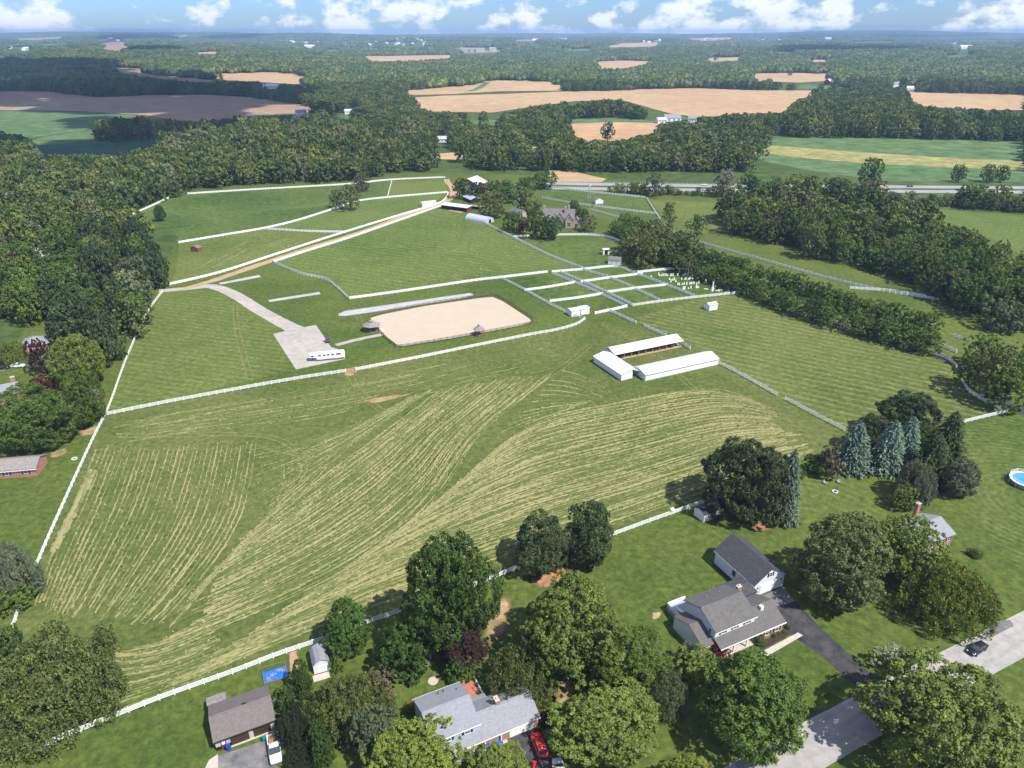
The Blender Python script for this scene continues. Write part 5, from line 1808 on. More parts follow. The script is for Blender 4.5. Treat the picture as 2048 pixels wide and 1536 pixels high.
def window(parent, x, y, z, w=.9, h=1.3, face='f', shut=None, frame='trim'):
    """window on a wall looking to local -y (f), +x (r), -x (l)"""
    rz = {'f': 0, 'r': math.pi / 2, 'l': -math.pi / 2, 'b': math.pi}[face]
    f = MB()
    t = .08
    f.box(-w / 2 - t, w / 2 + t, -.05, .0, h, h + t).box(-w / 2 - t, w / 2 + t, -.07, .0, -t, 0).box(-w / 2 - t, -w / 2, -.05, 0, 0, h).box(w / 2, w / 2 + t, -.05, 0, 0, h).box(-w / 2, w / 2, -.045, 0, h / 2 - .03, h / 2 + .03)
    o = f.obj('window', M[frame], parent, loc=(x, y, z), rz=rz)
    MB().box(-w / 2, w / 2, -.02, .0, 0, h / 2 - .03).box(-w / 2, w / 2, -.02, .0, h / 2 + .03, h).obj('pane', M['glass'], o)
    if shut:
        for s in (-1, 1):
            x0 = s * (w / 2 + t + .22)
            MB().box(x0 - .19, x0 + .19, -.06, -.005, -.03, h + .05).obj('shutter', M[shut], o)
    return o


def chimney(parent, x, y, z0, z1, w=.8, d=.6, mat='brick'):
    c = MB().box(x - w / 2, x + w / 2, y - d / 2, y + d / 2, z0, z1).obj('chimney', M[mat], parent)
    MB().box(x - w / 2 - .06, x + w / 2 + .06, y - d / 2 - .06, y + d / 2 + .06, z1, z1 + .1).box(x - .12, x + .12, y - .12, y + .12, z1 + .1, z1 + .35).obj('chimney_cap', M['concrete'], c)
    return c


def ridge_cap(roof, x0, x1, y, z, mat):
    MB().extr([(y - .22, z - .03), (y, z + .07), (y + .22, z - .03)], x0, x1).obj('ridge_cap', mat, roof)


# white garage
GO = Vector((50.196, 113.143, 0))
t = thing('garage', GO, ANG, 'white garage with dark charcoal roof beside the brick house', 'garage')
MB().gable(0, 8.35, 0, 12, 3.55, 6.45, 'y').obj('wall', M['siding'], t)
r_ = MB().roof(0, 8.35, 0, 12, 3.55, 6.45, 'y', .35, .14).obj('roof', M['charcoal'], t)
for s in (0, 1):
    x0 = -.35 if s == 0 else 8.7
    MB().box(x0 - .06, x0 + .06, -.3, 12.3, 3.14, 3.34).obj('gutter', M['trim'], r_)
d = MB().box(1.9, 6.7, -.06, -.01, .02, 2.35).obj('garage_door', M['white'], t)
for k in range(4):
    MB().box(1.95, 6.65, -.085, -.062, .08 + k * .57, .58 + k * .57).obj('door_panel', M['white'], d)
MB().box(1.7, 1.9, -.09, -.01, 0, 2.5).box(6.7, 6.9, -.09, -.01, 0, 2.5).box(1.7, 6.9, -.09, -.01, 2.36, 2.52).obj('door_trim', M['trim'], t)
window(t, 4.2, -.002, 4.1, .8, 1.0, 'f', 'shutter')
window(t, -.002, 5.9, 1.2, .8, 1.2, 'l', None, 'greenwin')
for x_ in (1.1, 7.5):
    MB().box(x_ - .1, x_ + .1, -.14, -.01, 1.9, 2.25).obj('wall_lamp', M['shutter'], t)
MB().box(-.9, -.25, .5, 11.8, .0, .12).obj('planting_bed', G_MULCH, t)

# split-level brick house, same axes
t = thing('house', GO, ANG, 'split-level brick and white house with dark grey roof left of the driveway', 'house')
MB().gable(-17.2, -7.5, -8, 1, 5.35, 7.3, ym=-3.5).obj('wall', M['siding'], t)
r_ = MB().roof(-17.2, -7.5, -8, 1, 5.35, 7.3, ov=.35, ovg=.25, ym=-3.5).obj('roof', M['greyshingle'], t)
tag(r_, 'mottled dark grey shingle roof of the upper storey')
ridge_cap(r_, -17.4, -7.3, -3.5, 7.48, M['greyshingle'])
MB().box(-17.5, -7.2, 1.30, 1.42, 5.02, 5.2).obj('gutter', M['trim'], r_)
MB().box(-17.5, -7.2, -8.42, -8.30, 5.02, 5.2).obj('gutter', M['trim'], r_)
w_ = MB().gable(-6.9, -1.3, -9.75, -1.6, 2.75, 4.75).obj('brick_wall', M['brick'], t)
MB().roof(-7.45, -1.3, -9.75, -1.6, 2.75, 4.75, ov=.35, ovg=.2, th=.15).obj('low_roof', M['greyshingle'], t)
s_ = (4.75 - 2.75) / 4.075
MB().extr([(-10.1, 2.58), (-8.0, 2.58 + 2.1 * s_), (-8.0, 2.74 + 2.1 * s_), (-10.1, 2.74)], -17.35, -7.65).obj('porch_roof', M['greyshingle'], t)
MB().box(-17.3, -1.1, -10.24, -10.12, 2.52, 2.70).obj('gutter', M['trim'], t)
for x_ in (-16.6, -13.6, -10.4):
    MB().box(x_ - .12, x_ + .12, -9.85, -9.61, .12, 2.6).obj('porch_post', M['trim'], t)
MB().box(-17.2, -7.0, -10.0, -8.05, 0, .14).obj('porch_floor', M['concrete'], t)
MB().box(-11.6, -10.6, -8.06, -8.01, .15, 2.2).obj('door', M['darkred'], t)
for x_ in (-15.3, -12.4, -9.4):
    window(t, x_, -8.003, 4.05, .8, .95, 'f', 'shutter')
for x_ in (-5.4, -2.9):
    window(t, x_, -9.753, .9, .9, 1.4, 'f', 'shutter')
window(t, -17.203, -6.6, 3.7, .7, 1.1, 'l')
# left wing
MB().gable(-20.15, -17.25, -8.15, .25, 2.8, 4.55).obj('wing_wall', M['siding'], t)
MB().roof(-20.15, -17.25, -8.15, .25, 2.8, 4.55, ov=.3, ovg=.0, th=.15).obj('wing_roof', M['greyshingle'], t)
MB().box(-20.1, -17.3, -8.2, -8.16, 0, 2.6).obj('brick_front', M['brick'], t)
window(t, -18.7, -8.203, .9, .9, 1.3, 'f', 'shutter')
chimney(t, -5.7, -1.2, 0, 6.3, .95, .7)
MB().box(-4.95, -4.25, -6.9, -6.2, 4.3, 5.25).obj('roof_vent', M['trim'], t)
for x_, y_ in ((-13.5, -.6), (-12.0, .1), (-10.5, -.9)):
    MB().cyl((x_, y_, 5.6), (x_, y_, 6.6), .07, n=6).obj('vent_pipe', M['galv'], t)
# breezeway and deck behind
MB().extr([(-1.5, 2.75), (3.5, 2.75), (3.5, 2.95), (1.2, 3.5), (-1.5, 3.1)], -7.1, -.45).obj('breezeway_roof', M['charcoal'], t)
MB().box(-6.9, -.7, -1.3, 3.2, 0, 2.7).obj('breezeway_wall', M['siding'], t)
dk = MB().box(-18.4, -17.35, 1.2, 4.6, .9, 1.05).box(-18.4, -14.0, 1.15, 4.6, 1.06, 1.16).obj('deck', M['deckgrey'], t)
for a, b in (((-18.4, 1.2), (-18.4, 4.6)), ((-18.4, 4.6), (-14, 4.6))):
    L = math.hypot(b[0] - a[0], b[1] - a[1])
    n = 8
    for k in range(n + 1):
        x_, y_ = a[0] + (b[0] - a[0]) * k / n, a[1] + (b[1] - a[1]) * k / n
        MB().box(x_ - .06, x_ + .06, y_ - .06, y_ + .06, 0, 2.1).obj('deck_post', M['trim'], dk)
MB().box(-18.46, -18.34, 1.2, 4.6, 2.1, 2.2).box(-18.4, -14, 4.54, 4.66, 2.1, 2.2).box(-18.43, -18.37, 1.2, 4.6, 1.2, 1.95).box(-18.4, -14, 4.57, 4.63, 1.2, 1.95).obj('deck_rail', M['trim'], dk)
MB().extr([(1.42, 2.6), (3.2, 2.35), (3.2, 2.5), (1.42, 2.78)], -13.6, -9.0).obj('porch_canopy', M['greyshingle'], t)
MB().box(-13.4, -9.2, 1.05, 3.0, 0, 2.34).obj('rear_room', M['siding'], t)
lg = thing('lounge_chair', GO + Vector((0, 0, 1.17)) + Matrix.Rotation(ANG, 3, 'Z') @ Vector((-17.0, 2.6, 0)), ANG + .3, 'white lounge chair on the deck of the brick house', 'chair')
MB().box(-.3, .3, -.9, .35, .28, .36).obj('seat', M['white'], lg)
MB().extr([(.35, .30), (.95, .75), (.92, .82), (.35, .38)], -.3, .3).obj('backrest', M['white'], lg)
for x_ in (-.26, .26):
    for y_ in (-.8, .4):
        MB().box(x_ - .03, x_ + .03, y_ - .03, y_ + .03, 0, .29).obj('leg', M['white'], lg)

# grey-roofed blue house
HO = Vector((-7.417, 76.464, 0))
t = thing('house', HO, R(25.5), 'pale blue and brick house with light grey roof at the bottom centre', 'house')
MB().gable(-5.2, 3.0, 1.5, 10.1, 5.15, 6.9, ym=5.83).obj('wall', M['bluesiding'], t)
r_ = MB().roof(-5.2, 3.0, 1.5, 10.1, 5.15, 6.9, ov=.3, ovg=.1, ym=5.83).obj('roof', M['paleshingle'], t)
ridge_cap(r_, -5.25, 3.05, 5.83, 7.08, M['paleshingle'])
MB().box(-5.4, 3.15, 10.42, 10.52, 4.92, 5.1).obj('gutter', M['trim'], r_)
MB().box(-5.4, 3.15, 1.08, 1.18, 4.92, 5.1).obj('gutter', M['trim'], r_)
MB().gable(3.02, 13.3, .35, 7.3, 2.55, 4.5).obj('low_wall', M['brick'], t)
r_ = MB().roof(3.15, 13.3, .35, 7.3, 2.55, 4.5, ov=.35, ovg=.2, th=.15).obj('low_roof', M['paleshingle'], t)
ridge_cap(r_, 3.3, 13.4, 3.82, 4.67, M['paleshingle'])
s_ = 1.95 / 3.475
MB().extr([(0, 2.36), (1.48, 2.36 + 1.48 * s_), (1.48, 2.51 + 1.48 * s_), (0, 2.51)], -2.4, 2.93).obj('porch_roof', M['paleshingle'], t)
MB().box(-2.5, 13.5, -.14, -.03, 2.28, 2.46).obj('gutter', M['trim'], t)
MB().extr([(7.55, 2.35), (8.9, 1.95), (8.9, 2.08), (7.55, 2.50)], 3.3, 7.0).obj('rear_roof', M['paleshingle'], t)
MB().box(3.5, 6.9, 7.31, 8.6, 0, 1.95).obj('rear_wall', M['bluesiding'], t)
d = MB().box(7.9, 12.4, .28, .345, .05, 2.15).obj('garage_door', M['white'], t)
for k in range(4):
    MB().box(8.0, 12.3, .255, .278, .1 + k * .52, .55 + k * .52).obj('door_panel', M['white'], d)
for x_ in (-2.2, .6, 3.4, 6.3):
    MB().box(x_ - .1, x_ + .1, -.0, .2, .1, 2.3).obj('porch_post', M['trim'], t)
MB().box(-2.4, 7.4, -.25, .33, 0, .1).box(-2.4, 2.9, .34, 1.48, 0, .1).obj('porch_floor', M['concrete'], t)
window(t, .9, 1.497, 3.75, .9, 1.0, 'f', 'shutter')
window(t, -2.4, 1.497, 3.75, .9, 1.0, 'f', 'shutter')
chimney(t, 7.3, 4.2, 3, 5.5, .7, 1.1)
for x_, y_ in ((-1.2, 9.2), (-.3, 9.3), (-2.2, 7.6), (1.8, 8.5)):
    MB().cyl((x_, y_, 5.2), (x_, y_, 6.25), .07, n=6).obj('vent_pipe', M['shutter'], t)
sheet('brick_patio', [tuple((HO + Matrix.Rotation(R(25.5), 3, 'Z') @ Vector(p))[:2]) for p in ((3.3, 8.8, 0), (7.1, 8.8, 0), (7.1, 14.6, 0), (3.6, 14.6, 0))], M['patio'], .05,
      'red brick patio behind the light grey roofed house', 'patio', px=False)
pr = thing('patio_railing', HO + Matrix.Rotation(R(25.5), 3, 'Z') @ Vector((7.2, 9.2, 0)), R(25.5), 'white railing at the right of the brick patio', 'railing')
MB().box(-.05, .05, 0, 5.4, .85, .95).box(-.03, .03, 0, 5.4, .3, .38).obj('rail', M['trim'], pr)
for k in range(5):
    MB().box(-.07, .07, k * 1.33 - .02, k * 1.33 + .12, 0, 1.05).obj('post', M['trim'], pr)

# brown garage
BO = Vector((-48.57, 77.436, 0))
t = thing('garage', BO, R(26.2), 'two-door garage with brown-grey roof at the lower left', 'garage')
MB().gable(.15, 9.7, .25, 7.55, 2.5, 4.35, ym=3.5).obj('wall', M['shutter'], t)
r_ = MB().roof(.15, 9.7, .25, 7.55, 2.5, 4.35, ov=.3, ovg=.2, ym=3.5).obj('roof', M['brownshingle'], t)
ridge_cap(r_, 0, 9.85, 3.5, 4.52, M['brownshingle'])
MB().box(5.3, 5.9, 3.55, 3.8, 4.5, 4.72).obj('ridge_vent', M['dark'], r_)
MB().box(0, 9.85, -.17, -.07, 2.2, 2.36).obj('gutter', M['shutter'], r_)
for a, b in ((2.55, 5.35), (6.15, 8.85)):
    d = MB().box(a, b, .17, .24, .25, 2.2).obj('garage_door', M['browndoor'], t)
    for k in range(4):
        MB().box(a + .05, b - .05, .145, .168, .3 + k * .47, .72 + k * .47).obj('door_panel', M['browndoor'], d)
MB().box(.2, 2.5, .18, .245, .9, 2.2).box(5.4, 6.1, .18, .245, .05, 2.2).box(8.9, 9.65, .18, .245, .05, 2.2).obj('panel', M['tan'], t)
MB().box(2.4, 9.6, -.15, .16, .0, .12).obj('sill', M['concrete'], t)
d = MB().box(1.0, 1.8, .13, .175, .1, 2.05).obj('door', M['darkred'], t)
MB().box(1.15, 1.65, .10, .128, 1.1, 1.9).obj('pane', M['trim'], d)
MB().box(-.1, 2.75, 7.9, 9.9, 0, 2.0).obj('annex_wall', M['wood'], t)
MB().extr([(7.87, 2.42), (10.1, 1.95), (10.1, 2.08), (7.87, 2.56)], -.25, 2.9).obj('annex_roof', M['weathered'], t)


# gambrel shed
def shed(name, o, rz, w, d, prof_h, wallm, roofm, label, ridge_along='y', door=True, gambrel=False, win=0, cat='shed', doormat='trim', axis_front='f'):
    t = thing(name, o, rz, label, cat)
    hw, hr = prof_h
    if gambrel:
        pts = [(0, 0), (w, 0), (w, hw), (w * .80, hw + (hr - hw) * .68), (w / 2, hr), (w * .20, hw + (hr - hw) * .68), (0, hw)]
        MB().extr(pts, 0, d, 'y').obj('wall', wallm, t)
        top = [(-.12, hw - .08), (w * .18, hw + (hr - hw) * .70), (w / 2, hr + .04), (w * .82, hw + (hr - hw) * .70), (w + .12, hw - .08)]
        prof = top + [(x, z + .1) for x, z in top[::-1]]
        b = MB()
        n = len(prof)
        vs = [(x, y, z) for y in (-.15, d + .15) for x, z in prof]
        fs = [(i, n + i, n + (i + 1) % n, (i + 1) % n) for i in range(n)]
        for k in range(4):
            fs += [(k, k + 1, n - 2 - k, n - 1 - k), tuple(q + n for q in (n - 1 - k, n - 2 - k, k + 1, k))]
        b.add(vs, fs)
        b.obj('roof', roofm, t)
    else:
        MB().gable(0, w, 0, d, hw, hr, ridge_along).obj('wall', wallm, t)
        MB().roof(0, w, 0, d, hw, hr, ridge_along, .18, .09).obj('roof', roofm, t)
    if door:
        dd = MB().box(w * .25, w * .75, -.05, -.01, .08, hw * .92).obj('door', M[doormat], t)
        MB().box(w / 2 - .02, w / 2 + .02, -.065, -.05, .1, hw * .9).obj('door_seam', M['shutter'] if doormat != 'trim' else M['concrete'], dd)
    for k in range(win):
        window(t, w * (k + .7) / (win + .4), -.003, hw * .45, .55, .6, 'f')
    return t


shed('shed', (-36.35, 93.25, 0), R(22.5), 2.9, 4.0, (1.95, 3.15), M['siding'], M['paleshingle'], 'white gambrel shed with grey roof beside the front fence', gambrel=True)
sheet('shed_ramp', [(-36.6, 92.9), (-33.9, 94.0), (-33.3, 92.6), (-36.0, 91.5)], M['concrete'], .03, 'paved strip before the gambrel shed door', 'paving', px=False)
shed('shed', (46.16, 138.43, 0), R(28.9), 6.3, 3.5, (2.25, 3.0), M['white'], M['blackroof'], 'white shed with black roof at the front fence', 'x', win=2)
shed('shed', tuple(at(1418, 622)), R(27), 4.6, 3.4, (2.3, 3.1), M['white'], M['greymetal'], 'small white shed alone in the right paddock', 'x', door=False)
shed('shed', tuple(at(1216, 528)), R(-18), 6.2, 4.2, (2.4, 3.6), M['white'], M['slate'], 'white shed with dark roof and windows behind the pens', 'x', win=2, door=False)
shed('shed', tuple(at(1206, 510)), R(5), 3.4, 3.0, (2.8, 3.0), M['white'], M['metalroof'], 'small white run-in box above the dark-roofed shed', 'x', doormat='dark')
shed('shed', tuple(at(1143, 634)), R(24), 4.0, 3.6, (2.5, 2.8), M['white'], M['metalroof'], 'left one of the two small white boxes by the pens', 'x', door=False)
shed('shed', tuple(at(1162, 630)), R(24), 4.0, 3.6, (2.5, 2.8), M['white'], M['metalroof'], 'right one of the two small white boxes by the pens', 'x', door=False)
shed('shed', tuple(at(1191, 408)), R(12), 5.5, 4.2, (2.6, 4.0), M['white'], M['slate'], 'white hut alone in the back pasture', 'y', door=False)
shed('shed', tuple(at(382, 503)), R(-14), 4.6, 3.4, (2.0, 3.0), M['redwood'], M['slate'], 'small red shelter with grey roof in the lane paddock', 'y', doormat='redwood')
shed('shed', tuple(at(845, 414)), R(32), 10.5, 4.0, (2.6, 2.9), M['white'], M['metalroof'], 'long white run-in shed beside the dirt lane', 'x', door=False)
shed('shed', tuple(at(182, 806)), R(16), 3.4, 4.4, (2.2, 3.3), M['darkred'], M['paleshingle'], 'dark red garden shed under the left trees', 'x')
shed('shed', tuple(at(1518, 1042)), R(28), 1.6, 1.4, (1.6, 2.1), M['white'], M['bluebin'], 'tiny white hut under the spruces', 'x', door=False)

# run-in sheds round a yard
RO = at(1160 + 835 / 6.4, 640 + 780 / 6.4)
ra = R(25.25)
rl = lambda x, y: RO + Matrix.Rotation(ra, 3, 'Z') @ Vector((x, y, 0))
t = thing('run_in_shed', RO, ra, 'front long white run-in shed with closed front wall', 'shed', 'white run-in sheds')
MB().gable(0, 31, 0, 7.0, 2.3, 3.35, ym=4.3).obj('wall', M['white'], t)
MB().roof(0, 31, 0, 7.0, 2.3, 3.35, ov=.3, ovg=.25, th=.10, ym=4.3).obj('roof', M['metalroof'], t)
for k in range(10):
    MB().box(k * 3.2 + .55, k * 3.2 + .61, -.03, -.005, .1, 2.2).obj('wall_seam', M['greymetal'], t)
t = thing('run_in_shed', rl(-7.3, 3.6), ra + R(2), 'left white run-in shed joining the two long ones', 'shed', 'white run-in sheds')
MB().gable(0, 4.6, 0, 17, 2.3, 3.35, 'y', ym=4.2).obj('wall', M['white'], t)
MB().roof(0, 6.9, 0, 17, 2.3, 3.35, 'y', .3, .10, ym=4.2).obj('roof', M['metalroof'], t)
for k in range(6):
    MB().box(6.6, 6.75, k * 3.2 + .4, k * 3.2 + .55, 0, 2.3).obj('post', M['palewood'], t)
t = thing('run_in_shed', rl(-.2, 18.3), ra, 'back long white run-in shed open to the yard with wooden posts', 'shed', 'white run-in sheds')
MB().box(0, 29.5, 6.6, 6.75, 0, 2.5).box(0, .15, 1, 6.6, 0, 2.5).box(29.35, 29.5, 3, 6.6, 0, 2.5).obj('wall', M['white'], t)
MB().roof(0, 29.8, .2, 6.8, 2.35, 3.4, ov=.3, ovg=.25, th=.10, ym=4.6).obj('roof', M['metalroof'], t)
for k in range(10):
    MB().box(k * 3.1 + .9, k * 3.1 + 1.08, .45, .63, 0, 2.45).obj('post', M['palewood'], t)
for k in range(4):
    MB().box(k * 7.3 + 3.2, k * 7.3 + 3.3, .7, 6.6, 0, 2.2).obj('partition', M['wood'], t)
sheet('bare_strip', [tuple(rl(*p)[:2]) for p in ((.2, 18.3), (29.5, 18.3), (29.5, 25), (.2, 25))], G_DIRT, .02, 'trodden earth under the open run-in shed', 'bare ground', px=False)

# houses at the left edge
t = thing('outbuilding', at(22, 956), R(10), 'brick outbuilding with grey roof at the left edge', 'outbuilding')
MB().gable(-14, 6.6, 0, 6.5, 2.5, 3.9).obj('wall', M['brick'], t)
MB().roof(-14, 6.6, 0, 6.5, 2.5, 3.9, ov=.3).obj('roof', M['weathered'], t)
MB().box(-14, 6.9, -.44, -.32, 2.12, 2.3).obj('gutter', M['trim'], t)
for x_ in (-.6, 4.0):
    window(t, x_, -.003, .95, .9, 1.1, 'f', 'shutter')
t = thing('house', at(-30, 815), R(28), 'grey-roofed house with brick chimney cut by the left edge', 'house')
MB().gable(-8, 9.5, 0, 8, 3.0, 5.0).obj('wall', M['brick'], t)
MB().roof(-8, 9.5, 0, 8, 3.0, 5.0).obj('roof', M['paleshingle'], t)
chimney(t, 8.6, 5.0, 0, 6.6, 1.3, .9)
window(t, 5, -.003, 1, .9, 1.2)
t = thing('house', at(44, 706), R(18), 'house with pale hip roof among the left trees', 'house')
MB().box(0, 9, 0, 8, 0, 2.6).obj('wall', M['brick'], t)
MB().add([(-.4, -.4, 2.6), (9.4, -.4, 2.6), (9.4, 8.4, 2.6), (-.4, 8.4, 2.6), (3.8, 4, 4.6), (5.2, 4, 4.6)], [(0, 1, 5, 4), (1, 2, 5), (2, 3, 4, 5), (3, 0, 4), (3, 2, 1, 0)]).obj('roof', M['paleshingle'], t)
window(t, 3, -.003, .9, 1.2, 1.2)
t = far_house(92, 494, 12, 9, 4.5, .3, M['white'], M['paleshingle'], 'pale house glimpsed in the left wood')
# brick house at the right behind its tree
t = thing('house', at(1850, 1112), ANG, 'two-storey brick house with grey roof behind the light green tree', 'house')
MB().gable(-6.5, 6.4, -1, 7, 4.9, 6.7).obj('wall', M['brick'], t)
r_ = MB().roof(-6.5, 6.4, -1, 7, 4.9, 6.7).obj('roof', M['paleshingle'], t)
ridge_cap(r_, -6.6, 6.5, 3, 6.87, M['paleshingle'])
chimney(t, 4.6, 7.4, 0, 8.2, 1.0, .8)
for x_ in (0, 2.6, 5.0):
    for z_ in (1.0, 3.3):
        window(t, x_, -1.003, z_, .85, 1.2, 'f', 'shutter')
for z_ in (1.0, 3.3):
    window(t, 6.403, 1.5, z_, .8, 1.2, 'r', 'shutter')

# ------------------------------------------------------------------ farmstead
t = thing('farmhouse', at(1108, 452), R(-8), 'stone farmhouse with steep slate roofs and front gables', 'house')
MB().gable(-7, 12, 0, 8, 5.2, 9.6).obj('wall', M['stonewall'], t)
r_ = MB().roof(-7, 12, 0, 8, 5.2, 9.6, ov=.3).obj('roof', M['slate'], t)
for k, (x0, x1, y0, ze, zr) in enumerate(((1.0, 6.2, -2.4, 4.6, 8.4), (7.0, 11.6, -3.8, 4.8, 8.2))):
    MB().gable(x0, x1, y0, 3, ze, zr, 'y').obj('gable_wall', M['stonewall'], t)
    MB().roof(x0, x1, y0, 3.5, ze, zr, 'y', .25, .16).obj('gable_roof', M['slate'], t)
    window(t, (x0 + x1) / 2, y0 - .003, ze + .4, .9, 1.2, 'f')
    window(t, (x0 + x1) / 2, y0 - .003, 1.2, 1.9, 2.0, 'f')
MB().gable(11.4, 15.5, -1.5, 4, 3.0, 5.8, 'y').obj('wing_wall', M['stonewall'], t)
MB().roof(11.7, 15.5, -1.5, 4, 3.0, 5.8, 'y', .25).obj('wing_roof', M['slate'], t)
MB().box(13.0, 13.9, -1.56, -1.505, 0, 2.1).obj('door', M['shutter'], t)
for x_ in (-5, -2.5, 0):
    window(t, x_, -.003, 3.2, .9, 1.3)
    window(t, x_, -.003, .9, .9, 1.3)
chimney(t, 6.6, 2.2, 4, 11.2, 1.3, 1.0, 'stonewall')
chimney(t, -6.4, 4, 4, 11.0, 1.2, 1.0, 'stonewall')
chimney(t, 8.4, 6.0, 5, 11.4, 1.1, .9, 'stonewall')
t = thing('farm_annex', at(1036, 438), R(-42), 'stone annex with slate roof left of the farmhouse', 'outbuilding')
MB().gable(-5, 5, -3.8, 3.8, 3.2, 6.4).obj('wall', M['stonewall'], t)
MB().roof(-5, 5, -3.8, 3.8, 3.2, 6.4, ov=.3).obj('roof', M['slate'], t)
window(t, 5.003, 0, 1, 1, 1.3, 'r')
window(t, 0, -3.803, 1, 1, 1.3)
# hoop house
t = thing('hoop_house', at(980, 446), R(-38), 'grey arched hoop house below the stable', 'hoop house')
arc = [(4.0 * math.cos(math.pi * k / 10), 3.6 * math.sin(math.pi * k / 10) ** .85 if 0 < k < 10 else 0) for k in range(11)]
b = MB()
n = len(arc)
b.add([(x, y, z) for x in (-17, 0) for y, z in arc], [(i, i + 1, n + i + 1, n + i) for i in range(n - 1)])
b.obj('cover', M['greymetal'], t)
MB().add([(-.02, y, z) for y, z in arc], [tuple(range(n))]).add([(-16.98, y, z) for y, z in arc], [tuple(range(n))]).obj('end_wall', M['greymetal'], t)
MB().box(.0, .06, -1.0, 1.0, 0, 2.2).obj('door', M['dark'], t)
for k in range(6):
    x_ = -17 + k * 3.4
    b = MB()
    for i in range(n - 1):
        b.cyl((x_, arc[i][0] * 1.01, arc[i][1] * 1.01), (x_, arc[i + 1][0] * 1.01, arc[i + 1][1] * 1.01), .05, n=4, cap=False)
    b.obj('hoop', M['galv'], t)
# long stable with white roof
t = thing('stable', at(934, 424), R(151), 'long open stable with white roof at the end of the lane', 'stable')
MB().box(0, 20, -.15, 0, 0, 2.6).box(0, .15, -5.5, 0, 0, 2.8).box(19.85, 20, -5.5, 0, 0, 2.8).obj('wall', M['darkred'], t)
MB().extr([(-6.0, 3.1), (.8, 2.6), (.8, 2.75), (-6.0, 3.25)], -.5, 20.5).obj('roof', M['metalroof'], t)
for k in range(7):
    MB().box(k * 3.3, k * 3.3 + .16, .3, .46, 0, 2.6).obj('post', M['dark'], t)
MB().box(.1, 19.9, .02, .06, 0, 2.5).obj('stall_front', M['dark'], t)
t = thing('stable', at(944, 402), R(118), 'grey-roofed open shed above the long stable', 'stable')
MB().gable(-6, 6, -3.5, 3.5, 2.6, 3.8).obj('wall', M['dark'], t)
MB().roof(-6, 6, -3.5, 3.5, 2.6, 3.8, ov=.8).obj('roof', M['greymetal'], t)
t = thing('shed', at(953, 418), R(-28), 'low dark shed between stable and hoop house', 'shed')
MB().box(-4.5, 4.5, -1.5, 1.5, 0, 1.9).obj('wall', M['dark'], t)
MB().box(-4.7, 4.7, -1.8, 1.8, 1.9, 2.05).obj('roof', M['weathered'], t)
t = thing('barn', at(945, 376), R(-28), 'big barn with pale grey roof at the top of the farm', 'barn')
MB().gable(-9, 9, -7, 7, 4.2, 8.0, 'y').obj('wall', M['redwood'], t)
MB().roof(-9, 9, -7, 7, 4.2, 8.0, 'y', .5, .2).obj('roof', plain('pale_barn_roof', (.55, .54, .51), .6, (.46, .45, .43), .4), t)
MB().box(-2, 2, -7.06, -7.01, 0, 3.4).obj('door', M['white'], t)
t = thing('farm_gate', at(902, 361), R(4), 'dark open gate frame at the far end of the track', 'gate')
for x_ in (-6, -2.5, 1, 4.5, 8):
    MB().box(x_ - .15, x_ + .15, -.15, .15, 0, 3.6).obj('post', M['wood'], t)
MB().box(-6, 8, -.12, .12, 3.6, 3.85).obj('beam', M['wood'], t)
# windmill
t = thing('windmill', at(1178, 398), 0, 'white metal windmill tower beside the farmhouse', 'windmill')
for a in range(4):
    x_, y_ = math.cos(a * math.pi / 2 + .78), math.sin(a * math.pi / 2 + .78)
    MB().cyl((x_ * 1.5, y_ * 1.5, 0), (x_ * .25, y_ * .25, 9.6), .09, .07, 5).obj('leg', M['galv'], t)
b = MB()
for z_ in (2.4, 4.8, 7.2):
    s_ = 1.06 * (1.5 - 1.25 * z_ / 9.6)
    c4 = [(s_ * math.cos(k * math.pi / 2 + .78), s_ * math.sin(k * math.pi / 2 + .78), z_) for k in range(4)]
    for k in range(4):
        b.cyl(c4[k], c4[(k + 1) % 4], .05, n=4)
b.obj('brace', M['galv'], t)
wh = MB().cyl((0, -.7, 9.9), (0, .3, 9.9), .1, n=6).obj('hub', M['galv'], t)
for k in range(12):
    a = k * math.pi / 6
    MB().add([(math.cos(a) * .3, -.6, 9.9 + math.sin(a) * .3), (math.cos(a - .12) * 1.3, -.66, 9.9 + math.sin(a - .12) * 1.3), (math.cos(a + .12) * 1.3, -.56, 9.9 + math.sin(a + .12) * 1.3)], [(0, 1, 2)]).obj('blade', M['white'], wh)
MB().extr([(.3, 9.8), (1.4, 9.4), (1.4, 10.4), (.3, 10.0)], -.02, .02).obj('tail', M['white'], t)
# trampoline and awning in the farmyard
t = thing('trampoline', at(1004, 373), 0, 'blue netted trampoline in the farmyard', 'trampoline')
MB().lathe([(3.6, .8), (3.9, .8), (3.9, .95), (3.6, .95), (3.6, .8)], 16, cap=False).obj('pad', M['teal'], t)
MB().lathe([(3.6, .85), (.01, .84)], 16, cap=False).obj('mat', M['shutter'], t)
for k in range(8):
    a = k * math.pi / 4
    MB().cyl((3.9 * math.cos(a), 3.9 * math.sin(a), 0), (3.9 * math.cos(a), 3.9 * math.sin(a), 2.7), .06, n=5).obj('pole', M['galv'], t)
t = thing('play_slide', at(1000, 371), 0, 'red and blue play frame beside the trampoline', 'play frame')
MB().box(-1, 1, -.8, .8, 1.6, 1.8).box(-1.6, 1.6, -1.2, 1.2, 2.8, 3.0).obj('platform', M['redplastic'], t)
MB().extr([(-3.2, .3), (-.8, 1.6), (-.8, 1.9), (-3.2, .6)], -.5, .5).obj('slide', M['bluebin'], t)
for x_ in (-.95, .95):
    for y_ in (-.75, .75):
        MB().box(x_ - .06, x_ + .06, y_ - .06, y_ + .06, 0, 2.8).obj('leg', M['palewood'], t)


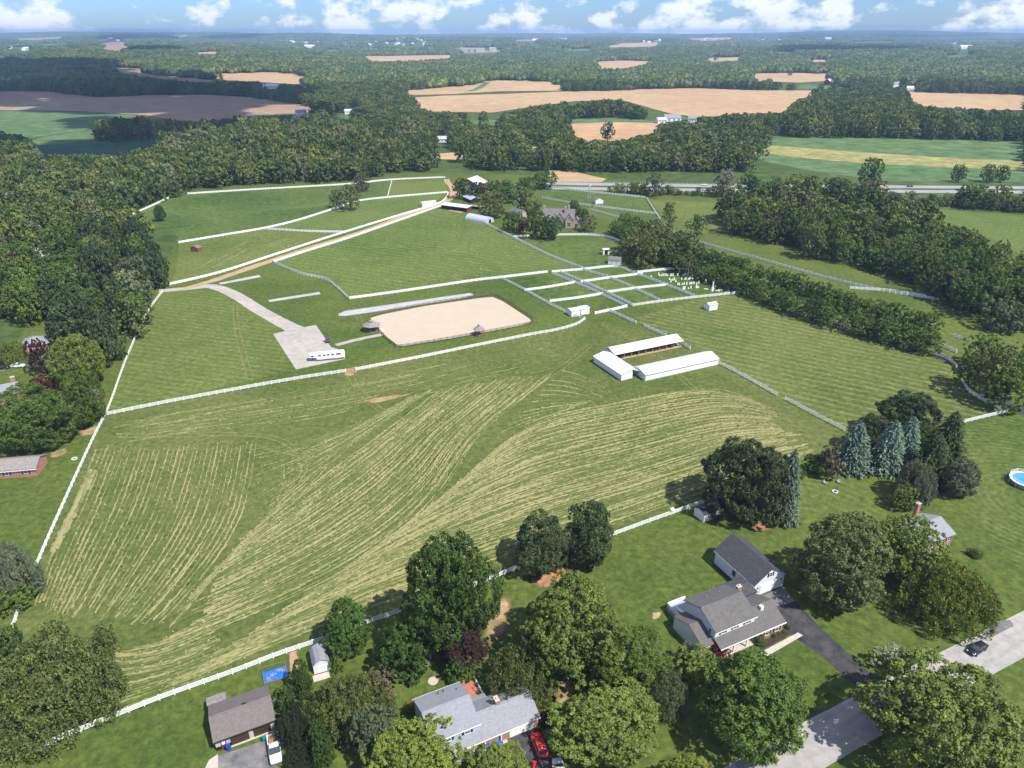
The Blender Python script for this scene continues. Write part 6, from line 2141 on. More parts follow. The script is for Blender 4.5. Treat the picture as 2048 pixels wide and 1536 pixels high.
# ------------------------------------------------------------------ arena pavilions
def pavilion(u, v, r, h, label):
    t = thing('gazebo', at(u, v), R(22), label, 'gazebo')
    MB().lathe([(r * 1.02, 0), (r * 1.02, .35)], 8).obj('floor', M['wood'], t)
    ro = MB().lathe([(r * 1.22, h), (r * .55, h + .85), (r * .26, h + 1.25), (.0001, h + 1.25)], 8).obj('roof', M['weathered'], t)
    MB().lathe([(r * .22, h + 1.25), (r * .22, h + 1.6), (r * .36, h + 1.6), (.02, h + 2.05)], 8).obj('cupola', M['weathered'], ro)
    for k in range(8):
        a = 2 * math.pi * (k + .5) / 8
        MB().box(-.07, .07, -.07, .07, .35, h + .1).obj('post', M['wood'], t, loc=(r * .96 * math.cos(a), r * .96 * math.sin(a), 0), rz=a)
        a2 = 2 * math.pi * (k + 1.5) / 8
        if k != 5:
            p, q = Vector((r * .96 * math.cos(a), r * .96 * math.sin(a), .95)), Vector((r * .96 * math.cos(a2), r * .96 * math.sin(a2), .95))
            MB().cyl(p, q, .05, n=4).cyl(p - Vector((0, 0, .4)), q - Vector((0, 0, .4)), .04, n=4).obj('railing', M['wood'], t)
    return t


pavilion(744, 661, 3.0, 2.5, 'large round-roofed wooden gazebo at the left corner of the arena')
pavilion(958, 670, 1.9, 2.6, 'small wooden judge stand on the front rail of the arena')
t = thing('mounting_steps', at(765, 661), R(20), 'white steps and red panel beside the large gazebo', 'steps')
for k in range(3):
    MB().box(-.6, .6, -.9 + k * .45, -.45 + k * .45, 0, .25 + .25 * k).obj('step', M['white'], t)
MB().box(-1.4, -1.2, -.5, .6, 0, 1.2).obj('panel', M['redplastic'], t)


# ------------------------------------------------------------------ vehicles
def wheel(parent, x, y, r=.33, w=.22):
    o = MB().cyl((x, y - w / 2, r), (x, y + w / 2, r), r, n=14).obj('wheel', M['rubber'], parent)
    s = 1 if y > 0 else -1
    MB().cyl((x, y + s * (w / 2 - .01), r), (x, y + s * (w / 2 + .012), r), r * .62, n=10).obj('rim', M['rim'], o)
    return o


def loft(secs):
    """closed body from cross sections [(x, [(y, z) ...])]"""
    b = MB()
    n = len(secs[0][1])
    vs = [(x, y, z) for x, s in secs for y, z in s]
    fs = []
    for i in range(len(secs) - 1):
        for j in range(n):
            fs.append((i * n + j, i * n + (j + 1) % n, (i + 1) * n + (j + 1) % n, (i + 1) * n + j))
    fs += [tuple(range(n))[::-1], tuple(range((len(secs) - 1) * n, len(secs) * n))]
    return b.add(vs, fs)


def ring(w, z0, z1, r=.12):
    return [(-w, z0 + r * .6), (-w + r, z0), (w - r, z0), (w, z0 + r * .6), (w, z1 - r), (w - r * 1.2, z1), (-w + r * 1.2, z1), (-w, z1 - r)]


def car(loc, rz, paint, label, style='sedan', cat='car', group=None):
    """nose to +x"""
    t = thing('parked_car', loc, rz, label, cat, group)
    P = M[paint]
    if style == 'suv':
        st = [(-2.3, .70, .45, .95), (-2.22, .84, .30, 1.02), (-1.5, .91, .24, 1.05), (0, .92, .22, 1.02), (1.0, .92, .24, 1.0), (1.75, .88, .27, .90), (2.2, .76, .32, .78), (2.32, .60, .42, .66)]
        cab = [(-2.1, .70, 1.0), (-1.85, .70, 1.58), (-.2, .70, 1.70), (.45, .68, 1.62), (1.15, .74, 1.0)]
        roofx, rz_ = (-1.8, .42), (1.60, 1.715, 1.64)
    else:
        st = [(-2.35, .66, .45, .82), (-2.2, .82, .30, .92), (-1.5, .89, .22, .95), (0, .90, .2, .92), (1.0, .90, .22, .90), (1.8, .86, .25, .80), (2.25, .74, .32, .68), (2.36, .56, .42, .58)]
        cab = [(-1.75, .66, .90), (-1.05, .62, 1.36), (-.2, .63, 1.43), (.3, .62, 1.38), (1.1, .70, .90)]
        roofx, rz_ = (-1.02, .28), (1.385, 1.455, 1.40)
    loft([(x, ring(w, a, b_)) for x, w, a, b_ in st]).obj('body', P, t, True)
    base = cab[0][2] - .06
    secs = []
    for x, w, z in cab:
        wb = .80 if style == 'suv' else .78
        top = max(z, base + .03)
        secs.append((x, [(-wb, base), (wb, base), (w + (wb - w) * (1 - min(1, (top - base) / .6)), top), (-(w + (wb - w) * (1 - min(1, (top - base) / .6))), top)]))
    loft(secs).obj('windows', M['glass'], t)
    xm = (roofx[0] + roofx[1]) / 2
    ro = loft([(roofx[0], ring(.66, rz_[0] - .03, rz_[0] + .03, .03)), (xm, ring(.68, rz_[1] - .05, rz_[1] + .03, .03)), (roofx[1], ring(.65, rz_[2] - .03, rz_[2] + .03, .03))]).obj('roof', P, t, True)
    for s in (-1, 1):
        for xa, xb in ((cab[-1][0], roofx[1]), (-.35, -.32), (cab[0][0], roofx[0])):
            MB().cyl((xa, s * .79, base + .02), (xb, s * .68, rz_[1] - .05), .035, n=4).obj('pillar', P, t)
        MB().box(.72, .92, s * .92 - .02, s * .92 + s * .14 + .02, base + .02, base + .17).obj('mirror', P, t)
        MB().box(st[-2][0] - .16, st[-2][0] + .07, s * .58 - .15, s * .58 + .15, .56, .70).obj('headlight', M['lamp_glass'], t)
        MB().box(-2.30, -2.22, s * .66 - .14, s * .66 + .12, .70, .92).obj('tail_light', M['redlamp'], t)
    for x_ in (-1.42, 1.42):
        for y_ in (-.82, .82):
            wheel(t, x_, y_)
    if style == 'suv':
        for s in (-1, 1):
            MB().cyl((-1.6, s * .58, 1.74), (.2, s * .58, 1.72), .025, n=4).obj('roof_rail', M['rim'], t)
    return t


def hp(frame_o, ang, x, y, z=0):
    return frame_o + Matrix.Rotation(ang, 3, 'Z') @ Vector((x, y, z))


car(hp(HO, R(25.5), 11.6, -3.3, .026), R(25.5 + 81), 'carred', 'red sport utility car parked before the white garage door', 'suv')
car(hp(HO, R(25.5), 12.4, -8.9, .026), R(25.5 + 75), 'carwhite', 'white car cut by the bottom edge behind the red one', 'sedan')
car(tuple(at(1953, 1301) + Vector((0, 0, .026))), R(209), 'carblack', 'dark blue-black car parked at the roadside', 'sedan')
car(tuple(at(36, 734) + Vector((0, 0, .022))), R(8), 'carwhite', 'white sedan on the driveway at the left edge', 'sedan')
car(tuple(at(4, 738) + Vector((0, 0, .022))), R(10), 'carblack', 'black car behind the white sedan at the left edge', 'sedan')
for i, (u, v, p, s_, lb) in enumerate(((1408, 371, 'carwhite', 'suv', 'white van-like car on the far carriageway'), (1820, 374, 'carblack', 'sedan', 'dark car on the highway at the right'), (1550, 372, 'carred', 'sedan', 'small red car on the highway'),
                                       (1280, 379, 'carwhite', 'sedan', 'pale car on the near carriageway'))):
    car(tuple(at(u, v) + Vector((0, 0, .035))), R(0 if i % 2 else 180), p, lb, s_)
# pickup
t = thing('pickup_truck', hp(BO, R(26.2), 8.75, -4.0, .026), R(26.2 - 93), 'silver-white pickup truck with loaded bed beside the brown garage', 'truck')
P = M['carwhite']
loft([(x, ring(w, a, b_)) for x, w, a, b_ in ((-.35, .96, .34, 1.08), (.9, .96, .34, 1.08), (1.5, .95, .34, 1.06), (2.5, .92, .36, 1.0), (2.75, .80, .42, .88))]).obj('body', P, t, True)
loft([(-.35, [(-.86, 1.05), (.86, 1.05), (.74, 1.72), (-.74, 1.72)]), (-.1, [(-.86, 1.05), (.86, 1.05), (.72, 1.78), (-.72, 1.78)]), (.6, [(-.86, 1.05), (.86, 1.05), (.72, 1.76), (-.72, 1.76)]), (1.35, [(-.86, 1.05), (.86, 1.05), (.8, 1.08), (-.8, 1.08)])]).obj('windows', M['glass'], t)
loft([(-.38, ring(.74, 1.70, 1.78, .04)), (.1, ring(.74, 1.76, 1.83, .04)), (.62, ring(.72, 1.74, 1.80, .04))]).obj('roof', P, t, True)
MB().box(-2.75, -.36, -.96, -.86, .45, 1.10).box(-2.75, -.36, .86, .96, .45, 1.10).box(-2.78, -2.70, -.94, .94, .5, 1.06).box(-2.75, -.36, -.86, .86, .50, .60).obj('bed', P, t)
for s in (-1, 1):
    MB().box(.95, 1.12, s * .96, s * 1.18, 1.05, 1.25).obj('mirror', M['shutter'], t)
    MB().box(2.62, 2.76, s * .66 - .16, s * .66 + .14, .72, .9).obj('headlight', M['lamp_glass'], t)
    MB().box(-2.80, -2.77, s * .86 - .06, s * .86 + .06, .7, 1.0).obj('tail_light', M['redlamp'], t)
for x_ in (-1.75, 1.8):
    for y_ in (-.86, .86):
        wheel(t, x_, y_, .39, .26)
rnd = random.Random(2)
gx = [[(-2.65 + i * .2, -.8 + j * .2) for j in range(9)] for i in range(12)]
b = MB()
b.add([(x_ + rnd.uniform(-.04, .04), y_ + rnd.uniform(-.04, .04), .62 + .38 * math.sin(math.pi * i / 11) * math.sin(math.pi * j / 8) + rnd.uniform(0, .12)) for i, r0 in enumerate(gx) for j, (x_, y_) in enumerate(r0)],
      [(i * 9 + j, i * 9 + j + 1, (i + 1) * 9 + j + 1, (i + 1) * 9 + j) for i in range(11) for j in range(8)])
m = b.obj('leaf_heap', plain('orange_leaves', (.42, .17, .06), .95, (.30, .20, .12), 5), None, loc=t.location + Vector((0, 0, .0)), rz=t.rotation_euler.z)
tag(m, 'orange-brown heap of leaves in the pickup bed', 'leaf heap')
# horse trailer
TL, TR = at(619, 722), at(690, 715)
ta = math.atan2(TR.y - TL.y, TR.x - TL.x)
t = thing('horse_trailer', TL.lerp(TR, .5), ta, 'long white gooseneck horse trailer on the gravel yard', 'trailer')
L2 = (TR - TL).length / 2


def rr(w, z0, z1):
    return [(-w, z0), (w, z0), (w, z1 - .3), (w - .12, z1 - .08), (w - .4, z1), (-w + .4, z1), (-w + .12, z1 - .08), (-w, z1 - .3)]


loft([(-L2 + 2.6, rr(1.18, .55, 2.9)), (L2 - .1, rr(1.18, .55, 2.9)), (L2, rr(1.08, .6, 2.8))]).obj('body', M['white'], t)
loft([(-L2 + .1, rr(.9, 1.75, 2.7)), (-L2 + .5, rr(1.15, 1.6, 2.88)), (-L2 + 2.6, rr(1.18, 1.5, 2.9))]).obj('gooseneck', M['white'], t)
for k, f_ in enumerate((.10, .30, .43, .54, .67, .80, .86)):
    x_ = -L2 + f_ * 2 * L2
    w_ = MB().box(x_ - .42, x_ + .42, -1.21, -1.185, 1.95, 2.45).obj('window', M['glass'], t)
    if k in (2, 3):
        continue
    MB().box(x_ - .47, x_ + .47, -1.200, -1.183, 1.90, 2.50).obj('frame', M['galv'], w_)
MB().box(-L2 + 3.6, -L2 + 4.3, -1.205, -1.185, .75, 2.6).obj('door', M['trim'], t)
MB().box(-L2 + 2.6, L2 - .1, -1.20, -1.183, .60, .85).obj('skirt', M['galv'], t)
for k in range(3):
    for s in (-1, 1):
        wheel(t, L2 * .42 + k * .86, s * 1.02, .38, .24)
MB().box(L2 * .42 - .55, L2 * .42 + 2.3, -1.26, -1.19, .78, .86).obj('fender', M['trim'], t)
MB().cyl((-L2 + 1.2, 0, 1.7), (-L2 + 1.2, 0, .05), .08, n=8).obj('coupler', M['shutter'], t)
for s in (-.8, .8):
    MB().cyl((-L2 + 2.3, s, 1.5), (-L2 + 2.3, s, .05), .07, n=6).obj('jack', M['galv'], t)
# utility vehicle
t = thing('utility_cart', at(655, 684), R(100), 'blue and red utility cart parked on the gravel yard', 'cart')
loft([(x, ring(w, .4, z_)) for x, w, z_ in ((-1.4, .62, .95), (-.5, .7, .95), (-.4, .7, .72), (.6, .7, .72), (.7, .68, 1.0), (1.4, .55, .85))]).obj('body', M['carblue'], t)
MB().box(-.35, .25, -.6, .6, .72, .95).box(-.5, -.35, -.6, .6, .95, 1.4).obj('seat', M['redplastic'], t)
MB().box(-.7, .8, -.7, .7, 1.9, 1.97).obj('canopy', M['carblue'], t)
for x_ in (-.62, .72):
    for y_ in (-.62, .62):
        MB().cyl((x_, y_, .9), (x_, y_, 1.9), .03, n=5).obj('pillar', M['shutter'], t)
for x_ in (-1, 1):
    for y_ in (-.62, .62):
        wheel(t, x_, y_, .3, .24)

# ------------------------------------------------------------------ graveyard
rnd = random.Random(9)
GY = 'headstones of the graveyard'
q = lambda x, y: (1160 + x / 5.12, 480 + y / 5.12)
ST = [(815, 362), (835, 362), (850, 360), (862, 358), (878, 360), (895, 360), (930, 362), (950, 362), (1000, 360), (1052, 360), (1068, 358), (1082, 360), (1098, 360), (1115, 362), (1135, 362), (1148, 362), (1162, 362),
      (1072, 398), (1082, 398), (1112, 398), (1122, 396), (1135, 394), (1150, 392), (1205, 388), (915, 400), (948, 408), (965, 404), (930, 425), (980, 422), (1040, 395), (1000, 452), (1016, 452), (1048, 450), (1065, 450), (1092, 450),
      (1125, 446), (1142, 444), (1165, 440), (1215, 440), (1055, 500), (1070, 498), (1110, 494), (1135, 488), (1210, 482), (1385, 472), (1582, 502), (1520, 512), (1500, 538), (1518, 536), (728, 370), (805, 350)]
for i, (x_, y_) in enumerate(ST):
    t = thing('headstone', at(*q(x_, y_ + 6)), R(25 + rnd.uniform(-8, 8)), 'small pale headstone standing in the fenced graveyard', 'headstone', GY)
    w_, h_ = rnd.uniform(.5, .8), rnd.uniform(.7, 1.5)
    prof = [(-w_ / 2, .15), (w_ / 2, .15), (w_ / 2, h_ - .15), (w_ * .3, h_ - .03), (0, h_), (-w_ * .3, h_ - .03), (-w_ / 2, h_ - .15)]
    MB().extr(prof, -.09, .09, 'y').obj('tablet', M['stone'], t)
    MB().box(-w_ / 2 - .12, w_ / 2 + .12, -.22, .22, 0, .15).obj('base', M['stone'], t)
for i, (x_, y_, h_, lb) in enumerate(((1188, 490, 2.6, 'tall pale obelisk in the middle of the graveyard'), (1357, 500, 3.4, 'tallest pale monument at the front of the graveyard'), (1350, 522, 2.0, 'shorter pale pillar just below the tallest monument'),
                                      (1285, 440, 1.6, 'wide pale monument at the right of the graves'))):
    t = thing('grave_monument', at(*q(x_, y_)), R(25), lb, 'monument')
    MB().box(-.6, .6, -.6, .6, 0, .4).box(-.45, .45, -.45, .45, .4, .8).obj('plinth', M['stone'], t)
    MB().add([(-.3, -.3, .8), (.3, -.3, .8), (.3, .3, .8), (-.3, .3, .8), (-.2, -.2, h_), (.2, -.2, h_), (.2, .2, h_), (-.2, .2, h_), (0, 0, h_ + .3)],
             [(0, 1, 5, 4), (1, 2, 6, 5), (2, 3, 7, 6), (3, 0, 4, 7), (4, 5, 8), (5, 6, 8), (6, 7, 8), (7, 4, 8)]).obj('shaft', M['stone'], t)
for i, (x_, y_) in enumerate(((1290, 505), (1410, 522), (1436, 514))):
    t = MB().box(-.9, .9, -.4, .4, 0, .22).box(-.8, .8, -.33, .33, .22, .3).obj('grave_slab', M['stone'], None, loc=at(*q(x_, y_)), rz=R(-30))
    tag(t, ('flat pale grave slab left of the tallest monument', 'flat pale grave slab right of the tallest monument', 'flat grave slab farthest right among the slabs')[i], 'grave slab')
t = thing('flagpole', at(*q(1098, 425)), 0, 'tall pole with a small flag standing among the graves', 'flagpole')
MB().cyl((0, 0, 0), (0, 0, 9.5), .09, .05, 8).obj('pole', M['galv'], t)
MB().lathe([(.01, 9.5), (.12, 9.6), (.01, 9.72)], 8).obj('finial', plain('gilt', (.5, .35, .08), .4, metal=.6), t)
fl = MB()
fl.add([(.05 + .11 * i, .05 * math.sin(i * 1.1), z_) for z_ in (7.6, 9.3) for i in range(5)], [(i, i + 1, 6 + i, 5 + i) for i in range(4)])
fl.obj('flag', M['redplastic'], t)

# ------------------------------------------------------------------ garden things
# blue tarp over a bed
tc = [Vector((-46.31, 93.84, 0)), Vector((-42.23, 95.37, 0)), Vector((-40.85, 92.64, 0)), Vector((-44.9, 90.88, 0))]
t = thing('vegetable_bed', tc[3], R(23.5), 'raised garden bed covered with a bright blue tarp', 'garden bed')
MB().box(0, 4.3, 0, .15, 0, .3).box(0, 4.3, 3.9, 4.05, 0, .3).box(0, .15, .15, 3.9, 0, .3).box(4.15, 4.3, .15, 3.9, 0, .3).obj('frame', M['wood'], t)
b = MB()
b.add([(.15 + 4.0 * i / 12, .15 + 2.7 * j / 8, .22 + rnd.uniform(0, .09)) for i in range(13) for j in range(9)], [(i * 9 + j, (i + 1) * 9 + j, (i + 1) * 9 + j + 1, i * 9 + j + 1) for i in range(12) for j in range(8)])
tp = b.obj('tarp', M['bluetarp'], t)
b = MB()
for k in range(70):
    cx_, cy_ = rnd.choice(((.7, .7), (1.6, 1.6), (2.9, 2.2), (3.4, 2.0), (1.2, .9)))
    x_, y_ = min(max(rnd.gauss(cx_, .3), .3), 4), min(max(rnd.gauss(cy_, .28), .3), 2.7)
    s_ = rnd.uniform(.08, .17)
    a = rnd.uniform(0, 3)
    b.add([(x_ + s_ * math.cos(a), y_ + s_ * math.sin(a), .33), (x_ - s_ * math.sin(a), y_ + s_ * math.cos(a), .36), (x_ - s_ * math.cos(a), y_ - s_ * math.sin(a), .33), (x_ + s_ * math.sin(a), y_ - s_ * math.cos(a), .35)], [(0, 1, 2, 3)])
tag(b.obj('dead_leaves', M['leaflitter'], tp), kind='stuff')
MB().box(.15, 4.1, 2.95, 3.85, .1, .32).obj('soil', G_ROUGH, t)
patch('bare_patch', [(578, 1305), (592, 1300), (600, 1345), (582, 1352)], M['leaflitter'], .016, 'brush heap ground beside the blue tarp', 'bare ground')


def bin_(loc, mat, label, h=1.05, w=.6):
    t = thing('wheeled_bin', loc, ANG, label, 'bin')
    MB().add([(-w * .4, -w * .4, 0), (w * .4, -w * .4, 0), (w * .4, w * .4, 0), (-w * .4, w * .4, 0), (-w / 2, -w / 2, h), (w / 2, -w / 2, h), (w / 2, w / 2, h), (-w / 2, w / 2, h)],
             [(3, 2, 1, 0), (4, 5, 6, 7), (0, 1, 5, 4), (1, 2, 6, 5), (2, 3, 7, 6), (3, 0, 4, 7)]).obj('tub', M[mat], t)
    MB().box(-w * .55, w * .55, -w * .55, w * .6, h, h + .07).obj('lid', M[mat], t)
    MB().cyl((-w * .4, w * .42, .12), (w * .4, w * .42, .12), .11, n=8).obj('wheel', M['rubber'], t)


bin_(hp(BO, R(26.2), 2.0, -.45, .13), 'bluebin', 'blue bin standing before the brown garage')
bin_(hp(BO, R(26.2), 10.3, 5.6), 'galv', 'pale bin at the right side of the brown garage')
bin_(hp(BO, R(26.2), 7.5, -1.2, .03), 'teal', 'teal bin beside the pickup bed', .8, .55)
bin_(hp(HO, R(25.5), 12.9, -.7, .03), 'shutter', 'black bin at the garage corner above the red car', .9, .55)
# things on the porch of the grey-roofed house
t = thing('covered_furniture', hp(HO, R(25.5), 5.5, .0, .1), R(25.5), 'porch furniture under a crumpled blue cover', 'furniture cover')
b = MB()
b.add([(-1 + 2 * i / 8, -.35 + .6 * j / 4, .75 * (math.sin(math.pi * (i + .5) / 9) ** .4) * (1 if 0 < j < 4 else .3) + rnd.uniform(0, .16)) for i in range(9) for j in range(5)], [(i * 5 + j, (i + 1) * 5 + j, (i + 1) * 5 + j + 1, i * 5 + j + 1) for i in range(8) for j in range(4)])
b.obj('cover', M['bluetarp'], t)
t = thing('porch_chair', hp(HO, R(25.5), 3.9, -.05, .1), R(15), 'blue chair on the porch of the grey-roofed house', 'chair')
MB().box(-.3, .3, -.3, .3, .4, .48).obj('seat', M['bluetarp'], t)
MB().box(-.3, .3, .26, .32, .48, 1.0).obj('backrest', M['bluetarp'], t)
for x_ in (-.27, .27):
    for y_ in (-.27, .27):
        MB().box(x_ - .03, x_ + .03, y_ - .03, y_ + .03, 0, .4).obj('leg', M['bluetarp'], t)
t = thing('round_table', hp(HO, R(25.5), 2.4, -.1, .1), 0, 'pale round table on the porch', 'table')
MB().lathe([(.5, .68), (.5, .73)], 14).obj('table_top', M['trim'], t)
MB().cyl((0, 0, 0), (0, 0, .68), .05, n=6).obj('leg', M['trim'], t)
t = thing('patio_umbrella', hp(HO, R(25.5), 4.6, 11.6, .05), 0, 'red folded patio seat on the brick patio', 'chair')
MB().lathe([(.30, 0), (.42, .35), (.36, .5), (.05, .55)], 10).obj('cushion', M['redplastic'], t)
for k, (x_, y_) in enumerate(((8.9, -6.2), (9.6, -8.2))):
    t = thing('lawn_tractor', hp(HO, R(25.5), x_, y_, .03), R(60 + 30 * k), ('red mower at the driveway edge, the upper one', 'red mower at the driveway edge, the lower one')[k], 'mower')
    loft([(-.8, ring(.4, .3, .7, .06)), (0, ring(.42, .3, .72, .06)), (.2, ring(.34, .3, .9, .06)), (.85, ring(.3, .32, .8, .06))]).obj('body', M['redplastic'], t)
    MB().box(-.5, -.1, -.25, .25, .72, .85).box(-.58, -.48, -.25, .25, .85, 1.15).obj('seat', M['shutter'], t)
    MB().cyl((.15, 0, .9), (.05, 0, 1.15), .18, n=8).obj('steering_wheel', M['shutter'], t)
    for a, c_ in ((-.5, .28), (.6, .2)):
        for s in (-1, 1):
            wheel(t, a, s * .44, c_, .16)
# bird bath, stepping plate
t = thing('bird_bath', at(858, 1330), 0, 'blue and white bird bath on the back lawn', 'bird bath')
MB().lathe([(.22, 0), (.1, .1), (.08, .7), (.38, .8), (.40, .88), (.0001, .84)], 12).obj('basin', M['stone'], t)
MB().lathe([(.30, .85), (.15, 1.05), (.0001, 1.1)], 10).obj('globe', M['bluebin'], t)
t = thing('garden_statue', at(861, 1316), 0, 'small white garden statue above the bird bath', 'statue')
MB().lathe([(.22, 0), (.16, .3), (.20, .55), (.10, .75), (.13, .9), (.02, 1.0)], 10).obj('figure', M['stone'], t)
t = tag(MB().lathe([(.95, 0), (.95, .06), (.85, .09), (.0001, .09)], 18).obj('stone_disc', M['concrete'], None, loc=at(866, 1362)), 'flat round pale stone on the back lawn', 'stone disc')


# fire pits and lawn chairs
def fire_pit(u, v, label):
    t = thing('fire_pit', at(u, v), 0, label, 'fire pit')
    for k in range(12):
        a = 2 * math.pi * k / 12
        MB().box(-.16, .16, -.11, .11, 0, .26).obj('stone', M['stone'], t, loc=(.62 * math.cos(a), .62 * math.sin(a), 0), rz=a + math.pi / 2)
    MB().lathe([(.5, .01), (.5, .04)], 12).obj('ash', M['dark'], t)


fire_pit(1670, 984, 'stone fire pit on the lawn below the blue spruces')
fire_pit(149, 918, 'stone fire ring beside the left fence')
for k, (u, v, a) in enumerate(((1650, 968, 40), (1677, 966, -20))):
    t = thing('lawn_chair', at(u, v), R(a), ('pale lawn chair left of the fire pit', 'pale lawn chair right above the fire pit')[k], 'chair')
    MB().extr([(-.4, .40), (.25, .26), (.25, .32), (-.4, .46)], -.3, .3).obj('seat', M['galv'], t)
    for j in range(4):
        MB().extr([(.22, .28), (.55, 1.05), (.52, 1.07), (.18, .30)], -.28 + j * .145, -.16 + j * .145).obj('back_slat', M['galv'], t)
    for s in (-1, 1):
        MB().box(s * .36 - .05, s * .36 + .05, -.4, .35, .55, .6).obj('arm', M['galv'], t)
        MB().box(s * .34 - .04, s * .34 + .04, -.38, -.3, 0, .55).box(s * .34 - .04, s * .34 + .04, .25, .33, 0, .55).obj('leg', M['galv'], t)
t = thing('water_barrel', at(1659, 938), 0, 'blue barrel at the foot of the spruce clump', 'barrel')
MB().lathe([(.5, 0), (.58, .3), (.58, .7), (.5, 1.0), (.0001, 1.02)], 14).obj('drum', M['bluetarp'], t)
t = thing('nesting_box', at(1343, 1030), ANG, 'white box on a post at the front fence', 'box')
MB().box(-.06, .06, -.06, .06, 0, 1.6).obj('post', M['vinyl'], t)
MB().box(-.45, .45, -.3, .3, 1.45, 1.95).obj('box', M['vinyl'], t)
# pool at the right edge
t = thing('swimming_pool', at(2052, 968), R(20), 'raised pool with white deck rail cut by the right edge', 'pool')
MB().lathe([(3.6, 0), (3.7, 1.25), (3.45, 1.25), (3.45, 1.05)], 16, cap=False).obj('wall', M['deckgrey'], t)
MB().lathe([(3.44, 1.1), (.001, 1.1)], 16, cap=False).obj('water', M['poolwater'], t)
MB().lathe([(3.5, 1.25), (4.1, 1.25), (4.1, 1.33), (3.5, 1.33), (3.5, 1.25)], 16, cap=False).obj('deck', M['trim'], t)
for k in range(10):
    a = 2 * math.pi * k / 10
    MB().box(-.06, .06, -.06, .06, 0, 2.2).obj('post', M['trim'], t, loc=(4.05 * math.cos(a), 4.05 * math.sin(a), 0), rz=a)
    a2 = 2 * math.pi * (k + 1) / 10
    p, q_ = Vector((4.05 * math.cos(a), 4.05 * math.sin(a), 2.15)), Vector((4.05 * math.cos(a2), 4.05 * math.sin(a2), 2.15))
    MB().cyl(p, q_, .06, n=4).cyl(p - Vector((0, 0, .4)), q_ - Vector((0, 0, .4)), .05, n=4).obj('rail', M['trim'], t)
t = thing('mailbox', at(1873, 1303), ANG, 'mailbox on a post at the roadside', 'mailbox')
MB().box(-.05, .05, -.05, .05, 0, 1.1).obj('post', M['wood'], t)
MB().extr([(-.13, 1.05), (.13, 1.05), (.13, 1.25), (.06, 1.33), (-.06, 1.33), (-.13, 1.25)], -.28, .28).obj('box', M['shutter'], t)


# utility poles
def upole(u, v, h, label, rz=.3):
    t = thing('utility_pole', at(u, v), rz, label, 'utility pole')
    MB().cyl((0, 0, 0), (0, 0, h), .17, .11, 8).obj('pole', M['pole'], t)
    MB().box(-1.3, 1.3, -.07, .07, h - .8, h - .62).obj('crossarm', M['galv'], t)
    for x_ in (-1.1, 0, 1.1):
        MB().lathe([(.05, h - .62), (.07, h - .5), (.02, h - .42)], 6, (x_, 0)).obj('insulator', M['white'], t)


upole(1852, 702, 11.5, 'utility pole rising at the end of the avenue')
upole(1520, 594, 9, 'utility pole behind the graveyard corner')
upole(883, 302, 14, 'utility pole in the wood behind the farm')
upole(1185, 415, 10, 'utility pole behind the farmhouse')
upole(1535, 328, 15, 'utility pole beside the left end of the crop bands')
upole(1903, 362, 15, 'utility pole beyond the highway at the right')
upole(311, 278, 16, 'thin pole in the left crop field')
upole(1265, 418, 9, 'thin pole in the back pasture')

# small rows of shrubs before the brick house
for k, (u, v, s_) in enumerate(((1548, 1274, 12), (1557, 1270, 10), (1567, 1266, 9), (1520, 1290, 26), (1575, 1258, 12))):
    T(u, v - s_ * .8, v, s_, 'bush', 'green', ('first small clipped shrub in the mulch bed from the left', 'second small clipped shrub in the mulch bed', 'third small clipped shrub in the mulch bed', 'larger shrub at the porch end of the mulch bed',
                                               'shrub at the driveway end of the mulch bed')[k], low=.02, cat='shrub')

# ------------------------------------------------------------------ cumulus over the country (the shaded fields lie under them)
CLOUD = plain('cloud_white', (.85, .86, .88), 1.0, (.80, .82, .85), .002, 0)


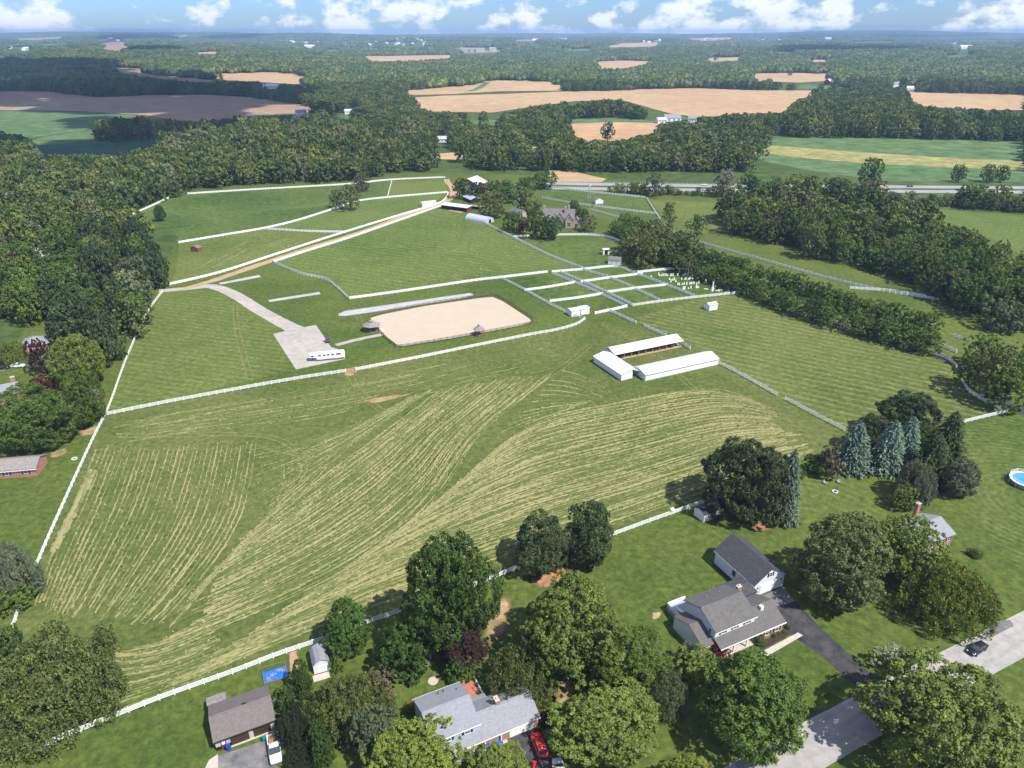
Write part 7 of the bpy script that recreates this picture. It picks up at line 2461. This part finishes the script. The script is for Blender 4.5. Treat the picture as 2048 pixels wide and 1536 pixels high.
def cloud(poly, seed, r=70.0, alt=1150.0, step=.8):
    """a broad cumulus whose shade falls on the ground outlined by POLY"""
    r2 = np.random.RandomState(seed)
    off = SUN_DIR * (alt / SUN_DIR.z)
    W = [tuple(at(u, v))[:2] for u, v in poly] if poly[0][0] is not None else None
    a = np.array(W)
    c0 = a.mean(0)
    gx, gy = np.meshgrid(np.arange(a[:, 0].min(), a[:, 0].max(), r * step), np.arange(a[:, 1].min(), a[:, 1].max(), r * step))
    gx = gx.ravel() + r2.uniform(-.4, .4, gx.size) * r
    gy = gy.ravel() + r2.uniform(-.4, .4, gy.size) * r
    k = inside(gx, gy, W)
    parts = []
    for x_, y_ in zip(gx[k], gy[k]):
        if r2.rand() < .07:
            continue
        q = r * r2.uniform(.6, 1.15)
        jit = 1 + r2.uniform(-.2, .2, len(ICO1_V))[:, None]
        V = ICO1_V * jit * np.array([q * r2.uniform(.9, 1.3), q, q * .7]) + np.array([x_ - c0[0], y_ - c0[1], r2.uniform(0, 70)])
        V[:, 2] = np.maximum(V[:, 2], -20)
        parts.append((V, ICO1_F, .5))
    V, F, A = join_tris(parts)
    o = link(bpy.data.objects.new('cloud', np_mesh('cloud', V, F, CLOUD, True, A)))
    o.location = (c0[0] + off.x, c0[1] + off.y, alt)
    tag(o, 'white cumulus cloud high above the fields', 'cloud', kind='structure')


cloud([(-60, 128), (200, 127), (260, 146), (380, 158), (520, 173), (620, 198), (570, 206), (500, 212), (470, 226), (400, 238), (330, 240), (290, 230), (120, 223), (60, 216), (-60, 222)], 1, 62)
cloud([(140, 240), (290, 240), (370, 246), (500, 238), (680, 232), (710, 244), (640, 258), (480, 278), (400, 292), (330, 300), (250, 314), (90, 320), (0, 318), (-60, 306), (60, 296), (330, 272), (200, 262)], 2, 30)
cloud([(210, 72), (340, 71), (330, 80), (215, 82)], 3, 160)
cloud([(430, 74), (520, 72), (500, 80), (420, 81)], 4, 160)
cloud([(1760, 72), (1960, 71), (1940, 77), (1780, 78)], 5, 200)
cloud([(1560, 96), (1800, 97), (1790, 106), (1580, 106)], 6, 110)
cloud([(240, 102), (330, 98), (340, 107), (270, 110)], 7, 90)

# ------------------------------------------------------------------ haze
m = bpy.data.materials.new('haze_air')
m.use_nodes = True
nt = m.node_tree
for n_ in list(nt.nodes):
    nt.nodes.remove(n_)
o_ = nt.nodes.new('ShaderNodeOutputMaterial')
pv = nt.nodes.new('ShaderNodeVolumePrincipled')
pv.inputs['Color'].default_value = (.44, .67, 1.0, 1)
pv.inputs['Density'].default_value = 0.00009
pv.inputs['Anisotropy'].default_value = 0.0
nt.links.new(pv.outputs[0], o_.inputs['Volume'])
hz = MB().box(-17000, 17000, -600, 16500, -12, 136).obj('haze', m)
tag(hz, 'thin bluish air over the whole countryside', 'haze', kind='stuff')

# trees that look alike: tell them apart by their order across the view
_same = {}
for o in list(COL.objects):
    if o.parent is None and o.get('category') == 'tree' and o.get('group') and 'avenue' not in o['group']:
        _same.setdefault(o['label'], []).append(o)
for lb, os_ in _same.items():
    if len(os_) < 2:
        continue
    os_.sort(key=lambda o: float(to_px(o.location.x, o.location.y, 0)[0]))
    for k, o in enumerate(os_):
        o['label'] = '%s, %s from left' % (lb, ordinal(k + 1))
